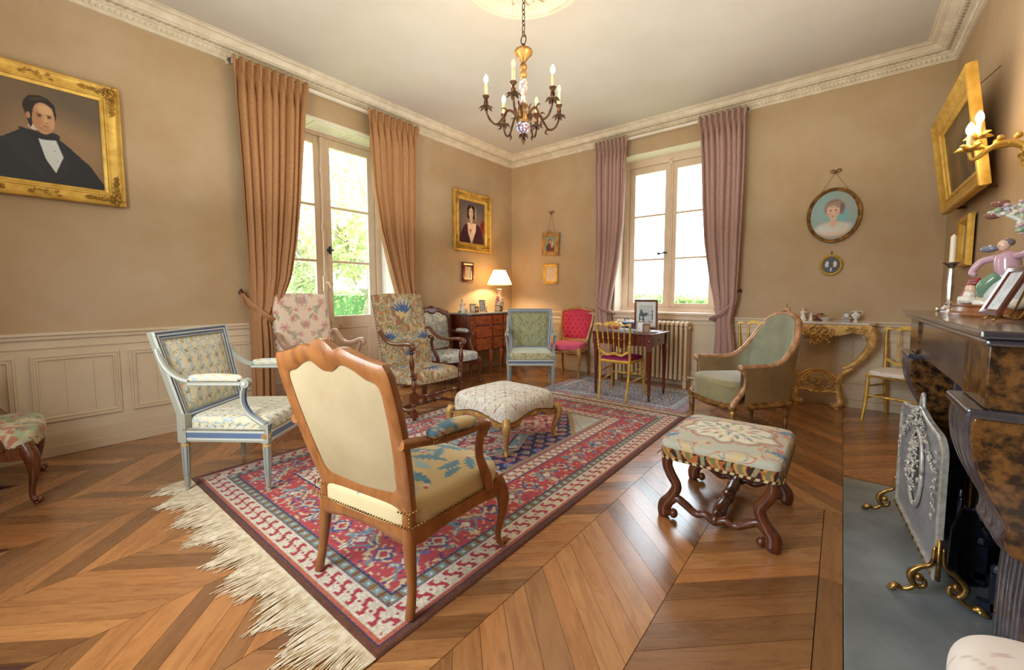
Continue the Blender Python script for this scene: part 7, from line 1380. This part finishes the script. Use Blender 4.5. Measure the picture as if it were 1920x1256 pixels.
t = thing('small_box', 'tiny cream and olive box beside the porcelain group', 'box', (4.85, -2.90, z+.047), -70); g = G(); g.box(-.03, .03, -.012, .012, 0, .028, C=lin((150, 136, 96))); g.box(-.032, -.008, -.014, .014, 0, .03, C=Wh); put('case', g, M['porc'], t, smooth=0)
t = thing('mantel_clock', 'wooden clock case with white dial at the right picture edge on the mantel', 'clock', (5.0, -3.30, z+.0), -75); put('case', G().prism([(-.07, 0), (.07, 0), (.065, .03), (.045, .05), (.05, .17), (.02, .21), (-.02, .21), (-.05, .17), (-.045, .05), (-.065, .03)], -.035, .035), M['kingwood'], t, smooth=0, bevel=.004)
g = G(); g.lathe([(.036, 0), (.034, .006), (0, .006)], 24, (0, -.036, .12), Matrix.Rotation(PI/2, 3, 'X')); d = put('dial', g, M['marble_white'], t)
g = G(); g.box(-.001, .001, -.044, -.0425, .12, .145); g.box(0, .018, -.044, -.0425, .119, .121); [g.box(-.001, .001, -.0435, -.0425, .025, .031, M=Matrix.Rotation(a, 3, 'Y'), o=(0, 0, .12)) for a in np.arange(12)*PI/6]; put('hands', g, M['iron'], d, smooth=0)

# sconce on the fireplace wall
t = thing('wall_sconce', 'gilt leafy wall sconce with two lit candle bulbs beside the landscape painting', 'sconce', (RX, -2.32, 1.86)); g = G(); carve(g, (-.03, 0, 0), .05, .13, 60, .016, 2, (0, 1, 0), (0, 0, 1), (-1, 0, 0), .03); g.box(-.02, 0, -.03, .03, -.12, .12); put('wall_plate', g, M['gilt'], t, smooth=180)
for k_, (dx, dy, dz) in enumerate(((-.245, .0, .055), (-.20, .10, .135))):
    g = G(); g.tube([(-.03, 0, .0), (-.09, dy*.3, .05), (-.15, dy*.6, .055), (dx+.02, dy, dz-.06), (dx, dy, dz-.02)], [.014, .012, .012, .010, .008], 7, 5)
    for q in range(8):
        a = q*PI/4; c, s = math.cos(a), math.sin(a); g.tube([(dx+c*.01, dy+s*.01, dz-.01), (dx+c*.035, dy+s*.035, dz-.006+.012*(q % 2)), (dx+c*.055, dy+s*.055, dz-.012+.02*(q % 2))], [.006, .011, .002], 5, 3)
    for q in range(4): g.ball((-.05-.03*q, dy*.25*q, .055+.03*(q % 2)), (.014, .012, .014), 6, 4)
    put('arm', g, M['gilt'], t, smooth=180); g = G(); g.lathe([(.014, dz), (.016, dz+.01), (.012, dz+.015)], 10, (dx, dy, 0)); put('cup', g, M['gilt'], t, smooth=60)
    g = G(); g.lathe([(.0115, dz+.012), (.0115, dz+.062), (.006, dz+.064)], 12, (dx, dy, 0)); put('candle_sleeve', g, M['candle'], t, smooth=60)
    g = G(); g.lathe([(.006, 0), (.014, .014), (.0175, .028), (.013, .048), (.004, .064), (0, .066)], 14, (dx, dy, dz+.063), sm=3); put('bulb', g, M['bulb'], t, smooth=180)
    l = bpy.data.lights.new('sconce_light', 'POINT'); l.energy = 2.2; l.color = (1, .72, .42); l.shadow_soft_size = .02; o = bpy.data.objects.new('sconce_light', l); COL.objects.link(o); o.parent = t; o.location = (dx-.03, dy, dz+.12)

# ---- chandelier
def chandelier():
    t = thing('chandelier', 'six-branch bronze and porcelain chandelier hanging on a chain from the ceiling rose', 'chandelier', (2.60, -3.06, 0)); BR = M['bronze']; n = 0
    lk = None; z0 = 3.352
    zs = z0; i = 0
    while zs > 2.99:
        L_ = .052 if i % 2 == 0 else .034; a = PI/2*(i % 2); r = .010 if i % 2 == 0 else .013
        g = G(); g.tube([(r*math.cos(q)*math.cos(a), r*math.cos(q)*math.sin(a), L_/2*math.sin(q)) for q in np.linspace(0, 2*PI, 9)], .0032, 5, 2); put('chain_link', g, BR, t, (0, 0, zs-L_/2), smooth=180); zs -= L_-.006; i += 1
    g = G(); g.tube([(.022*math.cos(q), 0, 2.955+.034*math.sin(q)) for q in np.linspace(0, 2*PI, 13)], .004, 6, 2); g.lathe([(.006, 2.93), (.012, 2.925), (.010, 2.91), (.02, 2.90)], 10); put('hanging_ring', g, BR, t, smooth=180)
    g = G(); g.lathe([(.012, 2.905), (.03, 2.900), (.058, 2.885), (.066, 2.872), (.060, 2.858), (.044, 2.84), (.030, 2.825), (.018, 2.806), (.013, 2.80)], 32, flute=16, fd=.10, sm=3); put('canopy', g, M['oldgilt'], t, smooth=60)
    for zc in (2.772, 2.718): g = G(); g.lathe([(.010, zc+.03), (.020, zc+.02), (.027, zc), (.022, zc-.018), (.012, zc-.026)], 32, flute=10, fd=.12, sm=3); put('gilt_knop', g, M['oldgilt'], t, smooth=60)
    nv = 32; A = catmull(np.array([(.014, 2.688), (.022, 2.68), (.030, 2.655), (.030, 2.635), (.020, 2.60), (.014, 2.57), (.015, 2.55), (.019, 2.53), (.012, 2.52)]), 5); th = np.arange(nv)/nv*2*PI; P = np.stack([A[:, :1]*np.cos(th), A[:, :1]*np.sin(th), np.repeat(A[:, 1:2], nv, 1)], -1); X = np.repeat(th[None], len(A), 0)*.03; c = full(X, (226, 216, 206)); c = mix(c, vn(X+1, P[..., 2], 4, 90, 2) > .58, (190, 96, 76)); c = mix(c, vn(X+1, P[..., 2], 14, 90, 2) < .38, (96, 110, 146)); put('porcelain_stem', G().grid(P, c, wv=True), M['porc'], t, smooth=180)
    g = G(); g.lathe([(.014, 2.515), (.036, 2.508), (.038, 2.50), (.020, 2.488), (.018, 2.47), (.030, 2.452), (.042, 2.43), (.050, 2.405), (.052, 2.39), (.040, 2.38)], 32, flute=8, fd=.06, sm=2); carve(g, (0, -.04, 2.42), .03, .03, 16, .009, 3); carve(g, (0, .04, 2.42), .03, .03, 16, .009, 3, nz=(0, 1, 0)); put('gilt_body', g, M['oldgilt'], t, smooth=60)
    A = catmull(np.array([(.044, 2.382), (.052, 2.368), (.050, 2.35), (.036, 2.33), (.018, 2.318), (.008, 2.312)]), 5); P = np.stack([A[:, :1]*np.cos(th), A[:, :1]*np.sin(th), np.repeat(A[:, 1:2], nv, 1)], -1); X = np.repeat(th[None], len(A), 0)*.05; c = full(X, (206, 214, 224)); c = mix(c, vn(X+1, P[..., 2], 24, 70, 2) > .47, (44, 60, 110)); c = mix(c, vn(X+1, P[..., 2], 34, 90, 2) > .64, (170, 70, 60)); put('porcelain_bowl', G().grid(P, c, wv=True), M['porc'], t, smooth=180)
    g = G(); g.lathe([(.012, 2.316), (.016, 2.30), (.008, 2.288), (.016, 2.27), (.010, 2.252), (.0, 2.235)], 12, sm=3)
    for q in range(6): a = q*PI/3; g.tube([(0, 0, 2.30), (.022*math.cos(a), .022*math.sin(a), 2.30), (.036*math.cos(a), .036*math.sin(a), 2.283)], [.006, .01, .002], 5, 4)
    put('leaf_finial', g, BR, t, smooth=180)
    proto = None; camdir = math.atan2(-5.45+3.06, 4.436-2.60)
    for k_ in range(6):
        a = camdir+math.radians(14)-k_*PI/3; R_ = Matrix.Rotation(a, 4, 'Z'); lit = k_ in (5, 0, 3)
        a = camdir+math.radians((-14, 46, 106, 158, 214, 286)[k_]); R_ = Matrix.Rotation(a, 4, 'Z'); r = .27
        g = G(); g.tube([(.04, 0, 2.395), (.07, 0, 2.45), (.115, 0, 2.46), (.15, 0, 2.41), (.19, 0, 2.36), (.235, 0, 2.375), (.262, 0, 2.42), (r, 0, 2.455)], [.010, .010, .009, .008, .008, .008, .007, .007], 7, 5)
        g.tube([(.06, 0, 2.44), (.055, 0, 2.475), (.075, 0, 2.50)], [.008, .006, .002], 5, 3); g.tube([(.12, 0, 2.455), (.14, 0, 2.475), (.165, 0, 2.465)], [.006, .006, .001], 5, 3); g.tube([(.18, 0, 2.365), (.165, .0, 2.335), (.19, 0, 2.325)], [.006, .007, .001], 5, 3); put('branch', g.T(R_), BR, t, smooth=180)
        g = G()
        for q in range(7):
            b = q*2*PI/7; c, s = math.cos(b), math.sin(b); g.tube([(r+c*.008, s*.008, 2.462), (r+c*.032, s*.032, 2.466), (r+c*.052, s*.052, 2.452)], [.004, .013, .003], 5, 3, flat=.4, up=(0, 0, 1))
        put('leaf_drip_pan', g.T(R_), BR, t, smooth=180)
        g = G(); g.lathe([(.007, 2.46), (.009, 2.475), (.016, 2.49), (.014, 2.51), (.012, 2.52), (.022, 2.535), (.024, 2.541), (.012, 2.541)], 14, (r, 0, 0), sm=2); put('candle_cup', g.T(R_), BR, t, smooth=180)
        g = G(); g.lathe([(.0115, 2.538), (.0115, 2.622), (.006, 2.626)], 12, (r, 0, 0)); put('candle_sleeve', g.T(R_), M['candle'], t, smooth=60)
        lit = k_ in (1, 4, 5)
        g = G(); g.lathe([(.006, 0), (.012, .012), (.0155, .026), (.012, .044), (.004, .058), (0, .061)], 14, (r, 0, 2.625), sm=3); put('bulb', g.T(R_), M['bulb'] if lit else M['bulb_off'], t, smooth=180, label=None if lit else 'unlit clear bulb')
        if lit:
            l = bpy.data.lights.new('chandelier_light', 'POINT'); l.energy = 2.0; l.color = (1, .74, .44); l.shadow_soft_size = .02; o = bpy.data.objects.new('chandelier_light', l); COL.objects.link(o); o.parent = t; o.location = (r*math.cos(a)*1.0, r*math.sin(a), 2.71)
chandelier()

# ---------------------------------------------------------------- groups of alike things
GR = {'curtain': 'floor-length tied-back curtains', 'curtain_rail': 'curtain rails', 'orchard_tree': 'trees outside the garden door', 'garden_tree': 'trees outside the garden door', 'garden_shrub': 'shrubs behind the garden hedge', 'clipped_hedge': 'clipped garden hedges', 'gilt_portrait': 'gilt-framed portraits on the left wall', 'ribbon_bow_hook': 'gilt ribbon bows on the back wall', 'porcelain_figurine': 'porcelain figures', 'book': 'books on the writing desk', 'desk_photo_frame': 'small photo frames on the writing desk', 'photo_frame': 'photo frames on the mantel', 'footstool': 'footstools', 'armchair': 'armchairs of the drawing room', 'ballroom_chair': 'gilt ballroom chairs'}
for o in list(bpy.data.objects):
    if o.parent is None and 'category' in o and 'group' not in o:
        b = o.name.split('.')[0]
        if b in GR: o['group'] = GR[b]
for o in bpy.data.objects:
    if o.parent is None and o.name.startswith('ballroom_chair'): o['group'] = GR['ballroom_chair']
